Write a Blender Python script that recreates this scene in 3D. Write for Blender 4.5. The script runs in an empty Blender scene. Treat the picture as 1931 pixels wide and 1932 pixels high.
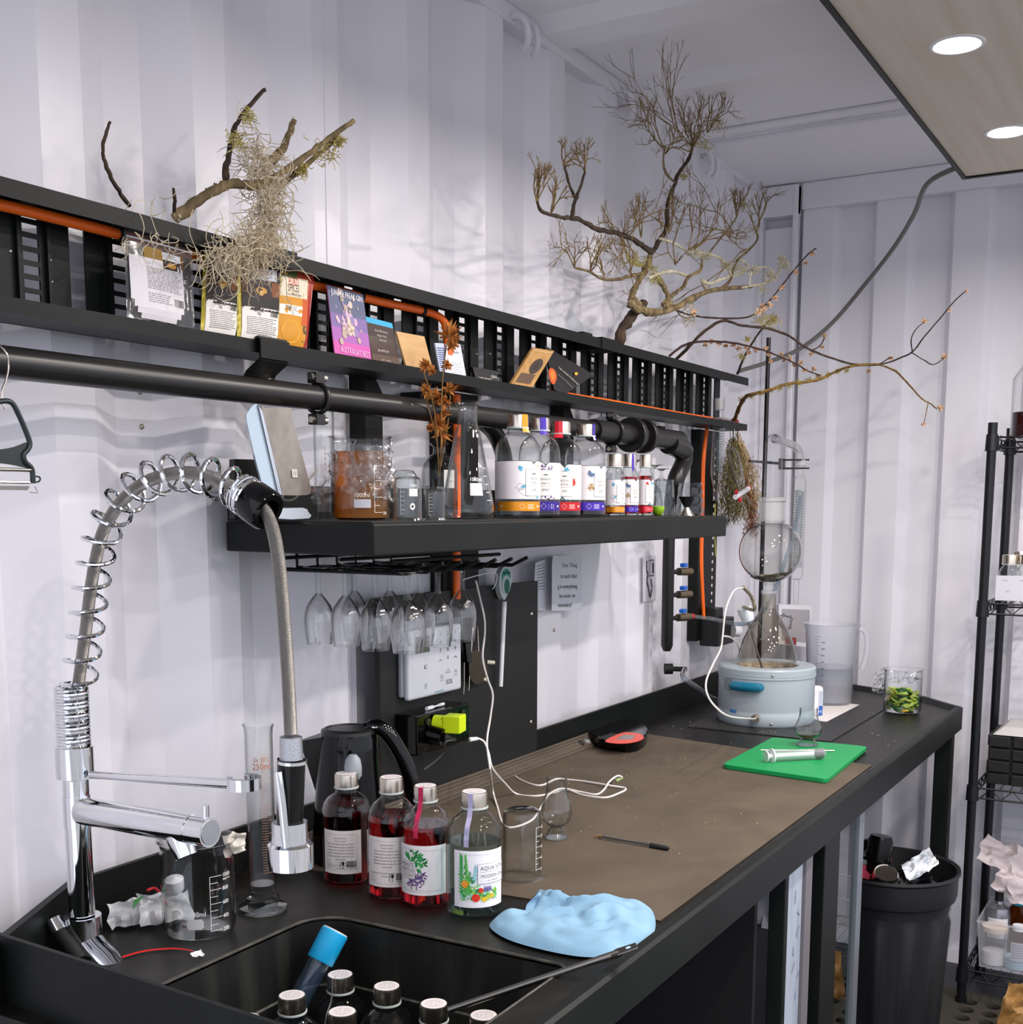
import bpy, bmesh, math, random
from mathutils import Vector, Matrix, noise
random.seed(7)
sc = bpy.context.scene
COL = sc.collection
pi = math.pi
V = Vector
# ------------------------------------------------------------------ camera, world, exposure
H0 = 1.413                     # eye height
ZB = 0.838                     # bench surface
FPX, CX, CY = 2285.0, 965.5, 1272.0
yaw, pitch, roll = [math.radians(a) for a in (59.8, -7.93, 0.11)]
FW = V((math.sin(yaw)*math.cos(pitch), math.cos(yaw)*math.cos(pitch), math.sin(pitch)))
r0 = V((math.cos(yaw), -math.sin(yaw), 0)); u0 = r0.cross(FW)
RT = r0*math.cos(roll)+u0*math.sin(roll); UP = -r0*math.sin(roll)+u0*math.cos(roll)
EYE = V((0, 0, H0))
cam = bpy.data.cameras.new('camera'); camo = bpy.data.objects.new('camera', cam); COL.objects.link(camo)
mw = Matrix((RT, UP, -FW)).transposed().to_4x4(); mw.translation = EYE; camo.matrix_world = mw
cam.sensor_fit = 'HORIZONTAL'; cam.sensor_width = 36; cam.lens = FPX/1931*36
cam.shift_x = 0; cam.shift_y = (CY-966)/1931
cam.clip_start = 0.05; cam.clip_end = 60
sc.camera = camo
w = bpy.data.worlds.new('world'); sc.world = w; w.use_nodes = True
bg = w.node_tree.nodes['Background']; bg.inputs[0].default_value = (0.84, 0.87, 1.0, 1); bg.inputs[1].default_value = 1.12
sc.view_settings.view_transform = 'Standard'; sc.view_settings.look = 'None'
sc.view_settings.exposure = 0.56; sc.view_settings.gamma = 1; sc.view_settings.use_curve_mapping = False
try:
    sc.cycles.transparent_max_bounces = 48; sc.cycles.max_bounces = 10; sc.cycles.transmission_bounces = 8
    sc.cycles.caustics_reflective = False; sc.cycles.caustics_refractive = False
    sc.cycles.sample_clamp_indirect = 4.0
except Exception: pass
LAMP_POWER = 330.0              # emission of each downlight lens

# ------------------------------------------------------------------ pixel -> place (used only to measure positions)
def ray(px, py): return RT*(px-CX)+UP*(CY-py)+FW*FPX
def onz(px, py, z): d = ray(px, py); return EYE+d*((z-H0)/d.z)
def ony(px, py, y): d = ray(px, py); return EYE+d*(y/d.y)
def onx(px, py, x): d = ray(px, py); return EYE+d*(x/d.x)
def proj(P):
    v = V(P)-EYE; z = v.dot(FW); return CX+FPX*v.dot(RT)/z, CY-FPX*v.dot(UP)/z
def mpp(P): return (V(P)-EYE).dot(FW)/FPX
def stand(px, py, z, R=0.0):   # centre of a round foot whose front edge shows at px, py
    p = onz(px, py, z); d = V((p.x, p.y, 0)).normalized(); q = p+d*R; q.z = z; return q
def topz(B, py):               # height above B seen at py
    lo, hi = B[2], B[2]+5
    for _ in range(40):
        m = (lo+hi)/2
        if proj((B[0], B[1], m))[1] > py: lo = m
        else: hi = m
    return lo
def towards(P):                # azimuth from P to the eye
    return math.atan2(EYE.y-P[1], EYE.x-P[0])

# ------------------------------------------------------------------ materials
MATS = {}
def srgb(h):
    h = h.lstrip('#'); h = h if len(h) == 6 else ''.join(c*2 for c in h); out = []
    for i in (0, 2, 4):
        c = int(h[i:i+2], 16)/255; out.append(c/12.92 if c <= 0.04045 else ((c+0.055)/1.055)**2.4)
    return (*out, 1)
def mat(name, col='#888888', rough=0.5, metal=0.0, spec=0.5, bump=None, var=None, emit=None, coat=0, aniso=None, trans=0, ior=1.45, alpha=None, sheen=0, sss=0):
    """bump=(scale, strength, distance)   var=(scale, other colour, contrast lo, hi)"""
    if name in MATS: return MATS[name]
    m = bpy.data.materials.new(name); m.use_nodes = True; nt = m.node_tree; N = nt.nodes; L = nt.links
    b = N['Principled BSDF']; b.inputs['Base Color'].default_value = srgb(col); b.inputs['Roughness'].default_value = rough
    b.inputs['Metallic'].default_value = metal; b.inputs['Specular IOR Level'].default_value = spec
    b.inputs['Coat Weight'].default_value = coat; b.inputs['Coat Roughness'].default_value = 0.05
    b.inputs['Transmission Weight'].default_value = trans; b.inputs['IOR'].default_value = ior
    if sheen: b.inputs['Sheen Weight'].default_value = sheen
    if sss: b.inputs['Subsurface Weight'].default_value = sss; b.inputs['Subsurface Scale'].default_value = 0.01
    if alpha is not None: b.inputs['Alpha'].default_value = alpha
    tc = N.new('ShaderNodeTexCoord')
    if var:
        n = N.new('ShaderNodeTexNoise'); n.inputs['Scale'].default_value = var[0]; n.inputs['Detail'].default_value = 5
        if len(var) > 4: mp = N.new('ShaderNodeMapping'); mp.inputs['Scale'].default_value = var[4]; L.new(tc.outputs['Object'], mp.inputs[0]); L.new(mp.outputs[0], n.inputs['Vector'])
        else: L.new(tc.outputs['Object'], n.inputs['Vector'])
        cr = N.new('ShaderNodeValToRGB'); cr.color_ramp.elements[0].position = var[2]; cr.color_ramp.elements[1].position = var[3]
        cr.color_ramp.elements[0].color = srgb(col); cr.color_ramp.elements[1].color = srgb(var[1])
        L.new(n.outputs['Fac'], cr.inputs[0]); L.new(cr.outputs[0], b.inputs['Base Color'])
    if bump:
        n = N.new('ShaderNodeTexNoise'); n.inputs['Scale'].default_value = bump[0]; n.inputs['Detail'].default_value = 3
        L.new(tc.outputs['Object'], n.inputs['Vector'])
        bp = N.new('ShaderNodeBump'); bp.inputs['Strength'].default_value = bump[1]; bp.inputs['Distance'].default_value = bump[2]
        L.new(n.outputs['Fac'], bp.inputs['Height']); L.new(bp.outputs[0], b.inputs['Normal'])
    if emit: b.inputs['Emission Color'].default_value = srgb(col); b.inputs['Emission Strength'].default_value = emit
    MATS[name] = m; return m
def C(h, rough=0.6): return mat('print'+h.lstrip('#')+('' if rough == 0.6 else str(rough)), h, rough)
def glass(name, tint='#ffffff', edge='#9aa5a2', refl=1.0, rough=0.0, power=3.5, milky=0.0, body=(.8, .8, .82, 1)):
    """thin-walled glass: clear face on, denser where the wall is seen edge on, mirror-like by Fresnel"""
    if name in MATS: return MATS[name]
    m = bpy.data.materials.new(name); m.use_nodes = True; nt = m.node_tree; N = nt.nodes; L = nt.links
    for n in list(N):
        if n.type != 'OUTPUT_MATERIAL': N.remove(n)
    out = [n for n in N if n.type == 'OUTPUT_MATERIAL'][0]
    lw = N.new('ShaderNodeLayerWeight'); lw.inputs['Blend'].default_value = 0.5
    pw = N.new('ShaderNodeMath'); pw.operation = 'POWER'; pw.inputs[1].default_value = power; L.new(lw.outputs['Facing'], pw.inputs[0])
    mx = N.new('ShaderNodeMix'); mx.data_type = 'RGBA'; mx.inputs['A'].default_value = srgb(tint); mx.inputs['B'].default_value = srgb(edge)
    L.new(pw.outputs[0], mx.inputs['Factor'])
    tr = N.new('ShaderNodeBsdfTransparent'); L.new(mx.outputs['Result'], tr.inputs[0])
    gl = N.new('ShaderNodeBsdfGlossy'); gl.inputs['Roughness'].default_value = rough
    fr = N.new('ShaderNodeMath'); fr.operation = 'POWER'; fr.inputs[1].default_value = 4.0; L.new(lw.outputs['Facing'], fr.inputs[0])   # Schlick, the same from both sides of the wall
    fm = N.new('ShaderNodeMath'); fm.operation = 'MULTIPLY_ADD'; fm.inputs[1].default_value = .9*refl; fm.inputs[2].default_value = .018*refl; fm.use_clamp = True; L.new(fr.outputs[0], fm.inputs[0])
    sh = N.new('ShaderNodeMixShader'); L.new(fm.outputs[0], sh.inputs[0]); L.new(tr.outputs[0], sh.inputs[1]); L.new(gl.outputs[0], sh.inputs[2])
    last = sh
    if milky:
        df = N.new('ShaderNodeBsdfDiffuse'); df.inputs[0].default_value = body
        s2 = N.new('ShaderNodeMixShader'); s2.inputs[0].default_value = milky; L.new(sh.outputs[0], s2.inputs[1]); L.new(df.outputs[0], s2.inputs[2]); last = s2
    L.new(last.outputs[0], out.inputs[0]); MATS[name] = m; return m
GLASS = glass('clear_glass', '#fdfefe', '#76807d', 1.8, 0, 3.4)
GLASSD = glass('thick_glass', '#f2f6f5', '#7a8582', 1.8, 0, 2.2)
GROUND = glass('ground_glass', '#f2f2f0', '#b5b5b0', 0.6, 0.3, 2.0, 0.28)
MILKY = glass('milky_plastic', '#f6f7fa', '#c6cad2', 0.8, 0.15, 2.2, 0.20)
FILM = glass('plastic_film', '#fdfdfe', '#dbe0e4', 4.0, 0.06, 2.0, 0.05)
ACRYL = glass('clear_acrylic', '#fafdfd', '#9fcaca', 1.0, 0.0, 8.0)
BLACK = mat('black_powder_coat', '#101312', 0.45, 0, 0.2, bump=(900, 0.15, 0.0004), var=(6, '#171a19', .35, .7))
BLACKM = mat('satin_black_pipe', '#171615', 0.33, 0, 0.5)
BENCHM = mat('black_bench_top', '#131311', 0.40, 0, 0.28, bump=(1200, 0.12, 0.0003), var=(14, '#262420', .45, .8))
RUBBER = mat('black_rubber', '#111212', 0.7)
GLOSSB = mat('gloss_black_plastic', '#060607', 0.10, 0, 0.35)
CHROME = mat('chrome', '#dfe1e4', 0.06, 1.0)
STEEL = mat('brushed_steel', '#cfc6b8', 0.24, 1.0)
STEELD = mat('dull_steel', '#8d8a84', 0.35, 1.0)
WALLM = mat('white_gloss_wall_paint', '#e0dfe6', 0.30, 0, 0.5, bump=(42, 0.10, 0.003))
CEILM = mat('white_ceiling_paint', '#efeef3', 0.42, 0, 0.4, bump=(25, 0.12, 0.004))
ORANGE = mat('orange_conduit', '#ff7020', 0.42)
WHITEP = mat('white_plastic', '#e6e6ea', 0.35)
PAPER = mat('white_label_paper', '#e6e3e2', 0.6)
LABELW = mat('bright_label_paper', '#efeef2', 0.45)

# ------------------------------------------------------------------ mesh collector
class MB:
    def __init__(s): s.v = []; s.f = []; s.m = []; s.mats = []; s.sm = []
    def mi(s, m):
        if m not in s.mats: s.mats.append(m)
        return s.mats.index(m)
    def add(s, vs, fs, m=None, smooth=False):
        o = len(s.v); s.v += [tuple(v) for v in vs]; k = s.mi(m) if m else 0
        for f in fs: s.f.append(tuple(i+o for i in f)); s.m.append(k); s.sm.append(smooth)
        return s
    def box(s, a, b, m=None, M=None):
        x0, y0, z0 = a; x1, y1, z1 = b
        vs = [V(p) for p in ((x0,y0,z0),(x1,y0,z0),(x1,y1,z0),(x0,y1,z0),(x0,y0,z1),(x1,y0,z1),(x1,y1,z1),(x0,y1,z1))]
        if M: vs = [M@v for v in vs]
        return s.add(vs, [(0,3,2,1),(4,5,6,7),(0,1,5,4),(1,2,6,5),(2,3,7,6),(3,0,4,7)], m)
    def prism(s, pts, z0, z1, m=None, M=None):      # polygon in xy extruded in z
        n = len(pts); vs = [V((p[0], p[1], z0)) for p in pts]+[V((p[0], p[1], z1)) for p in pts]
        if M: vs = [M@v for v in vs]
        return s.add(vs, [tuple(range(n-1, -1, -1)), tuple(range(n, 2*n))]+[(i, (i+1) % n, (i+1) % n+n, i+n) for i in range(n)], m)
    def slab(s, P, t, m=None):                      # polygon of 3D points given thickness vector t
        n = len(P); vs = [V(p) for p in P]+[V(p)+V(t) for p in P]
        return s.add(vs, [tuple(range(n-1, -1, -1)), tuple(range(n, 2*n))]+[(i, (i+1) % n, (i+1) % n+n, i+n) for i in range(n)], m)
    def lathe(s, prof, m=None, n=32, M=None, smooth=True, a0=0, a1=2*pi):
        full = abs(a1-a0-2*pi) < 1e-6; k = n if full else n+1; vs = []
        for r, z in prof:
            for i in range(k):
                a = a0+(a1-a0)*i/n; v = V((r*math.cos(a), r*math.sin(a), z)); vs.append(M@v if M else v)
        fs = []
        for j in range(len(prof)-1):
            for i in range(n if full else n):
                i2 = (i+1) % k if full else i+1
                fs.append((j*k+i, j*k+i2, (j+1)*k+i2, (j+1)*k+i))
        return s.add(vs, fs, m, smooth)
    def tube(s, pts, r, m=None, n=10, cap=True, smooth=True):
        pts = [V(p) for p in pts]; rs = r if isinstance(r, (list, tuple)) else [r]*len(pts)
        t0 = (pts[1]-pts[0]).normalized(); a = V((0,0,1)) if abs(t0.z) < 0.9 else V((1,0,0)); u = t0.cross(a).normalized()
        vs = []; tp = t0
        for i, p in enumerate(pts):
            t = ((pts[min(i+1, len(pts)-1)]-pts[max(i-1, 0)])); t = t.normalized() if t.length > 1e-9 else tp
            q = tp.rotation_difference(t); u = (q@u); u = (u-t*u.dot(t)).normalized(); tp = t; w = t.cross(u)
            for k in range(n):
                an = 2*pi*k/n; vs.append(p+(u*math.cos(an)+w*math.sin(an))*rs[i])
        fs = [(j*n+k, j*n+(k+1) % n, (j+1)*n+(k+1) % n, (j+1)*n+k) for j in range(len(pts)-1) for k in range(n)]
        if cap: fs += [tuple(range(n-1, -1, -1)), tuple((len(pts)-1)*n+k for k in range(n))]
        return s.add(vs, fs, m, smooth)
    def cyl(s, a, b, r, m=None, n=20, r2=None, smooth=True): return s.tube([a, b], [r, r2 if r2 is not None else r], m, n, True, smooth)
    def ball(s, c, r, m=None, n=12, sc3=(1,1,1), M=None):
        vs = []; 
        for j in range(n//2+1):
            t = pi*j/(n//2)
            for i in range(n):
                a = 2*pi*i/n; v = V((r*sc3[0]*math.sin(t)*math.cos(a), r*sc3[1]*math.sin(t)*math.sin(a), r*sc3[2]*math.cos(t)))
                vs.append(V(c)+(M@v if M else v))
        fs = [(j*n+i, j*n+(i+1) % n, (j+1)*n+(i+1) % n, (j+1)*n+i) for j in range(n//2) for i in range(n)]
        return s.add(vs, fs, m, True)
    def build(s, name, m=None, parent=None, bevel=0, seg=2, **tags):
        me = bpy.data.meshes.new(name); me.from_pydata(s.v, [], s.f); me.validate()
        for mm in (s.mats or [m]): me.materials.append(mm)
        if s.mats and len(me.polygons) == len(s.m): me.polygons.foreach_set('material_index', s.m)
        if len(me.polygons) == len(s.sm): me.polygons.foreach_set('use_smooth', s.sm)
        bm = bmesh.new(); bm.from_mesh(me); bmesh.ops.remove_doubles(bm, verts=bm.verts, dist=1e-6)
        if tags.pop('fixn', True): bmesh.ops.recalc_face_normals(bm, faces=bm.faces)
        bm.to_mesh(me); bm.free(); me.update()
        if any(s.sm): me.set_sharp_from_angle(angle=math.radians(38))
        o = bpy.data.objects.new(name, me); COL.objects.link(o)
        if parent is not None: o.parent = parent; bpy.context.view_layer
        if bevel:
            bv = o.modifiers.new('b', 'BEVEL'); bv.width = bevel; bv.segments = seg; bv.limit_method = 'ANGLE'; bv.angle_limit = math.radians(40)
        tag(o, **tags); return o
def tag(o, label=None, cat=None, group=None, kind=None):
    if label: o['label'] = label
    if cat: o['category'] = cat
    if group: o['group'] = group
    if kind: o['kind'] = kind
    return o
def thing(name, label, cat, loc=(0,0,0), rz=0, group=None):
    o = bpy.data.objects.new(name, None); COL.objects.link(o); o.location = loc; o.rotation_euler = (0, 0, rz); o.empty_display_size = 0.05
    return tag(o, label, cat, group)
def copytree(o, loc=None, rz=None, label=None, parent=None):
    c = o.copy(); COL.objects.link(c)
    if parent is not None: c.parent = parent
    for ch in list(o.children): copytree(ch, parent=c)
    if loc is not None: c.location = loc
    if rz is not None: c.rotation_euler = (0, 0, rz)
    if label: c['label'] = label
    return c
def smoothpts(P, k=6, closed=False):               # Catmull-Rom
    P = [V(p) for p in P]; out = []; n = len(P)
    for i in range(n if closed else n-1):
        if closed: a, b, c, d = P[i-1], P[i], P[(i+1) % n], P[(i+2) % n]
        else: a, b, c, d = P[max(i-1, 0)], P[i], P[i+1], P[min(i+2, n-1)]
        for j in range(k):
            t = j/k; out.append(0.5*((2*b)+(c-a)*t+(2*a-5*b+4*c-d)*t*t+(3*b-a-3*c+d)*t*t*t))
    if not closed: out.append(P[-1])
    return out

# ------------------------------------------------------------------ flat print (labels, lettering)
_txt = {}
def textmesh(s):
    if s in _txt: return _txt[s]
    cu = bpy.data.curves.new('t', 'FONT'); cu.body = s; cu.resolution_u = 2; ob = bpy.data.objects.new('t', cu); COL.objects.link(ob)
    dg = bpy.context.evaluated_depsgraph_get(); me = ob.evaluated_get(dg).to_mesh()
    vs = [(v.co.x, v.co.y) for v in me.vertices]; fs = [tuple(p.vertices) for p in me.polygons]
    bpy.data.objects.remove(ob); bpy.data.curves.remove(cu)
    w = max([v[0] for v in vs] or [1]); _txt[s] = (vs, fs, w); return _txt[s]
class Print:
    """flat artwork in (u, v) metres, mapped onto a plane or a cylinder"""
    def __init__(s, fn): s.fn = fn; s.mb = MB(); s.k = 0
    def layer(s): s.k += 1; return s
    def pts(s, uv): return [s.fn(u, v, s.k) for u, v in uv]
    def rect(s, u0, v0, u1, v1, col, step=0.004):
        n = max(1, int(abs(u1-u0)/step)); vs = []
        for i in range(n+1): u = u0+(u1-u0)*i/n; vs += [(u, v0), (u, v1)]
        s.mb.add(s.pts(vs), [(2*i, 2*i+2, 2*i+3, 2*i+1) for i in range(n)], col if not isinstance(col, str) else C(col)); return s
    def poly(s, uv, col): s.mb.add(s.pts(uv), [tuple(range(len(uv)))], C(col) if isinstance(col, str) else col); return s
    def disc(s, u, v, r, col, n=16, ry=None): return s.poly([(u+r*math.cos(2*pi*i/n), v+(ry or r)*math.sin(2*pi*i/n)) for i in range(n)], col)
    def frame(s, u0, v0, u1, v1, t, col):
        s.rect(u0, v0, u1, v0+t, col); s.rect(u0, v1-t, u1, v1, col); s.rect(u0, v0, u0+t, v1, col); return s.rect(u1-t, v0, u1, v1, col)
    def line(s, a, b, t, col):
        d = V((b[0]-a[0], b[1]-a[1])); L_ = d.length
        if L_ < 1e-7: return s
        p = V((-d.y, d.x))/L_*t/2; n = max(1, int(L_/0.005))
        for i in range(n):
            q0 = V(a)+d*i/n; q1 = V(a)+d*(i+1)/n
            s.poly([tuple(q0-p), tuple(q1-p), tuple(q1+p), tuple(q0+p)], col)
        return s
    def path(s, P, t, col):
        for a, b in zip(P, P[1:]): s.line(a, b, t, col)
        return s
    def text(s, t, u, v, size, col, align='c', wide=1.0, rot=0):
        vs, fs, w_ = textmesh(t); off = {'l': 0, 'c': w_/2, 'r': w_}[align]; c, sn = math.cos(rot), math.sin(rot)
        P = []
        for x, y in vs:
            x2, y2 = (x-off)*size*wide, y*size; P.append((u+x2*c-y2*sn, v+x2*sn+y2*c))
        s.mb.add(s.pts(P), fs, C(col) if isinstance(col, str) else col); return s
    def leaf(s, u, v, ln, wd, ang, col):
        c, sn = math.cos(ang), math.sin(ang); P = [(0, 0), (.3, .5), (.6, .45), (1, 0), (.6, -.45), (.3, -.5)]
        return s.poly([(u+x*ln*c-y*wd*sn, v+x*ln*sn+y*wd*c) for x, y in P], col)
    def build(s, name, parent=None, **k): return s.mb.build(name, PAPER, parent, fixn=False, **k)
def flat(O, U, W, off=0.0003):                     # plane at O spanned by unit U, W
    U = V(U).normalized(); W = V(W).normalized(); N = U.cross(W).normalized(); O = V(O)
    return lambda u, v, k: O+U*u+W*v+N*off*(k+1)
def curved(R, a, z0=0, off=0.00006, M=None):       # wraps round a vertical cylinder, u=0 at azimuth a
    def fn(u, v, k):
        rr = R+off*(k+1); an = a+u/R; p = V((rr*math.cos(an), rr*math.sin(an), z0+v)); return M@p if M else p
    return fn
# ================================================================== THE SETTING
YC, YT = 1.335, 1.371           # corrugation crest / trough of the long wall
XE = 3.86                       # end wall
ZC = 2.43
def corr(x0, x1, start, per, flatw, slope, yc, yt):
    xs = []; k = math.floor((x0-start)/per)-1
    while start+k*per < x1+per:
        a = start+k*per; xs += [(a, yc), (a+flatw, yc), (a+flatw+slope, yt), (a+per-slope, yt)]; k += 1
    P = []
    for (xa, ya), (xb, yb) in zip(xs, xs[1:]):
        if xb <= x0 or xa >= x1: continue
        if not P: t = (x0-xa)/(xb-xa) if x0 > xa else 0; P.append((max(xa, x0), ya+(yb-ya)*t))
        if xb >= x1: t = (x1-xa)/(xb-xa); P.append((x1, ya+(yb-ya)*t)); break
        P.append((xb, yb))
    return P
P = corr(-0.6, 3.84, 1.371, 0.2715, 0.068, 0.0675, YC, YT)
def wallmesh(P, z0, z1, back, swap=False):
    mb = MB(); n = len(P); nz = 8; vs = []
    for j in range(nz+1):
        z = z0+(z1-z0)*j/nz
        for p in P: vs.append((p[1], p[0], z) if swap else (p[0], p[1], z))
    fs = [(j*n+i, j*n+i+1, (j+1)*n+i+1, (j+1)*n+i) for j in range(nz) for i in range(n-1)]
    mb.add(vs, fs, WALLM)
    q = [((p[1]+back, p[0], z) if swap else (p[0], p[1]+back, z)) for z in (z0, z1) for p in (P[0], P[-1])]
    mb.add(q, [(0, 1, 3, 2)], WALLM)
    return mb
wb = wallmesh(P, 0.0, 2.395, 0.02).build('wall_back', kind='structure', fixn=False)
sm = MB(); sm.box((1.672, 1.3335, 1.7), (1.6745, 1.336, 2.39), WALLM); sm.box((1.755, 1.352, .9), (1.757, 1.372, 1.35), WALLM)
sm.build('weld_seam', parent=wb)
MB().box((-.6, 1.331, 2.393), (3.84, 1.372, ZC)).build('trim_1', WALLM, bevel=.004, kind='structure')
# ceiling: pressed roof panels, shallow ridges across the room
xs = []; zz = []
def ridge(x, w=.05, h=.022): xs.extend([x-w-.045, x-w, x+w, x+w+.045]); zz.extend([ZC, ZC-h, ZC-h, ZC])
xs.append(-.6); zz.append(ZC)
for x in (.55, 1.2, 1.85, 2.46, 2.93): ridge(x)
xs += [3.28, 3.30, 3.33]; zz += [ZC, ZC-.012, ZC-.012]
xs += [3.335, XE+.05]; zz += [ZC-.022, ZC-.024]
mb = MB(); n = len(xs); mb.add([(x, y, z) for y in (1.37, .6, -.2, -1.0) for x, z in zip(xs, zz)], [(j*n+i, j*n+i+1, (j+1)*n+i+1, (j+1)*n+i) for j in range(3) for i in range(n-1)], CEILM)
ceil = mb.build('ceiling', kind='structure', fixn=False)
w = MB(); w.tube(smoothpts([(3.33+.004*math.sin(i*2.3), 1.30-i*.16, ZC-.022) for i in range(14)], 3), .0045, WALLM, 6); w.tube([(3.28, 1.29, ZC-.004), (3.28, -.8, ZC-.004)], .003, WALLM, 6); w.build('weld_seam', parent=ceil)
# end wall
PE = corr(-1.0, 1.205, 0.646, 0.2265, 0.096, 0.020, XE, XE+.036)
ew = wallmesh(PE, 0.0, 2.335, 0.02, swap=True).build('wall_end', kind='structure', fixn=False)
MB().box((XE-.016, -1.0, 2.325), (XE+.05, 1.20, ZC-.024), WALLM).build('trim_2', kind='structure', bevel=.006)
mb = MB(); mb.box((XE-.03, 1.205, 0), (XE-.0, 1.222, 2.40), WALLM); mb.box((XE+.03, 1.205, 0), (XE+.05, 1.372, 2.40), WALLM); mb.box((XE-.03, 1.318, 0), (XE+.05, 1.372, 2.40), WALLM)
mb.box((XE-.028, 1.205, 2.31), (XE+.04, 1.325, 2.402), WALLM)
mb.box((XE-.006, 1.222, .0), (XE+.04, 1.318, 2.28), WALLM)
mb.build('trim_3', kind='structure', bevel=.004)
MB().prism([(XE-.03, 0), (XE+.05, 0), (XE+.05, .035), (XE-.012, .035)], -1.0, 1.25, WALLM, Matrix(((1,0,0,0),(0,0,1,0),(0,1,0,0),(0,0,0,1)))).build('baseboard_end', kind='structure')
FLOORM = mat('dark_floor', '#3a3a3e', 0.5, bump=(60, .1, .001), var=(5, '#2c2c30', .4, .7))
MB().box((-1.2, -1.2, -.05), (4.1, 1.42, 0), FLOORM).build('floor', kind='structure')
# rope lashing rings under the top rail
for i, (a_, b_) in enumerate(((972, 40), (1174, 182), (1326, 290))):
    q_ = ony(a_, b_, 1.325)
    t = thing('lashing_ring', ('nearest', 'middle', 'farthest')[i]+' white painted lashing ring under the ceiling rail of the long wall', 'hook', q_, 0, 'lashing rings along the ceiling rail')
    for s in (0, 1):
        q = s*.055
        mb = MB(); mb.tube(smoothpts([(q, .02, .012), (q-.004, -.014, .01), (q+.002, -.036, -.012), (q+.022, -.03, -.05), (q+.040, -.006, -.066)], 5), .0095, WALLM, 10); mb.build('ring_arm', parent=t)
    mb = MB(); mb.tube([(.07, .0, -.015), (.16, .01, -.024)], .003, WALLM, 6); mb.build('rod', parent=t); t.scale = (.72, .72, .72)

MB().box((-14, -22, -.18), (20, -1.2, -.12), mat('outdoor_ground', '#b9b6b0', .9, var=(2, '#a5a29c', .4, .6))).build('ground', kind='structure')  # unseen outdoor plane, added for contrast in chrome reflections and bounce to the ceiling

# ================================================================== BENCH
bt = thing('workbench', 'long black bench with raised rim and splashback along the corrugated wall', 'workbench', (0, 0, 0))
XR, YF = 3.575, .600             # front right corner, front edge of the rim
out = [(.84, YF), (XR, YF), (3.735, .742), (3.86, .978), (3.86, 1.305), (1.075, 1.305), (.84, 1.175)]
sx0, sx1, sy0, sy1, rr = .90, 1.302, .672, 1.072, .055
hole = []
for cx, cy, a0 in ((sx1-rr, sy0+.02, -90), (sx1-rr, sy1-rr, 0), (sx0+rr, sy1-rr, 90), (sx0+.02, sy0+.02, 180)):
    r_ = rr if cy > .8 else .02
    cx = sx1-r_ if cx > 1 else sx0+r_
    for k in range(7): a = math.radians(a0+15*k); hole.append((cx+r_*math.cos(a), cy+r_*math.sin(a)))
def plate_with_hole(out, hole, z0, z1, m):
    bm = bmesh.new(); 
    def loop(P, z): vs = [bm.verts.new((x, y, z)) for x, y in P]; return vs, [bm.edges.new((vs[i], vs[(i+1) % len(vs)])) for i in range(len(vs))]
    for z in (z1, z0):
        a, ea = loop(out, z); b, eb = loop(hole, z); bmesh.ops.triangle_fill(bm, edges=ea+eb, use_beauty=True)
        if z == z1: A, B = a, b
    n = len(A)
    for L1, L2 in ((A, a), (B, b)):
        for i in range(len(L1)): bm.faces.new((L1[i], L1[(i+1) % len(L1)], L2[(i+1) % len(L2)], L2[i]))
    bmesh.ops.recalc_face_normals(bm, faces=bm.faces)
    me = bpy.data.meshes.new('p'); bm.to_mesh(me); bm.free(); me.materials.append(m); return me
me = plate_with_hole(out, hole, ZB-.02, ZB, BENCHM)
o = bpy.data.objects.new('bench_top', me); COL.objects.link(o); o.parent = bt
# rolled front rim, a little proud of the top, and the angled far corner
rim_path = [(.84, YF), (XR, YF), (3.735, .742), (3.86, .978)]
def rimseg(a, b, m, depth=.052, wd=.022, up=.012):
    a = V((*a, 0)); b = V((*b, 0)); d = (b-a).normalized(); nn = V((-d.y, d.x, 0))
    mb = MB(); P = [(-.002, -depth), (-.002, up-.003), (.004, up), (wd-.006, up), (wd+.008, 0.0), (wd, -.02), (.012, -.02), (.012, -depth)]
    vs = [a+nn*p+V((0, 0, ZB+q)) for p, q in P]+[b+nn*p+V((0, 0, ZB+q)) for p, q in P]; n = len(P)
    mb.add(vs, [tuple(range(n-1, -1, -1)), tuple(range(n, 2*n))]+[(i, (i+1) % n, (i+1) % n+n, i+n) for i in range(n)], m); return mb
for a, b in zip(rim_path, rim_path[1:]): rimseg(a, b, BLACK).build('rim', parent=bt)
mb = MB(); mb.slab([(.84, 1.175, ZB), (1.075, 1.305, ZB), (1.075, 1.305, ZB+.073), (.84, 1.175, ZB+.073)], (-.007, .008, 0), BLACK); mb.build('corner_splash', parent=bt)
MB().box((1.07, 1.300, ZB-.02), (3.86, 1.308, ZB+.073), BLACK).build('splashback', parent=bt)
# near end: upright panel seen from outside
mb = MB(); mb.slab([(.832, .55, .60), (.872, 1.205, .60), (.872, 1.205, .920), (.848, .55, .912)], (-.006, 0, 0), BLACK); mb.build('end_panel', parent=bt)
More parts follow.
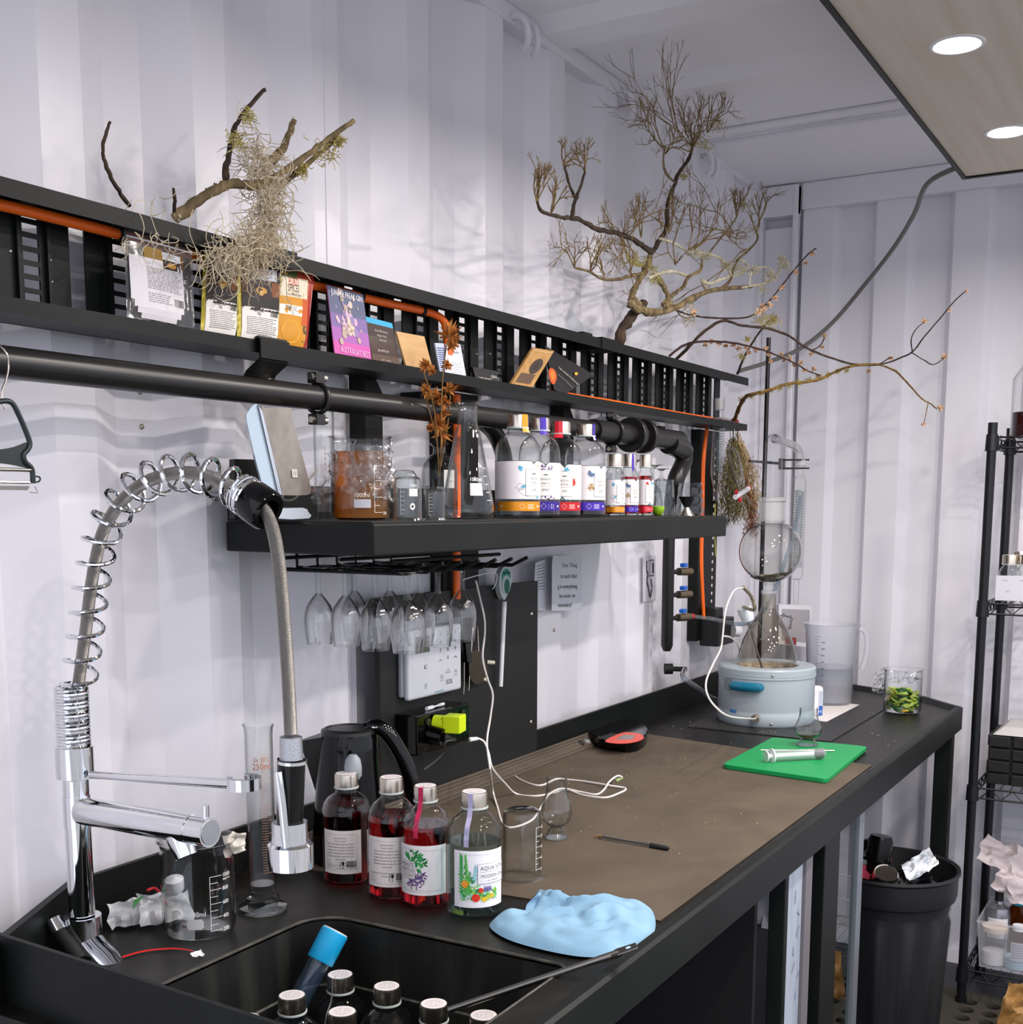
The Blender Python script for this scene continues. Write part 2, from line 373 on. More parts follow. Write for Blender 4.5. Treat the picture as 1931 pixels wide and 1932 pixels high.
# sink
sk = MB(); h2 = [(sx0+(x-sx0)*.97+.006, sy0+(y-sy0)*.97+.006) for x, y in hole]; h3 = [(sx0+(x-sx0)*.955+.009, sy0+(y-sy0)*.955+.009) for x, y in hole]
n = len(hole); SINKM = mat('worn_sink_black', '#101110', .5, bump=(300, .2, .0005), var=(22, '#33352f', .5, .85, (1, 1, .18)))
SLUDGE = mat('grey_sink_ledge', '#5b5a52', .8, bump=(150, .5, .002), var=(60, '#2a2a26', .4, .7))
rings = [(hole, ZB), (hole, ZB-.006), (h2, .744)]
sk.add([(x, y, z) for P_, z in rings for x, y in P_], [(j*n+i, j*n+(i+1) % n, (j+1)*n+(i+1) % n, (j+1)*n+i) for j in range(2) for i in range(n)], SINKM, True)
sk.add([(x, y, .744) for x, y in h2]+[(x, y, .742) for x, y in h3], [(i, (i+1) % n, (i+1) % n+n, i+n) for i in range(n)], SLUDGE)
sk.add([(x, y, .742) for x, y in h3]+[(x, y, .604) for x, y in h3], [(i, (i+1) % n, (i+1) % n+n, i+n) for i in range(n)]+[tuple(range(n, 2*n))], SINKM)
sk.build('sink_basin', parent=bt, fixn=False)
MB().tube([(x, y, ZB-.0012) for x, y in hole]+[(hole[0][0], hole[0][1], ZB-.0012)], .0024, mat('worn_sink_edge', '#4d4a42', .4, var=(30, '#1d1c1a', .4, .7)), 8, False).build('sink_lip', parent=bt)  # pale lip colour paints in a soft edge highlight along with the wear
# frame under the bench
def leg(x, y, wx=.04, wy=.04, nm='leg'): MB().box((x-wx/2, y-wy/2, 0), (x+wx/2, y+wy/2, ZB-.02), BLACK).build(nm, parent=bt, bevel=.002)
dx = lambda px: ony(px, 1640, .632).x
leg(3.535, .635, .045, .045); leg(3.535, 1.27); leg(dx(1559), .635, dx(1573)-dx(1545), .03); leg(dx(1480), .64, .02, .03, 'door_post')
for y0, y1 in ((.618, .65), (1.25, 1.28)): MB().box((.9, y0, ZB-.062), (3.54, y1, ZB-.021), BLACK).build('rail', parent=bt)
MB().box((3.52, .65, ZB-.062), (3.55, 1.25, ZB-.021), BLACK).build('rail', parent=bt)
DARKM = mat('dark_cabinet', '#0c0c0d', .6)
# dark cabinet carcass below the near part of the bench
cb = thing('under_bench_cabinet', 'dark open cabinet filling the space below the near bench', 'cabinet', (0, 0, 0))
MB().box((.9, 1.22, 0), (2.0, 1.235, .77), DARKM).build('back_panel', parent=cb)
MB().box((1.985, .66, 0), (2.0, 1.22, .77), DARKM).build('side_panel', parent=cb)
MB().box((.9, .66, .02), (1.985, 1.22, .04), DARKM).build('bottom_panel', parent=cb)
MB().box((1.99, .655, .0), (2.2, .685, .775), DARKM)
# sliding glass door under the bench
gd = thing('glass_door_panel', 'narrow glass door panel with pale aluminium stile below the bench', 'door')
ALU = mat('scuffed_aluminium', '#b9c3cf', .45, .3, bump=(40, .2, .001), var=(18, '#8b97a6', .55, .8, (1, 1, .2)))
GREENG = glass('green_tinted_glass', '#d9efe8', '#3f6e66', 1.4, 0.0, 2.0)
MB().box((dx(1487), .628, .02), (dx(1512), .640, ZB-.03), ALU).build('stile', parent=gd, bevel=.002)
MB().box((dx(1512), .622, .02), (dx(1524), .650, ZB-.03), mat('mauve_edge_strip', '#6f6a6e', .4)).build('edge_strip', parent=gd)
mk = Print(flat((dx(1488), .6275, 0), (1, 0, 0), (0, 0, 1), .0002))
for i, (u, v, a, l) in enumerate([(.03, .69, .6, .03), (.06, .66, -.9, .02), (.05, .62, .8, .028), (.035, .59, -.6, .022), (.03, .56, .9, .03), (.06, .54, 1.2, .03), (.05, .50, .4, .018), (.03, .40, .5, .014)]):
    mk.layer().path([(u+math.sin(a)*l*t*.5+.004*math.sin(6*t+i), v+math.cos(a)*l*t) for t in (0, .3, .6, 1)], .0022, '#5f6f8c')
mk.build('scratch_mark', parent=gd)
MB().box((dx(1577), .632, .02), (dx(1612), .638, ZB-.03), GREENG).build('pane', parent=gd)
MB().box((dx(1613), .625, .02), (dx(1622), .648, ZB-.03), mat('pale_edge', '#8f98a0', .3, .6)).build('edge_trim', parent=gd)

# ================================================================== SHELF
SZ0, SZ1, SYF, SXL, SXR = 1.343, 1.389, 1.0, 1.343, 2.738
sh = thing('wall_shelf', 'thick black floating shelf carrying bottles and laboratory glass', 'shelf')
poly = [(1.393, 1.318), (SXL, SYF), (2.715, SYF), (2.738, SYF+.02), (2.738, 1.318)]
MB().prism(poly, SZ0, SZ1-.001, BLACK).build('shelf_board', parent=sh, bevel=.003)
MB().prism([(1.385, 1.26), (SXL+.012, SYF+.012), (2.72, SYF+.012), (2.72, 1.26)], SZ1-.0008, SZ1+.0015, mat('shelf_mat', '#232321', .8, bump=(1500, .4, .0006))).build('shelf_mat', parent=sh)
MB().box((1.395, 1.300, SZ1), (2.715, 1.315, SZ1+.055), BLACK).build('back_upstand', parent=sh)
pr = Print(flat((1.30, 1.0, 0), (1, 0, 0), (0, 0, 1), .0002))
S0 = SZ1+.0016                   # where things stand on the shelf
# short uprights behind the shelf
for x, z0, z1, wd, nm in ((1.752, SZ1-.05, 1.64, .05, 'a'), (2.49, 1.50, 1.64, .05, 'b')):
    MB().prism([(x-wd/2, z0), (x+wd/2, z0), (x+wd/2, z1-.03), (x, z1), (x-wd/2, z1)], 1.300, 1.335, BLACK, Matrix(((1,0,0,0),(0,0,1,0),(0,1,0,0),(0,0,0,1)))).build('shelf_upright', parent=sh)

# ================================================================== CABLE TRAY along the wall
ct = thing('cable_tray', 'long black perforated cable tray running across the corrugated wall', 'cable tray')
TX0, TX1, TYB, TYF, TZ0, TZ1 = .60, 3.45, 1.286, 1.215, 1.630, 1.779
mb = MB(); mb.box((TX0, TYF, TZ1-.003), (TX1, TYB+.004, TZ1), BLACK); mb.box((TX0, TYF, TZ1-.021), (TX1, TYF+.003, TZ1-.003), BLACK); mb.build('top_flange', parent=ct)
mb = MB(); mb.box((TX0, TYF, TZ0), (TX1, TYB+.004, TZ0+.003), BLACK); mb.box((TX0, TYF, TZ0+.003), (TX1, TYF+.003, TZ0+.018), BLACK); mb.build('bottom_flange', parent=ct)
mb = MB(); y0, y1 = TYB, TYB+.003; zl, zh = 1.664, 1.778
x = TX0; k = 0; edges = []
k0 = 1.036-.1405*4
for i in range(22):
    c = k0+.1405*i; edges.append((c-.012, c+.012, 's')); edges.append((c+.058, c+.083, 'l'))
prev = TX0
for a, b, t in edges:
    if a > 3.40: break
    if b < TX0: continue
    mb.box((prev, y0, TZ0), (a, y1, TZ1), BLACK)
    mb.box((a, y0, TZ0), (b, y1, zl-.004), BLACK)
    if t == 'l': mb.box((a, y0, zh-.004), (b, y1, TZ1), BLACK)
    else:
        for j in range(7):
            z = zl-.004+.0165*j; mb.box((a, y0, z+.0105), (b, y1, min(z+.0165, TZ1)), BLACK)
    # folds between the perforations
    if t == 's':
        mb.box((b+.008, y0-.006, TZ0+.003), (b+.012, y0, TZ1-.003), BLACK); mb.box((a-.012, y0-.006, TZ0+.003), (a-.008, y0, TZ1-.003), BLACK)
    prev = b
mb.box((prev, y0, TZ0), (3.41, y1, TZ1), BLACK)
mb.build('slotted_web', parent=ct)
for x in (1.41, 2.52):
    mb = MB(); mb.box((x-.04, TYF-.003, TZ1-.022), (x+.04, TYB, TZ1+.004), BLACK); mb.build('joiner', parent=ct, bevel=.001)
for x in (.72, 1.9, 3.0):
    MB().box((x-.02, TYB+.003, 1.60), (x+.02, 1.334, 1.62), BLACK).build('wall_bracket', parent=ct)
bol = MB()
for px, py in ((20, 474), (95, 491), (40, 558), (98, 532)):
    p = ony(px, py, TYB); bol.ball((p.x, TYB-.0005, p.z), .0028, STEELD, 8, (1, .4, 1))
for px in (900, 925, 935): p = ony(px, 668, TYB); bol.ball((p.x, TYB-.0005, p.z), .0022, STEELD, 8, (1, .4, 1))
bol.build('bolt_head', parent=ct)
# z bracket that holds the tray to the pipe
zb = thing('pipe_bracket', 'black folded steel bracket hooked over the tray lip above the pipe', 'bracket')
p0 = ony(497, 640, TYF-.004); x = p0.x
T = .0035; xa, xb = ony(487, 650, TYF-.004).x, ony(541, 660, TYF-.004).x
def strip(P, x0, x1, t, m, parent, nm, hole=None):
    mb = MB()
    for a, b in zip(P, P[1:]):
        d = V((0, b[0]-a[0], b[1]-a[1])).normalized(); nn = V((0, -d.z, d.y))*t
        mb.slab([(x0, a[0], a[1]), (x1, a[0], a[1]), (x1, b[0], b[1]), (x0, b[0], b[1])], nn, m)
    return mb.build(nm, parent=parent)
strip([(TYF+.004, 1.648), (TYF-.006, 1.650), (TYF-.006, 1.622), (TYF+.020, 1.606), (TYF+.030, 1.592)], xa, xb, -T, BLACK, zb, 'strap')
pr = Print(flat((xa, TYF-.0095, 1.60), (1, 0, 0), (0, .62, -.38), .0002)); 
bo = MB(); bo.cyl((xb-.012, TYF+.022, 1.590), (xb-.012, TYF+.004, 1.583), .008, STEEL, 6, smooth=False); bo.cyl((xb-.012, TYF+.024, 1.591), (xb-.012, TYF+.020, 1.589), .012, STEEL, 16); bo.build('bolt', parent=zb)

# ================================================================== PIPE RAIL
pp = thing('pipe_rail', 'thick black steel pipe running under the cable tray to an elbow', 'pipe')
PZ, PY, PR = 1.575, 1.195, .0185
MB().cyl((.55, PY, PZ-.005), (2.45, PY, PZ+.002), PR, BLACKM, 28).build('pipe', parent=pp)
PR2 = .024
mb = MB(); mb.cyl((2.40, PY, PZ), (2.89, PY, PZ), PR2, BLACKM, 28); mb.build('pipe', parent=pp)
for x in (2.60, 2.665): MB().cyl((x-.008, PY, PZ), (x+.012, PY, PZ), PR2+.016, BLACKM, 28).build('flange', parent=pp, bevel=.002)
pe = smoothpts([ony(1262, 836, PY), ony(1288, 850, PY), ony(1290, 872, PY), ony(1276, 905, PY), ony(1270, 950, PY+.02), ony(1268, 985, 1.25)], 6)
MB().tube(pe, [.027]*8+[.022]*(len(pe)-8), BLACKM, 22).build('elbow', parent=pp)
p2 = smoothpts([ony(872, 778, 1.21), ony(905, 790, 1.22), ony(932, 815, 1.24), ony(948, 850, 1.25), ony(955, 890, 1.26), ony(958, 930, 1.27), ony(958, 975, 1.28)], 6)
MB().tube(p2, .017, BLACKM, 20).build('branch_pipe', parent=pp)
def clamp(px, py, nm, lab):
    c = ony(px, py, PY); x = c.x; r = PR if x < 2.4 else PR2
    t = thing('pipe_clamp', lab, 'clamp', (x, PY, PZ-.003 if x < 2.4 else PZ), 0, 'clamps round the black pipe')
    MB().tube([(0, (r+.003)*math.cos(a), (r+.003)*math.sin(a)) for a in [2*pi*i/24 for i in range(25)]], .0035, BLACKM, 8).build('clamp_ring', parent=t)
    for s in (-1, 1):
        MB().box((-.012, -.008, s*(r+.012)-.008), (.008, .01, s*(r+.012)+.008), BLACKM).build('lug', parent=t, bevel=.001)
        b = MB(); b.cyl((.008, -.002, s*(r+.013)), (.016, -.002, s*(r+.013)), .0055, STEEL, 12); b.cyl((-.02, -.002, s*(r+.013)), (-.012, -.002, s*(r+.013)), .005, STEEL, 6, smooth=False); b.build('bolt', parent=t)
clamp(600, 756, 'a', 'two-bolt black clamp on the pipe just past the folded bracket')
clamp(1155, 822, 'b', 'two-bolt black clamp on the pipe behind the small bottles')

# ================================================================== LIGHT BOARD
lb = thing('light_board', 'suspended pale plywood ceiling board with recessed downlights and black edge', 'light')
PLY = mat('pale_plywood', '#cfc4b2', .6, bump=(30, .1, .001), var=(9, '#ddd3c4', .3, .7, (.25, 4, 1)))
BZ = 2.20
MB().box((-.55, -.95, BZ), (3.19, .592, BZ+.018), PLY).build('plywood_panel', parent=lb)
mb = MB(); mb.box((-.55, .592, BZ-.004), (3.202, .602, BZ+.03), BLACK); mb.box((3.19, -.95, BZ-.004), (3.202, .592, BZ+.03), BLACK); mb.build('edge_trim', parent=lb)
lens = mat('lit_lens', '#fff6f0', .5, emit=LAMP_POWER)
for y, n_ in ((.452, 3), (-.118, 5), (-.69, 5)):
    for i in range(n_):
        x = 2.862-.565*i
        MB().lathe([(.0, -.0012), (.037, -.0012)], lens, 28, Matrix.Translation((x, y, BZ))).build('lens', parent=lb, fixn=False)
        MB().lathe([(.037, -.0015), (.041, -.003), (.046, -.0015), (.047, 0)], WHITEP, 28, Matrix.Translation((x, y, BZ))).build('lamp_ring', parent=lb)
for x in (.2, 1.6, 3.0): MB().box((x, .3, BZ+.018), (x+.02, .32, ZC-.02), BLACK).build('hanger', parent=lb)
# grey cable from the board to the tray
cp = [ (1778,292,.60), (1752,345,.68), (1725,405,.76), (1685,470,.86), (1630,540,.98), (1570,610,1.08), (1510,658,1.16), (1450,683,1.22), (1395,700,1.27)]
def lin(x): return x
pts = []
for px, py, y in cp: pts.append(ony(px, py, y))
pts[0] = V((3.12, .585, 2.21))
MB().tube(smoothpts(pts, 6), .0062, mat('grey_cable', '#6b6a66', .5), 10).build('power_cable', label='grey power cable hanging from the light board down to the black tray', cat='cable')
# ================================================================== FAUCET (arch lies square to the wall, over the sink)
XF = 1.02
fx = lambda px, py, dx=0: onx(px, py, XF+dx)
fa = thing('spring_faucet', 'tall chrome spring-necked kitchen tap with hose wand over the black sink', 'tap', (0, 0, 0))
ax = fx(154, 1700); AY = ax.y
def axz(py): return topz((XF, AY, 0), py)
zt = lambda py: axz(py)
B_ = (XF, AY)
def vc(z0, z1, r, m, nm, n=28, r2=None, parent=fa):
    return MB().cyl((XF, AY, z0), (XF, AY, z1), r, m, n, r2).build(nm, parent=parent, fixn=True)
vc(zt(1725), zt(1470), .0162, CHROME, 'column')
vc(zt(1775), zt(1727), .0235, CHROME, 'base_collar')
vc(zt(1560), zt(1500), .0172, CHROME, 'column_sleeve')
vc(zt(1466), zt(1408), .0235, CHROME, 'spring_collar')
b2 = MB(); b2.tube([(XF, AY, zt(1775)), fx(178, 1800), fx(200, 1822), fx(222, 1850)], [.0215, .0225, .0225, .020], CHROME, 24); b2.build('valve_body', parent=fa)
lv = MB(); lv.cyl(fx(150, 1812, -.03), fx(112, 1757, -.03), .0095, RUBBER, 18); lvo = lv.build('lever', parent=fa)
lv = MB(); lv.cyl(fx(112, 1757, -.03), fx(100, 1735, -.03), .0105, CHROME, 18); lv.build('lever_tip', parent=lvo)
# spout
a = fx(150, 1528); bnd = fx(397, 1571)
sp = MB(); sp.tube([a, a+(bnd-a)*.03, bnd], [.012, .0178, .0178], CHROME, 28); spo = sp.build('spout', parent=fa)
d = (bnd-a).normalized(); e0 = fx(362, 1564)
MB().tube([e0-d*.001, e0+d*.002], [.0184, .0184], CHROME, 28).build('joint_ring', parent=spo)
MB().cyl(bnd, bnd+d*.001, .015, mat('spout_cap', '#b9babd', .35, .9), 24).build('end_cap', parent=spo)
MB().cyl(fx(388, 1556), fx(388, 1519), .0042, CHROME, 14).build('diverter_pin', parent=spo)
MB().tube([fx(338, 1575), fx(346, 1600), fx(352, 1616)], [.0165, .0145, .0135], CHROME, 22).build('outlet', parent=spo)
# holder arm with open ring
h0 = fx(172, 1462); h1 = fx(438, 1479)
MB().tube([h0, h1], [.0048, .006], CHROME, 16).build('holder_arm', parent=fa)
hc = fx(461, 1488); zz0, zz1 = topz(hc, 1514), topz(hc, 1466)
mb = MB(); R1, R2 = .0195, .0135; ang = [math.radians(a) for a in range(-130, 131, 13)]
base = math.atan2(-1, -.15)+pi
prof = [(R2, zz0), (R1, zz0), (R1, zz1), (R2, zz1), (R2, zz0)]
mb.lathe(prof, CHROME, 28, Matrix.Translation((hc.x, hc.y, 0)), True, base+.6, base+.6+math.radians(285)); mb.build('holder_ring', parent=fa)
# coil spring + braided hose
BRAID = mat('braided_steel_hose', '#b0aca6', .35, .9)
nt = BRAID.node_tree; wv = nt.nodes.new('ShaderNodeTexWave'); wv.inputs['Scale'].default_value = 260; wv.inputs['Distortion'].default_value = 2; wv.bands_direction = 'Z'
tcn = nt.nodes.new('ShaderNodeTexCoord'); nt.links.new(tcn.outputs['Object'], wv.inputs['Vector']); bp = nt.nodes.new('ShaderNodeBump'); bp.inputs['Distance'].default_value = .001; bp.inputs['Strength'].default_value = .8
nt.links.new(wv.outputs['Fac'], bp.inputs['Height']); nt.links.new(bp.outputs[0], nt.nodes['Principled BSDF'].inputs['Normal'])
arch_px = [(147, 1300), (155, 1240), (163, 1180), (170, 1120), (180, 1060), (196, 1000), (228, 948), (275, 910), (335, 892), (390, 898), (440, 920), (470, 940)]
arch = smoothpts([fx(*p) for p in arch_px], 8)
down = smoothpts([fx(*p) for p in [(470, 940), (497, 960), (515, 1000), (526, 1060), (533, 1130), (540, 1220), (545, 1300), (549, 1385)]], 8)
MB().tube(arch+down[1:], .0075, BRAID, 14).build('braided_hose', parent=fa)
# dense lower coil
def helix(path_fn, turns, R, r, n=18):
    P = []; N_ = int(turns*n)
    for i in range(N_+1):
        t = i/N_; c, T_ = path_fn(t); u = T_.cross(V((1, 0, 0))).normalized(); w_ = T_.cross(u).normalized(); a = 2*pi*i/n
        P.append(c+(u*math.cos(a)+w_*math.sin(a))*R)
    return P
z0, z1 = zt(1408), zt(1292)
P = helix(lambda t: (V((XF, AY, z0+(z1-z0)*t)), V((0, 0, 1))), 20, .0192, .0021)
MB().tube(P, .0024, CHROME, 8).build('tight_coil', parent=fa)
L_ = [0]
for a_, b_ in zip(arch, arch[1:]): L_.append(L_[-1]+(b_-a_).length)
def onarch(t):
    s = t*L_[-1]
    for i in range(len(L_)-1):
        if L_[i+1] >= s: f = (s-L_[i])/(L_[i+1]-L_[i]); return arch[i].lerp(arch[i+1], f), (arch[i+1]-arch[i]).normalized()
    return arch[-1], (arch[-1]-arch[-2]).normalized()
P = helix(lambda t: onarch(t*.97), 14.6, .0205, .003)
MB().tube(P, .0028, CHROME, 8).build('open_coil', parent=fa)
ce, te = onarch(1.0)
P = helix(lambda t: (ce+te*(-.012+.016*t), te), 4, .0205, .003)
MB().tube(P, .0028, CHROME, 8).build('end_coil', parent=fa)
mb = MB(); e1 = fx(493, 945)
Mx = te.to_track_quat('Z', 'X').to_matrix().to_4x4(); Mx.translation = ce+te*.004
mb.lathe([(.009, .0), (.0225, .0), (.0235, .004), (.0235, .024), (.021, .028), (.0145, .028), (.0125, .004)], GLOSSB, 28, Mx); mb.build('end_bushing', parent=fa)
# wand
w0 = fx(549, 1388); w1 = fx(550, 1432); w2 = fx(547, 1560); w3 = fx(548, 1588); w4 = fx(549, 1636)
MB().tube([w0, w0.lerp(w1, .05), w1], [.009, .0125, .0135], mat('knurled_steel', '#b8bbc0', .3, 1, bump=(900, 1, .0006)), 22).build('wand_neck', parent=fa)
wo = MB().tube([w1, w2], [.0158, .0148], GLOSSB, 24).build('wand_grip', parent=fa)
MB().cyl(fx(552, 1434), fx(552, 1440), .0165, CHROME, 24).build('grip_ring', parent=wo)
MB().tube([w2+V((0,0,.006)), w3], [.0198, .0205], CHROME, 26).build('wand_collar', parent=fa)
MB().tube([w3, w3.lerp(w4, .1), w4], [.0225, .0255, .0255], CHROME, 28).build('spray_head', parent=fa)
MB().tube([fx(525, 1456, -.02), fx(533, 1520, -.02), fx(540, 1598, -.018)], [.0052, .005, .0045], CHROME, 12).build('trigger_lever', parent=fa)

# ================================================================== LABORATORY GLASS
def vessel(name, label, pos, prof, cat, group=None, rz=0, m=GLASS, wall=.0018, parts=True, n=40):
    """open glass vessel: outer profile (r, z) from centre of foot to lip; inner wall follows"""
    t = thing(name, label, cat, pos, rz, group)
    P = list(prof); inner = [(max(r-wall, 0), max(z, wall*1.6)) for r, z in reversed(P)]
    MB().lathe(P+inner, m, n).build('glass_wall', parent=t, fixn=False); return t
def grad_marks(t, R, az, h, rows, name='graduation_marks', col='#f2f2ee', ul=.022, side=1, numsize=.0085, flip=False, line=True, v0=.0, extra=None):
    pr = Print(curved(R, az, 0, .0002)); pr.layer()
    for v, s, big in rows:
        L = ul if big else ul*.65
        pr.rect(0, v-.0003, side*L, v+.0003, col) if side > 0 else pr.rect(-L, v-.0003, 0, v+.0003, col)
        if s: pr.layer().text(s, (side*(ul+.0012)) if not flip else side*(ul+.0012), v-.003 if not flip else v+.003, numsize, col, 'l' if side > 0 else 'r', .85, pi if flip else 0)
    if line: pr.rect(-.0003, rows[0][0], .0003, rows[-1][0], col)
    if extra: extra(pr)
    return pr.build(name, parent=t)
def beaker_prof(R, H): return [(0, .001), (R*.75, .001), (R*.93, .004), (R, .013), (R, H*.93), (R*1.02, H*.97), (R*1.09, H*.995), (R*1.10, H)]
FR = lambda P: towards(P)
# big beaker under the spout
Bk = stand(378, 1783, ZB, .050); Bk.z = ZB+.0004
hb = topz(Bk, 1583)-ZB; Rb = 136/2*mpp(Bk)
t = vessel('beaker', '1000ml glass beaker standing under the tap spout beside the sink', Bk, beaker_prof(Rb, hb), 'beaker', 'graduated beakers')
az = FR(Bk)
def ex(pr):
    pr.layer().text('1000ml', -.043, .0375, .0098, '#f2f2ee', 'l', .9)
    pr.layer(); u0, v0, u1, v1 = -.042, .020, -.020, .034
    pr.rect(u0+.002, v0, u1-.002, v1, '#c9c9c6'); pr.rect(u0, v0+.002, u0+.002, v1-.002, '#c9c9c6'); pr.rect(u1-.002, v0+.002, u1, v1-.002, '#c9c9c6')
rows = [(.014, '200', 1), (.0215, None, 0), (.030, '400', 1), (.0385, None, 0), (.047, '600', 1), (.0555, None, 0), (.064, '800', 1), (.072, None, 0), (.080, '1000', 1)]
rows = [(v*hb/.13*1.12, s, b) for v, s, b in rows]
pr = grad_marks(t, Rb, az+.30, hb, rows, numsize=.0078, ul=.017, extra=lambda pr: pr.layer().text('approx', .0185, rows[-1][0]-.007, .0045, '#f2f2ee', 'l'))
pr = Print(curved(Rb, az+.52, 0, .00006)); ex(pr); pr.build('capacity_print', parent=t)
# plastic scrap on its rim
scr = MB(); q = Bk+V((math.cos(az+1.45)*Rb, math.sin(az+1.45)*Rb, hb*.93))
FILMW = mat('crumpled_white_film', '#d6d0c4', .45)
def crumple(mb, c, ax_, n, amp, m, seed=1, holes=0, q=None):
    """a sheet crumpled by noise: ax_ = two edge vectors"""
    random.seed(seed); U, W = V(ax_[0]), V(ax_[1]); N_ = U.cross(W).normalized(); vs = []
    for j in range(n+1):
        for i in range(n+1):
            u, v_ = i/n-.5, j/n-.5; p = V(c)+U*u+W*v_
            k = noise.noise_vector((p+V((seed*3.1, 0, 0)))*(2.2/max(amp, .001)*.35)); k2 = noise.noise_vector((p+V((0, seed*1.7, 5)))*(5.5/max(amp, .001)*.35))
            vs.append(p+N_*(k.x*amp)+U.normalized()*(k.y*amp*.6)+W.normalized()*(k.z*amp*.6)+N_*k2.x*amp*.3)
    fs = [(j*(n+1)+i, j*(n+1)+i+1, (j+1)*(n+1)+i+1, (j+1)*(n+1)+i) for j in range(n) for i in range(n)]
    mb.add(vs, fs, m, True)
crumple(scr, q, (V((.03, -.01, .0)), V((-.004, 0, .032))), 10, .010, FILMW, 3)
scr.build('torn_film', label='small torn strip of pale film on the rim of the beaker under the tap', cat='film')
# measuring cylinder
Cy = stand(497, 1733, ZB, .035); Cy.z = ZB+.0004; hc_ = topz(Cy, 1367)-ZB; mc = mpp(Cy); Rc = 26*mc; Rf = 46*mc
t = thing('measuring_cylinder', 'tall slim 250ml glass measuring cylinder on a round foot behind the beaker', 'cylinder', Cy)
MB().lathe([(0, .001), (Rf*.96, .001), (Rf, .004), (Rf*.97, .007), (Rf*.62, .010), (Rf*.6, .014), (Rf*.68, .017), (Rf*.66, .021), (Rf*.5, .024), (Rf*.52, .030), (Rf*.46, .033)], GLASSD, 40).build('foot', parent=t, fixn=False)
MB().lathe([(Rc*.8, .030), (Rc, .036), (Rc, hc_*.95), (Rc*1.04, hc_*.985), (Rc*1.12, hc_), (Rc*1.0, hc_*.985), (Rc-.0018, hc_*.95), (Rc-.0018, .04), (0, .04)], GLASS, 36).build('glass_wall', parent=t, fixn=False)
az = FR(Cy)
pr = Print(curved(Rc, az, 0, .0002)); pr.layer().text('Ex 20°C', .004, hc_*.815, .0085, '#a8541c', 'c', .85); pr.text('250ml', .003, hc_*.775, .0125, '#a8541c', 'c', .85); pr.layer()
for k in range(46): pr.rect(.002, .06+k*.0038, .002+(.009 if k % 5 else .016), .06+k*.0038+.0005, '#b98a6a')
pr.build('graduation_marks', parent=t)
MB().slab([(0, 0, 0), (.010, 0, .004), (.002, .0, .010)], (0, .001, 0), GLASS)
# upturned 500 ml beaker by the gin bottle
B5 = stand(985, 1672, ZB, .040); B5.z = ZB+.0022; h5 = topz(B5, 1528)-ZB; R5 = 37*mpp(B5)
t = vessel('beaker', 'upturned glass beaker on the rubber mesh beside the clear gin bottle', B5, [(r, h5-z) for r, z in beaker_prof(R5, h5)], 'beaker', 'graduated beakers')
rows = [(.018*h5/.11, '500', 1), (.027*h5/.11, None, 0), (.036*h5/.11, '400', 1), (.045*h5/.11, None, 0), (.054*h5/.11, '300', 1), (.063*h5/.11, None, 0), (.071*h5/.11, '200', 1), (.085*h5/.11, '100', 1)]
grad_marks(t, R5, FR(B5)+.75, h5, rows, ul=.010, numsize=.0062, flip=False, line=True)
# tulip tasting glasses
def tulip(pos, h, R, label, liquid=None):
    t = thing('tasting_glass', label, 'glass', pos, 0, 'tulip tasting glasses on the bench')
    f = .47*R*1.4
    MB().lathe([(0, .001), (R*.72, .001), (R*.76, .003), (R*.72, h*.045), (R*.62, h*.10), (R*.46, h*.17), (R*.3, h*.195), (0, h*.20)], GLASSD, 36).build('foot', parent=t, fixn=False)
    o_ = [(R*.3, h*.19), (R*.60, h*.225), (R*.88, h*.30), (R, h*.40), (R*.97, h*.5), (R*.82, h*.63), (R*.68, h*.76), (R*.64, h*.88), (R*.66, h)]
    MB().lathe(o_+[(r-.0012, z+.0005) for r, z in reversed(o_)]+[(0, h*.2)], GLASS, 40).build('bowl', parent=t, fixn=False)
    if liquid:
        MB().lathe([(0, h*.205), (R*.56, h*.23), (R*.84, h*.30), (R*.90, h*.335), (0, h*.335)], liquid, 32).build('liquid', parent=t, fixn=False)
    return t
G1 = stand(1050, 1589, ZB, .019); G1.z = ZB+.0022; tulip(G1, topz(G1, 1470)-ZB, 30*mpp(G1), 'empty tulip-shaped tasting glass beside the upturned beaker')
PINKL = glass('pale_pink_spirit', '#eec9bd', '#c08070', 1, 0, 2)
G2 = stand(1524, 1410, ZB+.012, .016); G2.z = ZB+.0135; tulip(G2, topz(G2, 1336)-G2.z, 26*mpp(G2), 'tulip tasting glass with a sip of pink spirit on the green board', PINKL)

# ================================================================== BOTTLES
REDL = None
def liquid(name, col, dens):
    if name in MATS: return MATS[name]
    m = bpy.data.materials.new(name); m.use_nodes = True; nt = m.node_tree; b = nt.nodes['Principled BSDF']
    b.inputs['Base Color'].default_value = srgb(col); b.inputs['Transmission Weight'].default_value = 1; b.inputs['Roughness'].default_value = 0; b.inputs['IOR'].default_value = 1.34
    MATS[name] = m; return m
REDL = liquid('red_spirit', '#ef2633', 1)
CLEARL = glass('clear_spirit', '#eef6f7', '#a9c4cc', 1.0, 0, 2.6)
DARKL = liquid('dark_red_spirit', '#5b0a18', 1)
def emblem(pr, u, v, r, col, t=.0005):
    for k, rr in ((0, 1), (1, .72)):
        pr.path([(u+r*rr*math.cos(a*pi/4+k*.39), v+r*rr*math.sin(a*pi/4+k*.39)) for a in range(9)], t, col)
    pr.path([(u+(-1)**i*r*.45, v+r*.5-r*i*.33) for i in range(4)], t, col)
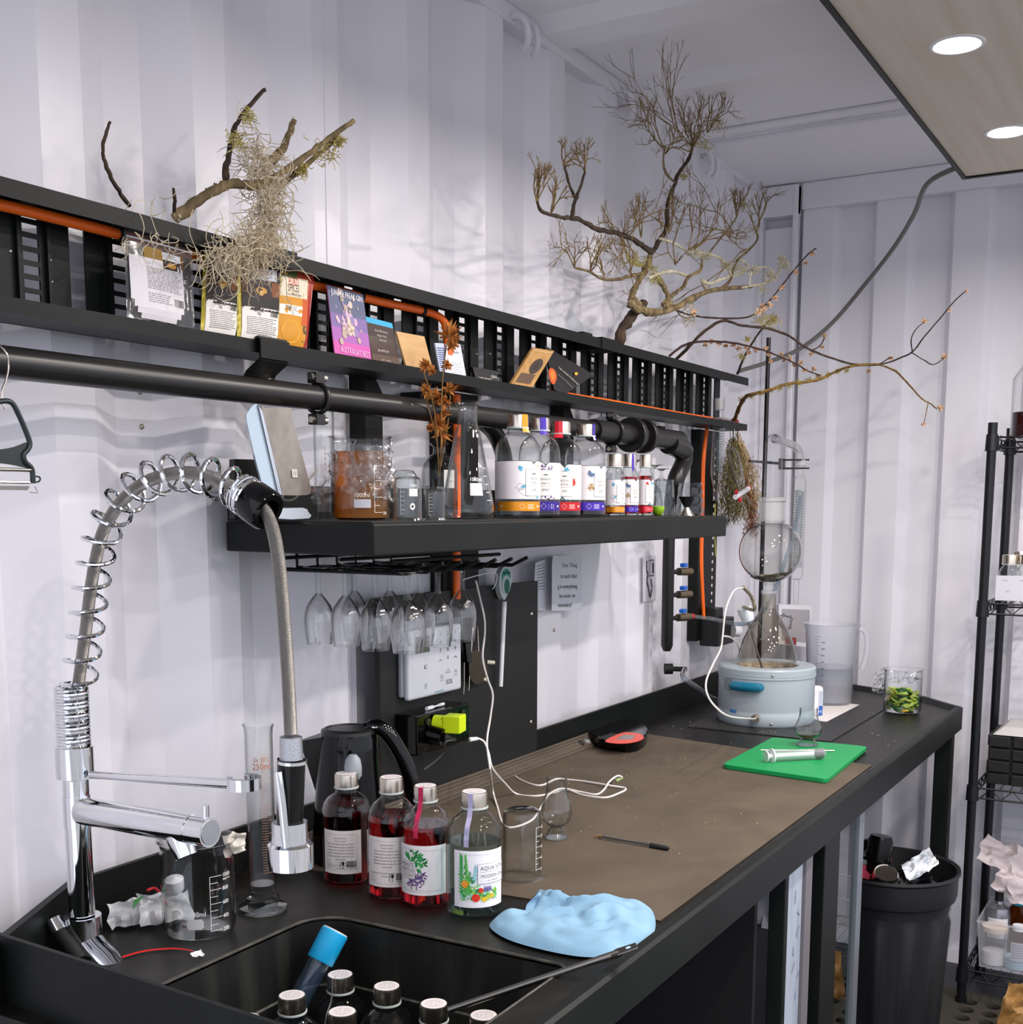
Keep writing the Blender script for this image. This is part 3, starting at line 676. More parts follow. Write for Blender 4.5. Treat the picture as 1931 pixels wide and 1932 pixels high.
def bottle(label, pos, H, R, az, liq=None, level=.6, cap=True, group=None, ribbon=None, small=False, glassm=GLASS, dish=True):
    t = thing('gin_bottle', label, 'bottle', pos, 0, group)
    o_ = [(0, .002), (R*.7, .001), (R*.93, .003), (R, H*.035), (R, H*.62), (R*.985, H*.67), (R*.92, H*.725), (R*.78, H*.775), (R*.58, H*.812), (R*.45, H*.832), (R*.43, H*.85), (R*.43, H*.875)]
    if small: o_ = [(0, .002), (R*.93, .002), (R, H*.03), (R, H*.60), (R*.97, H*.65), (R*.85, H*.71), (R*.68, H*.75), (R*.62, H*.775), (R*.62, H*.80)]
    MB().lathe(o_, glassm, 48).build('glass_body', parent=t, fixn=False)
    cr = .47 if not small else .76; c0 = .878 if not small else .80
    if cap:
        co = MB().lathe([(R*cr, H*c0), (R*cr, H*.985), (R*cr*.97, H*.998), (R*cr*.9, H)], STEEL, 40).build('cap', parent=t, fixn=False)
        co['label'] = 'brushed steel cap'
        pr = Print(lambda u, v, k: V((u, v, H*1.0+.0001*(k+1)))); pr.disc(0, 0, R*cr*.91, '#d9d3d3', 32); 
        if dish: pr.layer(); emblem(pr, 0, 0, R*cr*.62, '#5b5858', .0004)
        pr.build('cap_disc', parent=co)
        MB().lathe([(R*cr*1.0, H*(c0-.012)), (R*cr*1.06, H*(c0-.010)), (R*cr*1.06, H*(c0+.002)), (R*cr, H*(c0+.004))], mat('seal_plastic', '#b9c4c2', .3), 36).build('cap_seal', parent=t, fixn=False)
    if liq:
        wl = .003; pts = [(0, .006)]+[(r-wl, max(z, .006)) for r, z in o_[2:] if z < H*level]
        import bisect
        rl = None
        for (ra, za), (rb, zb_) in zip(o_, o_[1:]):
            if za <= H*level <= zb_: rl = ra+(rb-ra)*(H*level-za)/(zb_-za)-wl
        pts += [(rl, H*level), (0, H*level)]
        MB().lathe(pts, liq, 48).build('liquid', parent=t, fixn=False)
    if ribbon:
        col, da, wd = ribbon; a = az+da; cr2 = R*cr
        P = [(cr2*.55, H*1.001), (cr2*1.02, H*1.0), (cr2*1.04, H*.89), (R*.60, H*.82), (R*.86, H*.755), (R*1.005, H*.66), (R*1.008, H*.60)]
        mb = MB(); vs = []
        for r, z in P:
            for s in (-1, 1): vs.append((r*math.cos(a)-s*wd*math.sin(a), r*math.sin(a)+s*wd*math.cos(a), z))
        mb.add(vs, [(2*i, 2*i+2, 2*i+3, 2*i+1) for i in range(len(P)-1)], C(col), False); mb.build('ribbon', parent=t, fixn=False)
    return t
BACK = ['Amante Spiritus', '"Lover\'s Spirit"', 'Like a kiss shared between lovers,', 'Amante Spiritus leaves a lingering', 'whisper upon the lips. Tasmanian', 'pepper and elderberries and vapour', 'infused botanicals make this spirit', 'truly special.', '', 'Serve ice cold with a gentle squeeze', 'of fresh lime.']
def backlabel(t, R, az, z0, h, wd, col='#e6dfdc'):
    pr = Print(curved(R, az, z0, .00006)); hw = wd/2
    pr.rect(-hw, 0, hw, h, col); pr.layer(); pr.frame(-hw+.006, .005, hw-.008, h-.006, .0003, '#6a6664')
    v = h-.0125
    for s in BACK:
        if s: pr.layer().text(s, -.001, v, .0036, '#5c5755', 'c', .88)
        else: pr.rect(-.009, v+.001, .009, v+.0013, '#8a8582')
        v -= .0047
    u = hw-.024; pr.layer(); random.seed(5)
    while u < hw-.009: w_ = random.choice((.0003, .0006, .0009)); pr.rect(u, .0105, u+w_, .0205, '#2e3a36'); u += w_+.0005
    pr.text('9 349898 12388', hw-.0165, .0075, .0024, '#333', 'c')
    uu = hw-.029; pr.disc(uu, .017, .0022, '#222', 12, .0032); pr.rect(uu-.0003, .0095, uu+.0003, .0145, '#222'); pr.rect(uu-.0018, .009, uu+.0018, .0096, '#222'); pr.rect(uu-.0045, .009, uu-.004, .021, '#222')
    for k in range(5): pr.rect(-hw+.007, .021-k*.0017, -hw+.018-(k % 3)*.003, .0213-k*.0017, '#8a8582')
    for k in range(3): pr.frame(-hw+.007+k*.004, .0085, -hw+.010+k*.004, .0115, .0003, '#77716e')
    return pr.build('back_label', parent=t)
def frontlabel_lav(t, R, az, z0, h, wd):
    pr = Print(curved(R, az, z0, .00002)); hw = wd/2
    pr.rect(-hw, 0, hw, h, '#ece8e8'); pr.layer(); pr.frame(-hw+.004, .005, hw-.007, h-.006, .0003, '#55605a'); pr.frame(-hw+.006, .007, hw-.009, h-.008, .0004, '#55605a')
    random.seed(11); c = (-hw+.030, h*.50)
    for k in range(70):
        a = random.uniform(-.3, 2.4); r = random.uniform(.004, .024); pr.layer() if k % 6 == 0 else 0
        pr.leaf(c[0]+r*math.cos(a)*.75, c[1]+.003+r*math.sin(a), random.uniform(.005, .010), .0028, a+random.uniform(-.7, .7), random.choice(('#1f8a3a', '#2f9e4a', '#176b35', '#3f8f5a')))
    for k in range(130):
        a = random.uniform(-2.4, .2); r = random.uniform(.004, .024); pr.layer() if k % 8 == 0 else 0
        pr.leaf(c[0]+r*math.cos(a)*.8, c[1]-.006+r*math.sin(a)*.9, random.uniform(.002, .005), .0020, random.uniform(0, 6), random.choice(('#5a3d7a', '#6d4f8e', '#46305f', '#8a74a8')))
    b1 = c[0]+.003; pr.layer(); pr.layer().rect(-hw, c[1]-.013, b1, c[1]+.013, '#e2dedd'); pr.layer().frame(-hw, c[1]-.013, b1, c[1]+.013, .0004, '#333')
    pr.layer().text('AMANTE', b1-.0022, c[1]+.0045, .0085, '#2c3531', 'r', .8); pr.text('SPIRITUS', b1-.0022, c[1]-.0030, .0085, '#2c3531', 'r', .8)
    pr.rect(-hw, c[1]-.0050, b1-.002, c[1]-.0045, '#2c3531'); pr.text('LOVE SPIRIT', b1-.0022, c[1]-.0100, .0048, '#2c3531', 'r', .85)
    return pr.build('front_label', parent=t)
def frontlabel_gin(t, R, az, z0, h, wd):
    pr = Print(curved(R, az, z0, .00002)); hw = wd/2
    pr.rect(-hw, 0, hw, h, '#f2f1f6'); pr.layer(); pr.frame(-hw+.0125, .009, hw-.006, h-.005, .0003, '#3c4744'); pr.frame(-hw+.014, .0105, hw-.0075, h-.0065, .0002, '#3c4744')
    random.seed(21); G_ = ('#2f9e3f', '#6cc04a', '#1f7d3a', '#8fd08a', '#9fd0cf', '#4fae5f', '#a8c93a'); x0 = -hw+.014
    for k in range(210):                                   # foliage mass, tall at the left and low along the foot
        u = x0+abs(random.gauss(0, .012)) if k % 2 else random.uniform(x0, hw-.012); v = random.uniform(.010, h-.020-(u-x0)*1.6) if k % 2 else random.uniform(.010, .022)
        if v < .010: continue
        pr.layer() if k % 8 == 0 else 0
        pr.leaf(u, v, random.uniform(.004, .010), random.uniform(.0020, .0036), random.uniform(.3, 2.8), random.choice(G_))
    for k in range(12): pr.layer().leaf(x0+.003-.0002*k, .018+k*.0046, .0115, .0030, 2.65-.06*k, '#3aa548'); pr.leaf(x0+.004, .020+k*.0044, .010, .0028, .55+.08*k, '#5cb84f')
    for k in range(5): pr.leaf(x0+.012+.0015*k, .040+.003*k, .012, .003, .3+.3*k, '#8cc6cf')
    for u, v, r, c in ((.0035, .034, .0052, '#f0921e'), (.0025, .035, .0034, '#f7a640'), (.019, .0145, .0058, '#e0331f'), (.026, .025, .0036, '#dd3a26'), (.031, .012, .0040, '#e8c02a'), (.037, .0145, .0036, '#b7c33a'), (.043, .016, .0036, '#d7b93a')):
        pr.layer().disc(x0+u, v, r, c, 14)
    for k in range(4): pr.layer().leaf(x0+.031+k*.003, .022, .010, .0026, 1.5, '#6a5c9a')
    u0 = x0+.0215; pr.layer(); pr.layer().rect(u0, .034, hw-.001, .063, '#eceaee'); pr.layer().frame(u0, .034, hw-.001, .063, .0004, '#333')
    pr.layer().text('AQUA VITAE', u0+.0035, .0535, .0082, '#2c3531', 'l', .92); pr.rect(u0+.003, .0508, hw-.003, .0512, '#2c3531'); pr.text('MODERN GIN', u0+.0045, .0425, .0070, '#2c3531', 'l', .85); pr.text('— IN CUPRUM —', u0+.010, .0372, .0032, '#2c3531', 'l')
    return pr.build('front_label', parent=t)
GB = 'tall gin bottles with steel caps on the bench corner'
specs = [(657, 1674, 1459, 'left', 'clear-shouldered bottle of red spirit, leftmost of the four on the bench, back label showing'),
         (741, 1702, 1466, 'mid', 'bottle of red spirit with a barcoded back label, second from the left on the bench'),
         (805, 1718, 1482, 'front', 'bottle of red spirit with pink ribbon and lavender label beside the clear gin')]
for i, (px, pb, pt, k, lab) in enumerate(specs):
    b = stand(px, pb, ZB, .038); b.z = ZB+.0003; Hh = topz(b, pt)-ZB; R = (46 if i else 46)*mpp(b)
    t = bottle(lab, b, Hh, R, FR(b), REDL, (.74, .69, .68)[i], ribbon=((None, ('#7a1a2c', 1.5, .0011), ('#b81f4f', -.42, .0036))[i]), group=GB)
    az = FR(b)
    if i == 0: backlabel(t, R+.0004, az-.26, Hh*.12, Hh*.40, .064)
    if i == 1: backlabel(t, R+.0004, az-.18, Hh*.12, Hh*.42, .072)
    if i == 2: frontlabel_lav(t, R+.0004, az-.22, Hh*.12, Hh*.42, .082)
b = stand(896, 1739, ZB, .040); b.z = ZB+.0003; Hh = topz(b, 1493)-ZB; R = 52*mpp(b); az = FR(b)
t = bottle('clear gin bottle with bright botanical fruit label and pale ribbon beside the blue cloth', b, Hh, R, az, CLEARL, .60, ribbon=('#a9a4c4', -.30, .0036), group=GB, glassm=glass('aqua_glass', '#f1f8f7', '#92a8a3', 1.2, 0, 3.0))
frontlabel_gin(t, R+.0004, az+.22, Hh*.11, Hh*.46, .080)
# bottles standing in the sink
caps = [(642, 1838, 'c'), (730, 1860, 'd'), (551, 1877, 't'), (646, 1908, 'c'), (819, 1893, 'c'), (913, 1915, 'c'), (465, 1921, 'c')]
labs = ['rearmost bottle in the sink, clear, next to the capped test tube', 'dark bottle in the sink, right of the rearmost cap', 'bottle holding teal liquid in the sink under the test tube', 'front bottle in the sink below the rearmost cap', 'sink bottle beside the dark bottle, touched by the steel rod', 'rightmost sink bottle, only its cap in view', 'leftmost sink bottle, cap half hidden by the black end panel']
TEAL = glass('teal_liquid', '#2aa9b8', '#0f5560', 1, 0, 2)
zc = .783
for i, (px, py, k) in enumerate(caps):
    p = onz(px, py, zc); p.z = .6045; Rr = .0385
    t = bottle(labs[i], p, zc-.6045, Rr, FR(p), {'c': CLEARL, 'd': DARKL, 't': TEAL}[k], .6 if k != 't' else .78, group='bottles standing in the sink', ribbon=('#8c8985', -.6, .0011) if i == 0 else None)
# ================================================================== THINGS ON THE BENCH
# rubber mesh mat: brown, lies over the bench and climbs the splashback a little
def meshmat():
    m = mat('brown_mesh_rubber', '#4a4138', .75); nt = m.node_tree; N = nt.nodes; L = nt.links; b = N['Principled BSDF']
    tc = N.new('ShaderNodeTexCoord'); mp = N.new('ShaderNodeMapping'); mp.inputs['Scale'].default_value = (190, 190, 190); L.new(tc.outputs['Object'], mp.inputs[0])
    ck = N.new('ShaderNodeTexVoronoi'); ck.distance = 'CHEBYCHEV'; ck.inputs['Randomness'].default_value = 0; L.new(mp.outputs[0], ck.inputs['Vector']); ck.inputs['Scale'].default_value = 1.0
    cr = N.new('ShaderNodeValToRGB'); cr.color_ramp.elements[0].position = .26; cr.color_ramp.elements[1].position = .36; cr.color_ramp.elements[0].color = srgb('#1d1a17'); cr.color_ramp.elements[1].color = srgb('#574c3f')
    L.new(ck.outputs['Distance'], cr.inputs[0])
    n = N.new('ShaderNodeTexNoise'); n.inputs['Scale'].default_value = 9; n.inputs['Detail'].default_value = 6; L.new(tc.outputs['Object'], n.inputs['Vector'])
    c2 = N.new('ShaderNodeValToRGB'); c2.color_ramp.elements[0].position = .35; c2.color_ramp.elements[1].position = .72; c2.color_ramp.elements[0].color = (1, 1, 1, 1); c2.color_ramp.elements[1].color = (.68, .66, .65, 1); L.new(n.outputs['Fac'], c2.inputs[0])
    mu = N.new('ShaderNodeMix'); mu.data_type = 'RGBA'; mu.blend_type = 'MULTIPLY'; mu.inputs['Factor'].default_value = 1; L.new(cr.outputs[0], mu.inputs['A']); L.new(c2.outputs[0], mu.inputs['B']); L.new(mu.outputs['Result'], b.inputs['Base Color'])
    bp = N.new('ShaderNodeBump'); bp.inputs['Distance'].default_value = .0012; bp.inputs['Strength'].default_value = .9; L.new(ck.outputs['Distance'], bp.inputs['Height']); L.new(bp.outputs[0], b.inputs['Normal']); return m
MESHM = meshmat()
mt = thing('mesh_mat', 'brown woven rubber mesh mat covering the middle of the bench', 'mat')
A_ = onz(950, 1690, ZB); B2 = onz(1240, 1738, ZB); C2 = onz(1638, 1455, ZB); D2 = onz(1383, 1424, ZB)
E2 = V((2.78, 1.262, ZB)); F2 = V((1.36, 1.262, ZB))
mb = MB(); mb.slab([(A_.x+.0, A_.y, ZB+.0002), (B2.x, YF+.038, ZB+.0002), (2.70, YF+.038, ZB+.0002), (2.735, D2.y, ZB+.0002), (2.79, 1.262, ZB+.0002), (1.44, 1.262, ZB+.0002)], (0, 0, .0018), MESHM)
mb.build('mat_sheet', parent=mt)
mb = MB(); mb.slab([(1.44, 1.262, ZB+.0008), (2.79, 1.262, ZB+.0008), (2.79, 1.296, ZB+.028), (1.44, 1.296, ZB+.028)], (0, -.0008, .0016), MESHM); mb.build('turned_up_edge', parent=mt)
# smooth black mat under the heating mantle
mb = MB(); q = [onz(1297, 1372, ZB), onz(1567, 1401, ZB), onz(1688, 1328, ZB), onz(1420, 1306, ZB)]; mb.slab([(p.x, p.y, ZB+.0002) for p in q], (0, 0, .0025), mat('smooth_black_rubber', '#232322', .5, var=(30, '#3a3936', .5, .8)))
mb.build('flat_mat', label='smooth black rubber sheet under the heating mantle and jug', cat='mat')
# crumbs and flecks, far too many to count
random.seed(4); mb = MB()
for k in range(420):
    x = random.uniform(1.5, 3.4); y = random.uniform(YF+.05, 1.25); r = random.choice((.0006, .0008, .001, .0018)); c = random.choice(('#8a8378', '#b8b0a4', '#c9a27a', '#6f6a62'))
    mb.add([(x+r*math.cos(a)*random.uniform(.5, 1.5), y+r*math.sin(a)*random.uniform(.5, 1.5), ZB+.0025) for a in (0, 2, 4)]+[(x, y, ZB+.0025+r)], [(0, 1, 3), (1, 2, 3), (2, 0, 3)], C(c))
mb.build('crumb', label='pale crumbs and flecks scattered over the bench mats', cat='crumbs', kind='stuff')

# green cutting board
q = [onz(1363, 1452, ZB), onz(1560, 1481, ZB), onz(1637, 1418, ZB), onz(1458, 1400, ZB)]
GRN = mat('green_cutting_board', '#0a8f4c', .45, bump=(400, .15, .0003))
pts = []
for i in range(4):
    a, b, c = q[i-1], q[i], q[(i+1) % 4]; r = .014
    u = (a-b).normalized()*r; w_ = (c-b).normalized()*r
    for k in range(5): t_ = k/4; pts.append((b+u)*(1-t_)**2+b*2*t_*(1-t_)+(b+w_)*t_*t_)
MB().prism([(p.x, p.y) for p in pts], ZB+.0025, ZB+.0128, GRN).build('cutting_board', bevel=.0015, label='green plastic cutting board lying on the mesh mat', cat='cutting board')
# syringe on it
def frame_at(a, b):
    d = (b-a); M = d.to_track_quat('Z', 'Y').to_matrix().to_4x4(); M.translation = a; return M, d.length
sa, sb = onz(1450, 1427, ZB+.026), onz(1556, 1421, ZB+.026)
sy = thing('syringe', 'large clear plastic syringe lying on the green cutting board', 'syringe')
M_, L2 = frame_at(sa, sb); sr = .0115
MB().lathe([(sr, .01), (sr, L2*.98), (sr*.75, L2), (0, L2)], MILKY, 24, M_).build('barrel', parent=sy, fixn=False)
MB().lathe([(0, .008), (sr*1.45, .008), (sr*1.45, .011), (0, .011)], WHITEP, 24, M_).build('flange', parent=sy)
MB().lathe([(0, -.006), (sr*1.1, -.006), (sr*1.1, -.003), (sr*.45, -.003), (sr*.45, L2*.8), (0, L2*.8)], WHITEP, 20, M_).build('plunger', parent=sy)
MB().lathe([(0, L2*.86), (sr*.94, L2*.86), (sr*.94, L2*.96), (0, L2*.97)], RUBBER, 24, M_).build('plunger_seal', parent=sy)
# thin knife behind syringe
mb = MB(); mb.cyl(onz(1436, 1415, ZB+.016), onz(1575, 1416, ZB+.016), .0018, STEEL, 8); mb.build('metal_skewer', label='thin steel skewer lying behind the syringe on the green board', cat='skewer')

# pen
pa, pb = onz(1120, 1576, ZB+.006), onz(1263, 1601, ZB+.006)
pn = thing('ballpoint_pen', 'clear ballpoint pen with black cap on the mesh mat', 'pen'); M_, L2 = frame_at(pa, pb)
MB().lathe([(.0036, .012), (.0036, L2*.78)], glass('pen_plastic', '#eef0f0', '#8a8f90', 1, .05, 2), 6, M_, False).build('barrel', parent=pn, fixn=False)
MB().lathe([(0, .0), (.0007, .0), (.0026, .014), (.0032, .016), (0, .016)], mat('amber_tip', '#b98a4a', .3, .4), 12, M_).build('tip', parent=pn)
MB().lathe([(.0012, .016), (.0012, L2*.76)], C('#3a3a3c'), 8, M_).build('ink_tube', parent=pn)
MB().lathe([(0, L2*.76), (.0046, L2*.76), (.0042, L2*.97), (.0022, L2), (0, L2)], RUBBER, 14, M_).build('cap', parent=pn)

# white USB leads
WH = mat('white_cable', '#dcd8d4', .4)
g = lambda px, py, dz=.003: onz(px, py, ZB+dz)
cab = [ony(902, 1393, 1.20), ony(914, 1400, 1.19), ony(922, 1420, 1.18), ony(930, 1450, 1.17), g(955, 1480, .03), g(975, 1498), g(1010, 1502), g(1040, 1497), g(1068, 1490, .004), g(1100, 1500), g(1140, 1505), g(1165, 1498), g(1181, 1488), g(1150, 1482, .006), g(1100, 1474, .004), g(1072, 1471, .003), g(1050, 1470), g(1020, 1482), g(990, 1475), g(970, 1462), g(972, 1450), g(990, 1447), g(1008, 1451)]
MB().tube(smoothpts(cab, 6), .0021, WH, 8).build('usb_cable', label='white cable from the yellow charger coiling over the mesh mat', cat='cable')
cab = [ony(898, 1095, 1.27), ony(905, 1125, 1.27), ony(914, 1165, 1.26), ony(915, 1195, 1.26), ony(911, 1240, 1.255), ony(920, 1280, 1.25), ony(930, 1310, 1.24), ony(926, 1350, 1.23), ony(919, 1400, 1.20), ony(925, 1450, 1.15), g(930, 1490, .02), g(938, 1520), g(955, 1560, .003), g(1000, 1550), g(1020, 1525), g(1035, 1500, .006), g(1060, 1488, .008), g(1095, 1494, .004), g(1125, 1499), g(1140, 1490, .004), g(1150, 1475, .01), g(1165, 1464, .014), g(1174, 1466, .010)]
MB().tube(smoothpts(cab, 6), .0021, WH, 8).build('usb_cable', label='white lead hanging from the shelf down past the keypad to the mat', cat='cable')
pl = MB(); pl.cyl(g(1174, 1468, .006), g(1162, 1474, .004), .0035, mat('green_plug', '#8ea06a', .4), 10); pl.cyl(g(1162, 1474, .004), g(1155, 1478, .003), .0014, STEEL, 8); pl.build('jack_plug', label='small green and silver plug at the end of the white lead', cat='plug')

# tachometer-like meter with red face
mc_ = onz(1155, 1405, ZB+.001)
me_ = thing('hand_meter', 'black and red handheld meter with grey screen near the splashback', 'meter')
o1 = [onz(*p, ZB+.001) for p in ((1109, 1404), (1180, 1421), (1215, 1412), (1221, 1392), (1200, 1379), (1150, 1380))]
pts = smoothpts(o1, 5, True)
MB().prism([(p.x, p.y) for p in pts], ZB+.0025, ZB+.030, GLOSSB).build('case', parent=me_, bevel=.003)
c0 = sum((p for p in o1), V())/6
face = [onz(*p, ZB+.0305) for p in ((1142, 1398), (1165, 1403), (1195, 1401), (1214, 1394), (1212, 1387), (1196, 1383), (1174, 1383))]
MB().prism([(p.x, p.y) for p in smoothpts(face, 4, True)], ZB+.0302, ZB+.0312, mat('red_orange_plastic', '#d8452c', .35)).build('red_face', parent=me_)
sc_ = [onz(*p, ZB+.0312) for p in ((1162, 1395), (1192, 1395), (1200, 1388), (1178, 1386))]
MB().prism([(p.x, p.y) for p in sc_], ZB+.0312, ZB+.0316, mat('grey_screen', '#6f6c66', .2)).build('screen', parent=me_)
sc_ = [onz(*p, ZB+.0302) for p in ((1125, 1393), (1143, 1396), (1172, 1386), (1155, 1383))]
MB().prism([(p.x, p.y) for p in sc_], ZB+.0302, ZB+.0308, RUBBER).build('recess_pad', parent=me_)
mb = MB(); mb.ball(onz(1095, 1405, ZB+.012), .0105, RUBBER, 14); mb.build('knob', parent=me_)
a_, b_ = onz(1100, 1400, ZB+.012), onz(1110, 1402, ZB+.012); MB().cyl(a_, b_, .0085, mat('grey_hub', '#9aa0a0', .4), 12).build('hub', parent=me_)
MB().tube([onz(1166, 1381, ZB+.01), onz(1185, 1374, ZB+.006), onz(1200, 1366, ZB+.004)], .0022, mat('pale_blue_lead', '#8fb0cf', .4), 8).build('drinking_straw', label='thin pale blue tube poking out behind the meter', cat='tube')

# blue microfibre cloth
CLOTH = mat('blue_microfibre', '#7399b4', .9, bump=(900, .7, .0012), var=(14, '#88aec8', .35, .7))
def clothmesh():
    ctrl = [(925, 1752, 0), (935, 1738, .006), (1000, 1730, .012), (1005, 1700, .008), (1015, 1686, .012), (1030, 1700, .010), (1075, 1708, .010), (1110, 1700, .014), (1180, 1702, .018), (1225, 1712, .012), (1238, 1745, .006), (1225, 1775, .003), (1180, 1800, .001), (1110, 1808, .001), (1030, 1795, .002), (960, 1775, .004)]
    rim = [onz(px, py, ZB+.003) for px, py, _ in ctrl]; rim = smoothpts(rim, 3, True); n = len(rim)
    c = V((sum(p.x for p in rim)/n, sum(p.y for p in rim)/n, ZB)); vs = []; fs = []; K = 16
    for k in range(K+1):
        s = 1-k/K
        for i, p in enumerate(rim):
            x = c.x+(p.x-c.x)*s; y = c.y+(p.y-c.y)*s
            if y < YF+.012 and k > 0: pass
            hh = .011*(1-s**6)**.8+.003
            hh += .024*abs(noise.noise(V((x*22, y*26, 2.3))))*(1-s**4)+.022*max(0, noise.noise(V((x*44+y*40, y*19-x*19, 7.1))))*(1-s**4)
            hh += .012*math.exp(-((x*.9+y*.5-(c.x*.9+c.y*.5)-.01+.02*math.sin(y*30))/.012)**2)*(1-s**3)
            vs.append((x, y, ZB+.0022+(hh if k > 0 else .002)))
    fs = [(k*n+i, k*n+(i+1) % n, (k+1)*n+(i+1) % n, (k+1)*n+i) for k in range(K) for i in range(n)]
    mb = MB(); mb.add(vs, fs, CLOTH, True)
    # turned-up corner
    a_, b_, t_ = onz(1003, 1712, ZB+.012), onz(1030, 1708, ZB+.014), onz(1012, 1688, ZB+.03)
    P = smoothpts([onz(1008, 1720, ZB+.012), onz(1006, 1705, ZB+.020), onz(1014, 1692, ZB+.030), onz(1020, 1684, ZB+.034)], 4); vs = []
    for i, p in enumerate(P):
        w_ = .013*(1-i/(len(P)-1))+.001; q = V((.8, -.55, 0)).normalized()*w_; vs += [p-q, p+V((0, 0, .003)), p+q]
    mb.add(vs, [(3*i+j, 3*i+j+1, 3*i+j+4, 3*i+j+3) for i in range(len(P)-1) for j in (0, 1)], CLOTH, True)
    o = mb.build('microfibre_cloth', label='pale blue microfibre cloth heaped on the bench corner by the sink', cat='cloth', fixn=False)
    return o
cl = clothmesh(); md = cl.modifiers.new('s', 'SUBSURF'); md.levels = 1; md.render_levels = 2
# steel rod with flattened drilled end, leaning out of the sink
ra, rb_ = onz(1168, 1797, ZB+.030), onx(846, 1906, 1.19)
rd = thing('steel_rod', 'long steel rod with drilled flat end leaning from the sink over the cloth', 'rod')
MB().cyl(ra, rb_, .0042, STEELD, 14).build('shaft', parent=rd)
d = (ra-rb_).normalized(); sd = d.cross(V((0, 0, 1))).normalized(); up_ = sd.cross(d).normalized()
mb = MB(); P = [ra-d*.012-sd*.003, ra-d*.002-sd*.010, ra+d*.024-sd*.009, ra+d*.024+sd*.009, ra-d*.002+sd*.010, ra-d*.012+sd*.003]; mb.slab([p+up_*.002 for p in P], -up_*.002, STEELD); mb.build('flat_end', parent=rd, bevel=.0008)
pr = Print(flat(ra+up_*.0021, d, -sd, .00006)); pr.disc(.013, 0, .0035, '#a9cfe8', 16); pr.build('drilled_hole', parent=rd)

# test tube with blue cap in the sink
ta, tb = onx(633, 1757, 1.262), onx(578, 1862, 1.215); dd = (ta-tb).normalized(); tb = ta-dd*.150
tt = thing('test_tube', 'large glass test tube with bright blue cap standing in the sink corner', 'test tube'); M_, L2 = frame_at(tb, ta)
MB().lathe([(0, 0), (.010, .003), (.0145, .012), (.0155, L2-.04)], glass('bluish_glass', '#d5e2f0', '#5f7f9f', 2.6, .03, 1.8, .07, srgb('#7f9fc0')), 28, M_).build('glass_tube', parent=tt, fixn=False)
MB().lathe([(.0178, L2-.045), (.0190, L2-.043), (.0195, L2-.002), (.0175, L2)], mat('bright_blue_plastic', '#16a5dc', .4), 30, M_).build('cap', parent=tt, fixn=False)
MB().lathe([(.0182, L2-.001), (.0178, L2+.001), (0, L2+.001)], mat('cap_top', '#d9d2c8', .5), 30, M_).build('cap_top', parent=tt, fixn=False)

# used foil wrapper, pouch spout and red tie near the tap
FOIL = mat('crumpled_pouch', '#dcd9d8', .4, var=(40, '#c3cbd0', .4, .7))
wr = thing('crumpled_pouch', 'crumpled white pouch with green patch and red strip behind the beaker', 'wrapper')
mb = MB(); base = onz(262, 1722, ZB)
crumple(mb, onz(268, 1716, ZB+.022), ((.075, -.045, .01), (.008, .015, .030)), 22, .011, FOIL, 8)
crumple(mb, onz(312, 1712, ZB+.028), ((.050, -.045, .0), (.008, .015, .036)), 18, .010, FOIL, 12)
ob = mb.build('pouch_body', parent=wr, fixn=False)
P = [onz(*p, ZB+.045) for p in ((278, 1680), (292, 1676), (305, 1688), (312, 1705))]; mb = MB(); mb.tube(smoothpts(P, 4), .0020, C('#c5242a'), 6); mb.build('red_strip', parent=wr)
mb = MB(); P = [onz(*p, ZB+.045) for p in ((250, 1715), (252, 1700), (272, 1690), (262, 1702))]; mb.slab(P, (0, 0, .001), C('#2c7a2e')); mb.build('green_patch', parent=wr)
mb = MB(); mb.tube(smoothpts([onz(330, 1700, ZB+.02), onz(330, 1680, ZB+.045), onz(329, 1662, ZB+.062), onz(327, 1652, ZB+.07)], 4), [.010]*5+[.013]*5+[.006, .004, .001], WHITEP, 14); mb.build('plastic_scoop', label='white plastic scoop tip standing behind the beaker glass', cat='scoop')
P = [onz(*p, ZB+.002) for p in ((230, 1806), (265, 1796), (300, 1791), (335, 1790), (364, 1794))]; tr = thing('tear_strip', 'thin red tear-off strip with white end lying by the sink edge', 'strip')
mb = MB(); S = smoothpts(P, 4); vs = []
for p in S: vs += [p+V((.001, .0022, 0)), p-V((.001, .0022, 0)), p+V((0, 0, .0012))]
mb.add(vs, [(3*i+j, 3*i+(j+1) % 3, 3*i+3+(j+1) % 3, 3*i+3+j) for i in range(len(S)-1) for j in range(3)], mat('red_plastic', '#c9211c', .35)); mb.build('red_band', parent=tr)
mb = MB(); crumple(mb, onz(372, 1799, ZB+.006), ((.014, -.006, 0), (.004, .010, .003)), 6, .003, WHITEP, 4); mb.build('torn_end', parent=tr, fixn=False)

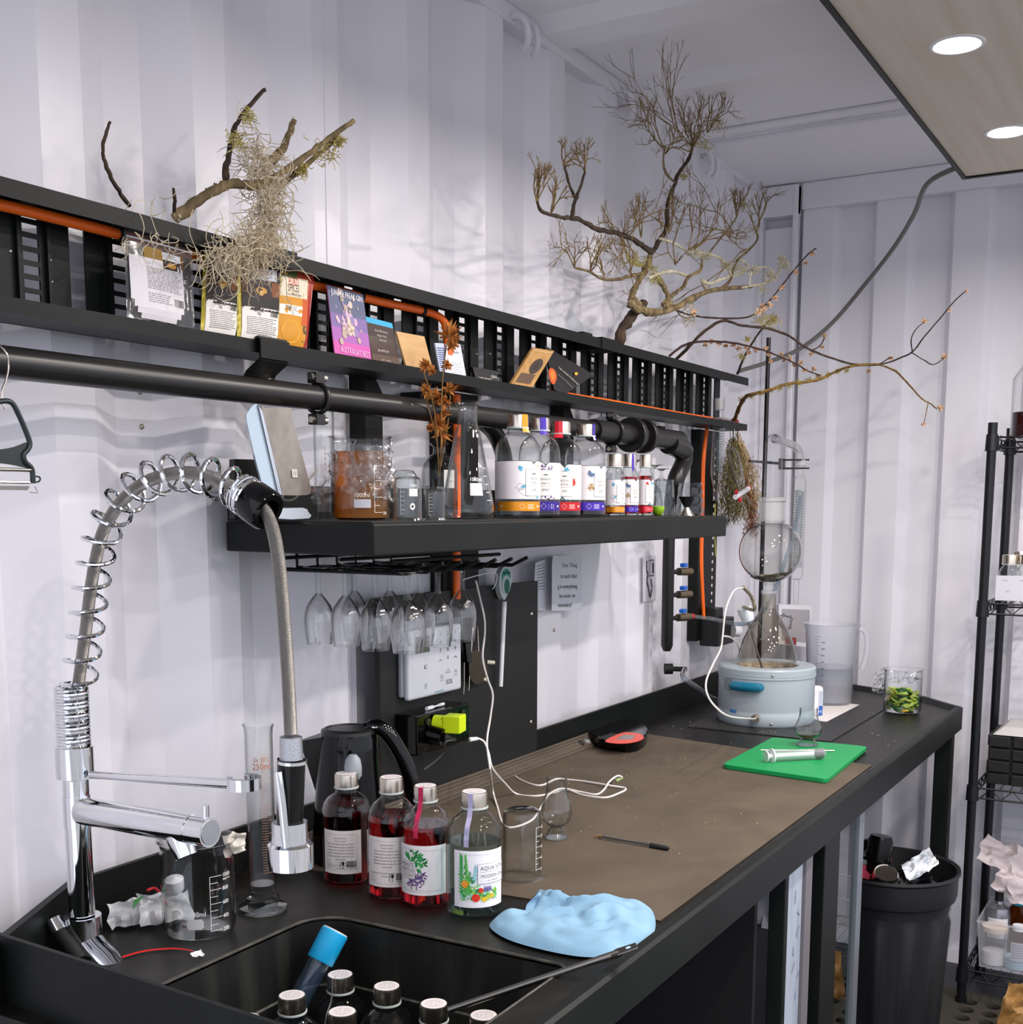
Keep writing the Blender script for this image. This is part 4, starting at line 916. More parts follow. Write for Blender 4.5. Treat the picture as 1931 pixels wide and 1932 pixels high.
# kettle
K0 = onz(652, 1508, ZB); K0 = V((ony(660, 1500, 1.195).x, 1.195, ZB+.001)); ks = mpp(K0)
kt = thing('electric_kettle', 'glossy black electric kettle standing against the splashback', 'kettle', K0)
kh = topz(K0, 1372)-K0.z
rx = 74*ks
rad = lambda z: (rx*(1.0-.28*z))
prof = [(0, .0), (rx*.96, 0), (rx, .008), (rad(.3), kh*.3), (rad(.6), kh*.6), (rad(.85), kh*.85), (rad(.95), kh*.93), (rad(1)*.96, kh*.965)]
MB().lathe(prof, GLOSSB, 44).build('body', parent=kt, fixn=False)
MB().lathe([(rad(1)*.97, kh*.962), (rad(1)*.95, kh*.985), (rad(1)*.80, kh*1.0), (rad(1)*.78, kh*.992), (0, kh*1.0)], mat('satin_black_lid', '#141515', .35), 40).build('lid', parent=kt, fixn=False)
va = towards(K0); RTd = V((RT.x, RT.y, 0)).normalized()    # handle lies to picture right, spout to picture left
hd = [RTd*(rad(.95)*.55)+V((0, 0, kh*.99)), RTd*(rad(.9)*1.05)+V((0, 0, kh*1.0)), RTd*(rad(.9)*1.5)+V((0, 0, kh*.90)), RTd*(rx*1.55)+V((0, 0, kh*.62)), RTd*(rx*1.50)+V((0, 0, kh*.35)), RTd*(rx*1.25)+V((0, 0, kh*.18)), RTd*(rx*.92)+V((0, 0, kh*.14))]
MB().tube(smoothpts(hd, 6), [.010]*3+[.0125]*34, GLOSSB, 16).build('handle', parent=kt)
sp_ = -RTd; sd = V((-sp_.y, sp_.x, 0)); mb = MB()
P = [sp_*(rad(.9)*.8)+sd*.028+V((0,0,kh*.95)), sp_*(rx*1.22)+sd*.006+V((0,0,kh*.90)), sp_*(rx*1.22)-sd*.006+V((0,0,kh*.90)), sp_*(rad(.9)*.8)-sd*.028+V((0,0,kh*.95)), sp_*(rad(.6)*.9)+sd*.02+V((0,0,kh*.55)), sp_*(rad(.6)*1.02)+V((0,0,kh*.50)), sp_*(rad(.6)*.9)-sd*.02+V((0,0,kh*.55))]
mb.add(P, [(0, 4, 5, 1), (1, 5, 2), (2, 5, 6, 3), (0, 1, 2, 3)], mat('satin_black_lid', ''), False); mb.build('spout', parent=kt)
mb = MB(); mb.ball(RTd*(rad(.95)*.95)+V((0, 0, kh*1.01)), .012, CHROME, 14, (1.2, 1, .45)); mb.build('switch', parent=kt)
# dropper bulb bottle standing behind the first red bottle
D0 = onz(661, 1520, ZB); D0 = V((1.62, 1.18, ZB+.001)); 
zt_ = topz(D0, 1424)
dt = thing('pipette', 'pipette with pale grey rubber bulb rising behind the leftmost red bottle', 'pipette', (ony(661, 1440, 1.115).x+.03, 1.115+.018, ZB+.001)); hh = topz((dt.location.x, dt.location.y, 0), 1424)-ZB
MB().lathe([(0, hh), (.006, hh-.001), (.0115, hh-.008), (.0135, hh-.02), (.0135, hh-.034), (.009, hh-.040)], mat('grey_rubber_bulb', '#8f979d', .4), 20).build('rubber_bulb', parent=dt, fixn=False)
MB().lathe([(.004, hh-.04), (.004, 0.0), (0, 0)], GLASS, 14).build('glass_stem', parent=dt, fixn=False)
# ================================================================== ON THE SHELF
def onshelf(px, y): p = ony(px, 978, y); p.z = S0; return p
def quad(c, off=.0003):                              # unit square -> four corners (bl, br, tr, tl)
    c = [V(p) for p in c]; N_ = (c[1]-c[0]).cross(c[3]-c[0]).normalized()
    if N_.dot(EYE-c[0]) < 0: N_ = -N_
    return lambda u, v, k: (c[0]*(1-u)+c[1]*u)*(1-v)+(c[3]*(1-u)+c[2]*u)*v+N_*off*(k+1)
def qprint(c, off=.0002):
    pr = Print(quad(c, off)); pr_rect = pr.rect
    pr.rect = lambda u0, v0, u1, v1, col, step=1: pr_rect(u0, v0, u1, v1, col, step)
    def line(a, b, t, col, pr=pr):
        d = V((b[0]-a[0], b[1]-a[1])); L2 = d.length
        if L2 < 1e-6: return pr
        p = V((-d.y, d.x))/L2*t/2; return pr.poly([tuple(V(a)-p), tuple(V(b)-p), tuple(V(b)+p), tuple(V(a)+p)], col)
    pr.line = line; return pr
# tall cylinder at the back left of the shelf
p = onshelf(614, 1.22); hh = 1.57-S0
t = thing('glass_cylinder', 'tall narrow glass cylinder behind the amber beaker on the shelf', 'cylinder', p)
MB().lathe([(0, .001), (.021, .001), (.016, .012), (.016, hh), (.0145, hh), (.0145, .012), (0, .012)], GLASS, 30).build('glass_wall', parent=t, fixn=False)
pr = Print(curved(.0162, FR(p)+.2)); 
for k, s_ in enumerate('250ml'): pr.layer(); pr.text(s_, -.002, hh*.6-k*.008, .007, '#a8541c', 'c', .8)
pr.build('printed_scale', parent=t)
# phone-like reader leaning beside a beige speaker slab
def px_y(L, y, dy=0): return [ony(a, b, y+dy) for a, b in L]
td = thing('tablet_holder', 'pale blue glass tablet leaning on a beige slab at the left end of the shelf', 'tablet')
c = px_y([(496, 930), (527, 940), (489, 766), (467, 782)], 1.16); mb = MB()
fr_ = smoothpts(px_y([(498, 925), (514, 936), (527, 934), (492, 790), (488, 766), (480, 763), (468, 778), (467, 800)], 1.16), 2, True)
mb.slab(fr_, (.010, .012, 0), mat('tablet_glass', '#a9bccb', .08, 0, .8)); mb.build('screen', parent=td)
fr2 = px_y([(527, 936), (533, 932), (495, 775), (488, 764)], 1.157); MB().slab(fr2, (.006, .014, 0), mat('silver_edge', '#c9ccd0', .2, 1)).build('silver_edge', parent=td)
fr3 = smoothpts(px_y([(533, 928), (536, 934), (579, 934), (587, 926), (583, 905), (551, 787), (548, 770), (500, 770), (496, 778)], 1.165), 2, True)
MB().slab(fr3, (.012, .022, 0), mat('beige_case', '#8f8a84', .55, var=(40, '#7c7771', .4, .7))).build('beige_slab', parent=td)
pr = qprint(px_y([(552, 901), (562, 901), (561, 885), (550, 885)], 1.1635)); pr.rect(0, 0, 1, 1, '#c9c6c0'); pr.layer().text('CE', .5, .3, .55, '#8f8a84', 'c'); pr.build('small_logo', parent=td)
MB().slab(smoothpts(px_y([(512, 977), (584, 978), (582, 966), (572, 958), (520, 960), (508, 950)], 1.15), 2, True), (.006, .05, 0), mat('stand_foot', '#b6c2cc', .3, .2)).build('foot', parent=td)
MB().slab(px_y([(443, 979), (520, 979), (520, 868), (443, 866)], 1.24), (.01, .02, 0), BLACK).build('upstand_end', parent=td)
MB().tube(smoothpts(px_y([(518, 930), (540, 944), (560, 938), (575, 915), (600, 885)], 1.2), 5), .0016, mat('grey_lead', '#a8a69c', .5), 6).build('lead', parent=td)
# amber beaker wrapped in film
p = onshelf(682, 1.115); m_ = mpp(p); R = 56*m_; hh = topz(p, 824)-S0
AMB = glass('amber_infusion', '#e8ac48', '#a8641c', 1.0, 0, 2.0, .22, srgb('#e89c34'))
t = vessel('beaker', 'glass beaker of amber liquid wrapped in cling film on the shelf', p, beaker_prof(R, hh), 'beaker', 'graduated beakers')
MB().lathe([(0, .003), (R-.003, .004), (R-.003, hh*.82), (0, hh*.82)], AMB, 40).build('liquid', parent=t, fixn=False)
def exa(pr):
    pr.layer().text('1000ml', -.030, .034, .009, '#e8e2d6', 'l', .85); pr.rect(-.030, .0185, -.006, .031, '#b9bac0')
grad_marks(t, R, FR(p)+.45, hh, [(.012, '200', 1), (.022, None, 0), (.034, '400', 1), (.046, None, 0), (.058, '600', 1), (.070, None, 0), (.08, '800', 1)], ul=.014, numsize=.006, extra=exa)
fl = MB(); random.seed(9)
for k in range(9):
    a = FR(p)+random.uniform(-1.5, 1.3); q = p+V((math.cos(a)*R*1.06, math.sin(a)*R*1.06, hh*random.uniform(.35, .75)))
    tg = V((-math.sin(a), math.cos(a), 0)); crumple(fl, q-p, (tg*.035+V((0, 0, random.uniform(-.01, .01))), V((0, 0, .045))), 14, .010, FILM, 20+k)
for k in range(3):
    a = FR(p)-1.5-.1*k; q = p+V((math.cos(a)*R*1.25, math.sin(a)*R*1.25, hh*(.30+.12*k))); crumple(fl, q-p, ((.03, -.02, 0), (0, 0, .03)), 12, .012, FILM, 40+k)
fl.build('cling_film', parent=t, fixn=False, kind='stuff')
# small upturned beakers
for px, y, wd, tp, lab in ((770, 1.045, 56, 899, 'small upturned beaker on the shelf front beside the amber beaker'), (820, 1.045, 43, 916, 'smaller upturned beaker on the shelf in front of the conical flask')):
    p = onshelf(px, y); R = wd/2.1*mpp(p); hh = topz(p, tp)-S0
    t = vessel('beaker', lab, p, [(r, hh-z) for r, z in beaker_prof(R, hh)], 'beaker', 'graduated beakers', m=GLASS)
    rows = [(hh*(.15+.1*k), '0' if False else None, k % 2) for k in range(7)]
    pr = grad_marks(t, R, FR(p)-.5, hh, rows, ul=.006, numsize=.004)
    if wd > 50:
        pr = Print(curved(R, FR(p)+.15)); pr.layer().rect(-.001, hh*.55, .0125, hh*.72, '#e8e6e4'); pr.text('100ml', .006, hh*.82, .006, '#f2f2ee', 'c', .8, pi); pr.disc(.004, hh*.32, .004, '#e8e8e4', 16, .005); pr.layer().disc(.004, hh*.32, .002, '#3c3f3e'); pr.build('capacity_print', parent=t)
# glass jar behind
p = onshelf(764, 1.20); hh = topz(p, 884)-S0; R = 24*mpp(p)
t = thing('lidded_jar', 'low glass jar with a domed lid behind the small upturned beakers', 'jar', p)
MB().lathe([(0, .001), (R, .002), (R, hh*.8), (R*.9, hh*.8), (R*.9, .004)], GLASS, 28).build('glass_wall', parent=t, fixn=False)
MB().lathe([(R*1.02, hh*.8), (R*.98, hh*.86), (R*.7, hh*.96), (0, hh)], GLASSD, 28).build('lid', parent=t, fixn=False)
# apothecary bottle with dried flower heads
p = onshelf(830, 1.195); m_ = mpp(p); R = 34*m_; hh = topz(p, 836)-S0
t = thing('apothecary_bottle', 'round-shouldered glass bottle with paper label behind the conical flask', 'bottle', p)
MB().lathe([(0, .002), (R*.95, .002), (R, .008), (R, hh*.60), (R*.92, hh*.72), (R*.6, hh*.82), (R*.34, hh*.86), (R*.33, hh*.95), (R*.52, hh*.985), (R*.50, hh)], GLASSD, 36).build('glass_body', parent=t, fixn=False)
pr = Print(curved(R+.0003, FR(p)+.62)); pr.rect(-.012, hh*.40, .010, hh*.64, '#d8d6d2'); pr.layer().text('TASTING', -.001, hh*.48, .0034, '#555', 'c'); pr.text('No.3', -.001, hh*.56, .004, '#777', 'c'); pr.build('paper_label', parent=t)
DRY = mat('dried_orange_grass', '#9c5a1c', .8, var=(60, '#c98a45', .4, .7)); STALK = mat('dry_stalk', '#8a6a3c', .8)
df = thing('dried_grass', 'dried orange kangaroo-grass stems rising from the glass bottle past the tray', 'dried flowers', p)
def spiky(mb, c, r, n, m, seed, up=.3, up3=V((0, 0, 1)), wd=.0016):
    random.seed(seed)
    for k in range(n):
        d = V((random.gauss(0, 1), random.gauss(0, 1), random.gauss(0, 1))).normalized()+up3*up; d = d.normalized()*r*random.uniform(.6, 1.1)
        s_ = d.cross(V((random.random(), random.random(), random.random()))).normalized()*wd
        mb.add([c-s_, c+s_, c+d*.5+s_*1.4, c+d, c+d*.5-s_*1.4], [(0, 1, 2, 3, 4)], m)
pl_ = onshelf(830, 1.195); O = pl_
for i, (L2) in enumerate(([(830, 900), (832, 860), (833, 790), (835, 720), (842, 660), (848, 632)], [(828, 900), (826, 850), (822, 790), (812, 740), (800, 705)], [(830, 880), (822, 820), (806, 760), (803, 742)], [(832, 880), (845, 800), (850, 745)])):
    P = [ony(a, b, 1.195-.012*k) for k, (a, b) in enumerate(L2)]
    MB().tube([q-O for q in smoothpts(P, 4)], .0011, STALK, 5).build('stem', parent=df)
for i, (a, b, r, y) in enumerate(((848, 634, .028, 1.145), (852, 650, .016, 1.15), (843, 690, .012, 1.16), (803, 690, .014, 1.15), (815, 700, .010, 1.15), (805, 738, .016, 1.16), (848, 735, .018, 1.17), (822, 752, .020, 1.18), (832, 780, .024, 1.18), (826, 800, .024, 1.18), (833, 818, .024, 1.185), (812, 808, .010, 1.18), (838, 760, .016, 1.17))):
    mb = MB(); spiky(mb, ony(a, b, y)-O, r, 46, DRY, 60+i, .35); mb.build('seed_head', parent=df, fixn=False)
# conical flask
p = onshelf(883, 1.075); m_ = mpp(p); R = 51*m_; hh = topz(p, 757)-S0; rn = 19*m_
t = thing('conical_flask', 'large conical flask on the shelf beside the gin bottles', 'flask', p)
o_ = [(0, .001), (R*.9, .001), (R*.98, .006), (R, .013), (R*.97, .024), (rn*1.25, hh*.74), (rn, hh*.80), (rn, hh*.955), (rn*1.18, hh*.965), (rn*1.22, hh*.985), (rn*1.12, hh)]
MB().lathe(o_+[(max(r-.002, 0), z) for r, z in reversed(o_[:8])], GLASS, 44).build('glass_wall', parent=t, fixn=False)
az = FR(p)+.35; sl = (R-rn*1.25)/(hh*.74-.02)
def cone(u, v, k): r = R*.97-(v-.024)*sl*.97+.0004*(k+1); a = az+u/ .040; return V((r*math.cos(a), r*math.sin(a), v))
pr = Print(cone); pr.rect(-.010, .038, .012, .058, '#d9d9d9', .003); pr.text('1000ml', .001, .061, .009, '#f4f4f4', 'c', .9)
for k in range(5): pr.rect(.020, .03+.013*k, .030, .0308+.013*k, '#f4f4f4')
pr.build('capacity_print', parent=t)
# shelf gin bottles
def panel_label(t, R, H, az, off, z0, z1, art, lines, kind, small=False):
    s = .75 if small else 1.0
    pr = Print(curved(R+.0003, az, 0, .00006)); h = z1-z0; u0, u1 = -R*1.75, R*1.75; uc = off
    nv = .006*s
    pr.rect(u0, z0, u1, z1-nv, '#ece7ea'); pr.rect(u0, z1-nv, uc-nv, z1, '#ece7ea'); pr.rect(uc+nv, z1-nv, u1, z1, '#ece7ea')
    pr.poly([(uc-nv, z1-nv), (uc, z1-nv), (uc-nv, z1)], '#ece7ea'); pr.poly([(uc, z1-nv), (uc+nv, z1-nv), (uc+nv, z1)], '#ece7ea')
    pr.layer(); tt = .0007*s
    pr.rect(u0, z1-tt, uc-nv, z1+tt*.4, '#1f2a26'); pr.rect(uc+nv, z1-tt, u1, z1+tt*.4, '#1f2a26'); pr.line((uc-nv, z1), (uc, z1-nv), tt*1.4, '#1f2a26'); pr.line((uc, z1-nv), (uc+nv, z1), tt*1.4, '#1f2a26'); pr.rect(u0, z0, u1, z0+tt, '#27302c')
    art(pr, uc, z0, h, s)
    w_ = .0165*s; pr.layer(); pr.layer(); b0, b1 = z0+h*.10, z0+h*.80; pr.rect(uc-w_, b0, uc+w_, b1, '#efebe9'); pr.layer().frame(uc-w_, b0, uc+w_, b1, .00045*s, '#3b443f')
    pr.rect(uc-.004*s, b1-.0098*s, uc+.004*s, b1-.0078*s, '#4a5b44')
    v = b1-.0185*s
    for i, L2 in enumerate(lines): pr.layer().text(L2, uc, v, (.0058 if len(L2) < 7 else .0050)*s, '#4a4a38', 'c', .88); v -= .0072*s
    pr.rect(uc-.008*s, v+.0040*s, uc+.008*s, v+.0045*s, '#7a7868'); pr.text(kind, uc, v-.0045*s, .0062*s, '#4a4a38', 'c', .88)
    if not small:
        for k in range(14): pr.rect(-R*1.15, z0+h*.15+k*h*.055, -R*.92-.002*(k % 3), z0+h*.15+k*h*.055+.0005, '#a09ca2')
    return pr.build('label', parent=t)
def art_boat(pr, uc, z0, h, s):
    for k in range(5): pr.layer().leaf(uc-.026*s+.0015*k*s, z0+h*.72+.001*k*s, .010*s, .004*s, 1.2+.5*k, ('#3ba3c9', '#7cc7de', '#2f8fbd')[k % 3])
    x = uc-.034*s; z = z0+h*.30
    pr.layer().path([(x, z), (x+.006*s, z+h*.12), (x+.022*s, z+h*.05), (x+.01*s, z-h*.03), (x, z)], .0004, '#3a5a6a'); pr.path([(x+.004*s, z-h*.06), (x+.012*s, z-h*.17), (x+.026*s, z-h*.24), (x+.04*s, z-h*.25)], .0004, '#3a5a6a'); pr.path([(x+.004*s, z-h*.06), (x+.02*s, z-h*.02), (x+.03*s, z)], .0004, '#3a5a6a')
    pr.leaf(x+.008*s, z+h*.02, .014*s, .004*s, .2, '#4aa7c4'); pr.leaf(uc+.004*s, z0+h*.05, .012*s, .003*s, .1, '#3f8fa8'); pr.leaf(uc+.010*s, z0+h*.84, .006*s, .004*s, .8, '#e0a83a')
def art_violet(pr, uc, z0, h, s):
    random.seed(3)
    for k in range(26): pr.layer() if k % 7 == 0 else 0; pr.leaf(uc+random.uniform(-.018, .018)*s, z0+h*random.choice((.03, .05, .80, .84, .87)), .007*s, .003*s, random.uniform(0, 6), random.choice(('#4b3a6d', '#6a5a8a', '#3a2a3a', '#8a7a9a')))
def art_poppy(pr, uc, z0, h, s):
    for k in range(8): pr.layer().leaf(uc+.016*s, z0+h*.5, .009*s, .006*s, k*.8, ('#d23a25', '#b92a1e')[k % 2])
    for k in range(5): pr.leaf(uc-.014*s+.001*k, z0+h*.83, .007*s, .004*s, k*1.2, '#c9382a'); pr.leaf(uc+.004*s, z0+h*.84, .007*s, .003*s, k*1.1, '#4aa0b8')
    for k in range(6): pr.leaf(uc-.010*s+.004*k*s, z0+h*.03, .006*s, .0025*s, k, ('#2a5a8a', '#3f7a4a')[k % 2])
def art_flower(pr, uc, z0, h, s):
    c = (uc-.022*s, z0+h*.38)
    for k in range(9): pr.layer().leaf(c[0], c[1], .009*s, .0028*s, k*.7, ('#b9976a', '#d8c4a4', '#8a6a44')[k % 3])
    for k in range(8): pr.leaf(uc-.022*s, z0+h*.78, .009*s, .003*s, k*.5+2.5, ('#3b5a80', '#6a86a8')[k % 2])
def bandlabel(t, R, az, z0, z1, c1, c2):
    pr = Print(curved(R+.0003, az, 0, .00006)); pr.rect(-R*1.2, z0, R*1.2, z1, mat('foil'+c1[1:], c1, .3, .5)); h = z1-z0; pr.layer()
    pr.text('W', -R*.95, z0+h*.4, h*.35, '#f0e8e0', 'c'); pr.rect(-R*1.05, z0+h*.25, -R*.85, z0+h*.3, '#f0e8e0')
    pr.path([(R*.05+h*.32*math.cos(k*pi/2), z0+h*.5+h*.32*math.sin(k*pi/2)) for k in range(5)], .0004, '#efe6dc')
    for k in range(4): pr.rect(R*.3, z0+h*(.25+.14*k), R*.62, z0+h*(.29+.14*k), '#efe6dc')
    pr.rect(R*.85, z0+h*.4, R*.97, z0+h*.6, '#efe6dc'); return pr.build('foil_band', parent=t)
def shelf_bottle(px, y, wd, tp, liq, lvl, art, lines, kind, band, tape, lab, off, small=False):
    p = onshelf(px, y); m_ = mpp(p); R = wd/2*m_; H = topz(p, tp)-S0; az = FR(p)
    t = bottle(lab, p, H, R, az, liq, lvl, small=small, group='labelled gin bottles along the shelf', dish=False)
    panel_label(t, R, H, az, off*R, H*.185, H*.555 if not small else H*.60, art, lines, kind, small); bandlabel(t, R, az+(.15 if not small else .2), H*.075, H*.165, band, band)
    if tape:
        cr = R*(.47 if not small else .76); a = az+tape[1]; mb = MB(); vs = []; P = [(cr*.5, H*1.0015), (cr*1.03, H*1.001), (cr*1.04, H*.875), (R*.60, H*.83)] if not small else [(cr*.5, H*1.002), (cr*1.03, H*1.0), (cr*1.08, H*.79), (R*.8, H*.73)]
        for r, z in P:
            for s in (-1, 0, 1): vs.append((r*math.cos(a+s*tape[2]), r*math.sin(a+s*tape[2]), z))
        mb.add(vs, [(3*i+j, 3*i+3+j, 3*i+4+j, 3*i+1+j) for i in range(len(P)-1) for j in (0, 1)], mat('tape'+tape[0][1:], tape[0], .25)); mb.build('security_tape', parent=t, fixn=False)
    return t
shelf_bottle(977, 1.055, 85, 783, CLEARL, .10, art_boat, ['AQUA', 'VITAE'], 'GIN', '#e0901c', ('#e8921c', .75, .35), 'large gin bottle with orange foil band, leftmost of the labelled row on the shelf', .78)
shelf_bottle(1018, 1.065, 78, 789, DARKL, .165, art_violet, ['AMANTE', 'SPIRITUS'], 'SPIRIT', '#3a2a8c', ('#4a2fa8', .35, .35), 'large bottle with violet band between the orange-banded and red-banded bottles', .30)
shelf_bottle(1057, 1.063, 78, 796, DARKL, .165, art_poppy, ['AQUA', 'VITAE'], 'GIN', '#c4242c', ('#d82a3a', -.2, .4), 'large gin bottle with red foil band and red poppies on the shelf', .20)
shelf_bottle(1104, 1.060, 76, 801, DARKL, .165, art_flower, ['AMANTE', 'SPIRITUS'], 'SPIRIT', '#4a2fa8', ('#3a2a8c', 1.0, .25), 'large bottle with violet band and pale flower, rightmost of the tall shelf row', .88)
shelf_bottle(1159.5, 1.055, 39, 857, liquid('deep_red_small', '#8a1420', 1), .12, art_boat, ['AQUA', 'VITAE'], 'GIN', '#e0901c', None, 'small gin bottle with orange band, first of three minis on the shelf', .80, True)
shelf_bottle(1186.5, 1.065, 36, 857, REDL, .64, art_flower, ['AMANTE', 'SPIRITUS'], 'SPIRIT', '#4a2fa8', ('#4a2fa8', .5, .16), 'small full bottle of red spirit with violet band, middle of three minis', .78, True)
shelf_bottle(1217, 1.055, 30, 858, REDL, .66, art_poppy, ['AQUA', 'VITAE'], 'GIN', '#d82a3a', None, 'small bottle with red band beside the lime half on the shelf', .80, True)
# stacked stemware behind the small bottles
CRYS = glass('crystal', '#eef1f2', '#6f7678', 2.2, .02, 1.6)
def tumbler(px, y, wd, tp, lab, facets=14, grp='upturned tumblers at the shelf end'):
    p = onshelf(px, y); R = wd/2*mpp(p); hh = topz(p, tp)-S0; t = thing('tumbler', lab, 'glass', p, .2, grp)
    mb = MB(); n = facets*2; rows = []
    for j in range(8):
        z = hh*j/7; r = R*(1-.22*j/7)
        for i in range(n): a = 2*pi*(i+(j % 2)*.5)/n; rr = r*(1+(.035 if i % 2 else -.02)); rows.append((rr*math.cos(a), rr*math.sin(a), z))
    fs = []
    for j in range(7):
        for i in range(n): fs.append((j*n+i, j*n+(i+1) % n, (j+1)*n+(i+1) % n)); fs.append((j*n+i, (j+1)*n+(i+1) % n, (j+1)*n+i))
    mb.add(rows, fs+[tuple(7*n+i for i in range(n))], CRYS); mb.build('cut_glass_wall', parent=t, fixn=False)
    MB().lathe([(R*.88, .002), (R*.70, hh*.85), (0, hh*.86)], GLASS, 24).build('inner_wall', parent=t, fixn=False); return t
tumbler(1253, 1.09, 43, 905, 'upturned fluted tumbler behind the lime half on the shelf')
tumbler(1302, 1.14, 54, 911, 'upturned cut crystal tumbler behind the steel jigger', 9)
def coupe(px, y, zb, h, R, lab):
    p = ony(px, 900, y); t = thing('tasting_glass', lab, 'glass', (p.x, p.y, zb), 0, 'upturned stemmed glasses behind the small bottles')
    MB().lathe([(R*.8, 0), (R*.95, h*.25), (R*.75, h*.5), (R*.25, h*.62), (.004, h*.66), (.0035, h*.9), (R*.5, h*.97), (R*.95, h*.99), (R*.95, h)], GLASSD, 32).build('bowl_and_foot', parent=t, fixn=False); return t
coupe(1248, 1.10, S0+.0505, .055, .022, 'upturned stemmed glass on top of the fluted tumbler')
coupe(1232, 1.16, S0, .118, .026, 'upturned stemmed glass behind the red-banded mini bottle')
coupe(1196, 1.17, S0, .128, .028, 'upturned stemmed glass behind the middle mini bottle')
coupe(1165, 1.18, S0, .125, .028, 'upturned stemmed glass behind the first mini bottle')
# lime half, jigger
p = onshelf(1242, 1.045); R = 12*mpp(p); lm = thing('lime_half', 'cut half of a green lime on the shelf before the tumbler', 'lime', p)
MB().lathe([(0, 0), (R*.45, R*.12), (R*.85, R*.6), (R, R*1.15), (R*.97, R*1.55)], mat('lime_skin', '#7ba612', .4, bump=(500, .4, .0006), sss=.1), 24).build('skin', parent=lm, fixn=False)
MB().lathe([(R*.97, R*1.55), (R*.5, R*1.6), (0, R*1.62)], mat('lime_flesh', '#b9cf6a', .3), 24).build('flesh', parent=lm, fixn=False)
p = onshelf(1296, 1.055); m_ = mpp(p); hh = topz(p, 937)-S0; jg = thing('jigger', 'double-ended steel jigger standing on the shelf end', 'jigger', p)
MB().lathe([(18*m_*.85, 0), (5*m_, hh*.40), (5*m_, hh*.44)], STEEL, 30).build('small_cup', parent=jg, fixn=False)
MB().lathe([(5*m_, hh*.44), (17*m_, hh*.99), (18*m_, hh), (16*m_, hh*.98), (3*m_, hh*.5)], mat('jigger_steel', '#6d7274', .2, 1), 30).build('large_cup', parent=jg, fixn=False)

# ================================================================== THINGS IN THE CABLE TRAY
ty = TYF+.010
def card(name, lab, cat, px, y, t=.0015, m=PAPER, grp=None, lean=.0):
    c = [ony(a, b, y+(lean if i > 1 else 0)) for i, (a, b) in enumerate(px)]
    r = thing(name, lab, cat); N_ = (c[1]-c[0]).cross(c[3]-c[0]).normalized(); N_ = N_ if N_.dot(EYE-c[0]) < 0 else -N_
    MB().slab(c, N_*t, m).build('sheet', parent=r); return r, c
def pouch(name, lab, px, y, m, fat=.012, grp=None, n=12):
    """pillow-shaped bag between four picture corners (bl, br, tr, tl)"""
    c = [ony(a, b, y+(.012 if i > 1 else 0)) for i, (a, b) in enumerate(px)]; r = thing(name, lab, 'pouch', (0,0,0), 0, grp); f = quad(c, 0); N_ = (c[1]-c[0]).cross(c[3]-c[0]).normalized(); N_ = N_ if N_.dot(EYE-c[0]) > 0 else -N_
    def fn(u, v, k=0, side=1):
        e = (max(0, 4*u*(1-u)))**.6*max(0, min(1, v*6))**.7*max(0, 1-v)**.7; return f(u, v, 0)+N_*(fat*e*side*(1+.25*noise.noise(V((u*5, v*5, side+fat*100))))+.00045*min(k, 1)+.00012*k)
    mb = MB()
    for sd in (1, -1):
        vs = [fn(i/n, j/n, 0, sd*(1 if sd > 0 else .5)) for j in range(n+1) for i in range(n+1)]
        mb.add(vs, [(j*(n+1)+i, j*(n+1)+i+1, (j+1)*(n+1)+i+1, (j+1)*(n+1)+i) for j in range(n) for i in range(n)], m, True)
    mb.build('bag_film', parent=r, fixn=False)
    pr = Print(lambda u, v, k: fn(u, v, k+1)); rr_ = pr.rect
    def rect(u0, v0, u1, v1, col, step=1):
        nu = max(1, int(abs(u1-u0)*14)); nv = max(1, int(abs(v1-v0)*14)); c_ = C(col) if isinstance(col, str) else col
        vs = [(u0+(u1-u0)*i/nu, v0+(v1-v0)*j/nv) for j in range(nv+1) for i in range(nu+1)]
        pr.mb.add(pr.pts(vs), [(j*(nu+1)+i, j*(nu+1)+i+1, (j+1)*(nu+1)+i+1, (j+1)*(nu+1)+i) for j in range(nv) for i in range(nu)], c_, True); return pr
    pr.rect = rect; return r, pr, fn
GP = 'spice and acid pouches standing in the tray'
clearm = glass('clear_bag', '#e9ebf0', '#9aa0ac', 1.3, .12, 1.8, .06)
def lines(pr, u0, u1, v0, v1, n, col, seed=1, t=.35):
    random.seed(seed); dv = (v1-v0)/n
    for k in range(n):
        v = v1-dv*(k+1); e = u1-(random.random()*.15 if k % 4 else 0)*(u1-u0)
        u = u0
        while u < e: w_ = random.uniform(.02, .07); pr.rect(u, v, min(u+w_, e), v+dv*t, col); u += w_+.012
def barcode(pr, u0, u1, v0, v1, seed=2):
    random.seed(seed); u = u0
    while u < u1: w_ = random.choice((.005, .009, .014)); pr.rect(u, v0, u+w_, v1, '#2a2a2a'); u += w_+.008
r, pr, fn = pouch('spice_pouch', 'big clear zip pouch of white powder, leftmost in the tray', [(240, 603), (368, 628), (362, 455), (233, 418)], ty, clearm, .010, GP)
pr.layer(); 
pr.rect(.04, .22, .80, .68, '#d5d2d6'); pr.rect(.08, .15, .78, .22, '#d5d2d6'); pr.rect(.12, .09, .74, .15, '#d5d2d6'); pr.rect(.17, .04, .68, .09, '#d5d2d6'); pr.layer()
pr.rect(.24, .68, .50, .80, '#8a6a1a'); pr.rect(.50, .70, .78, .78, '#d9dbe2'); pr.rect(.50, .60, .76, .70, '#2c1a14'); pr.rect(.78, .64, .82, .80, '#6a4a10'); pr.layer(); pr.text('HARVEST', .64, .725, .085, '#7a7f8a', 'c', .75); pr.disc(.63, .65, .07, '#b98a3a', 14, .03)
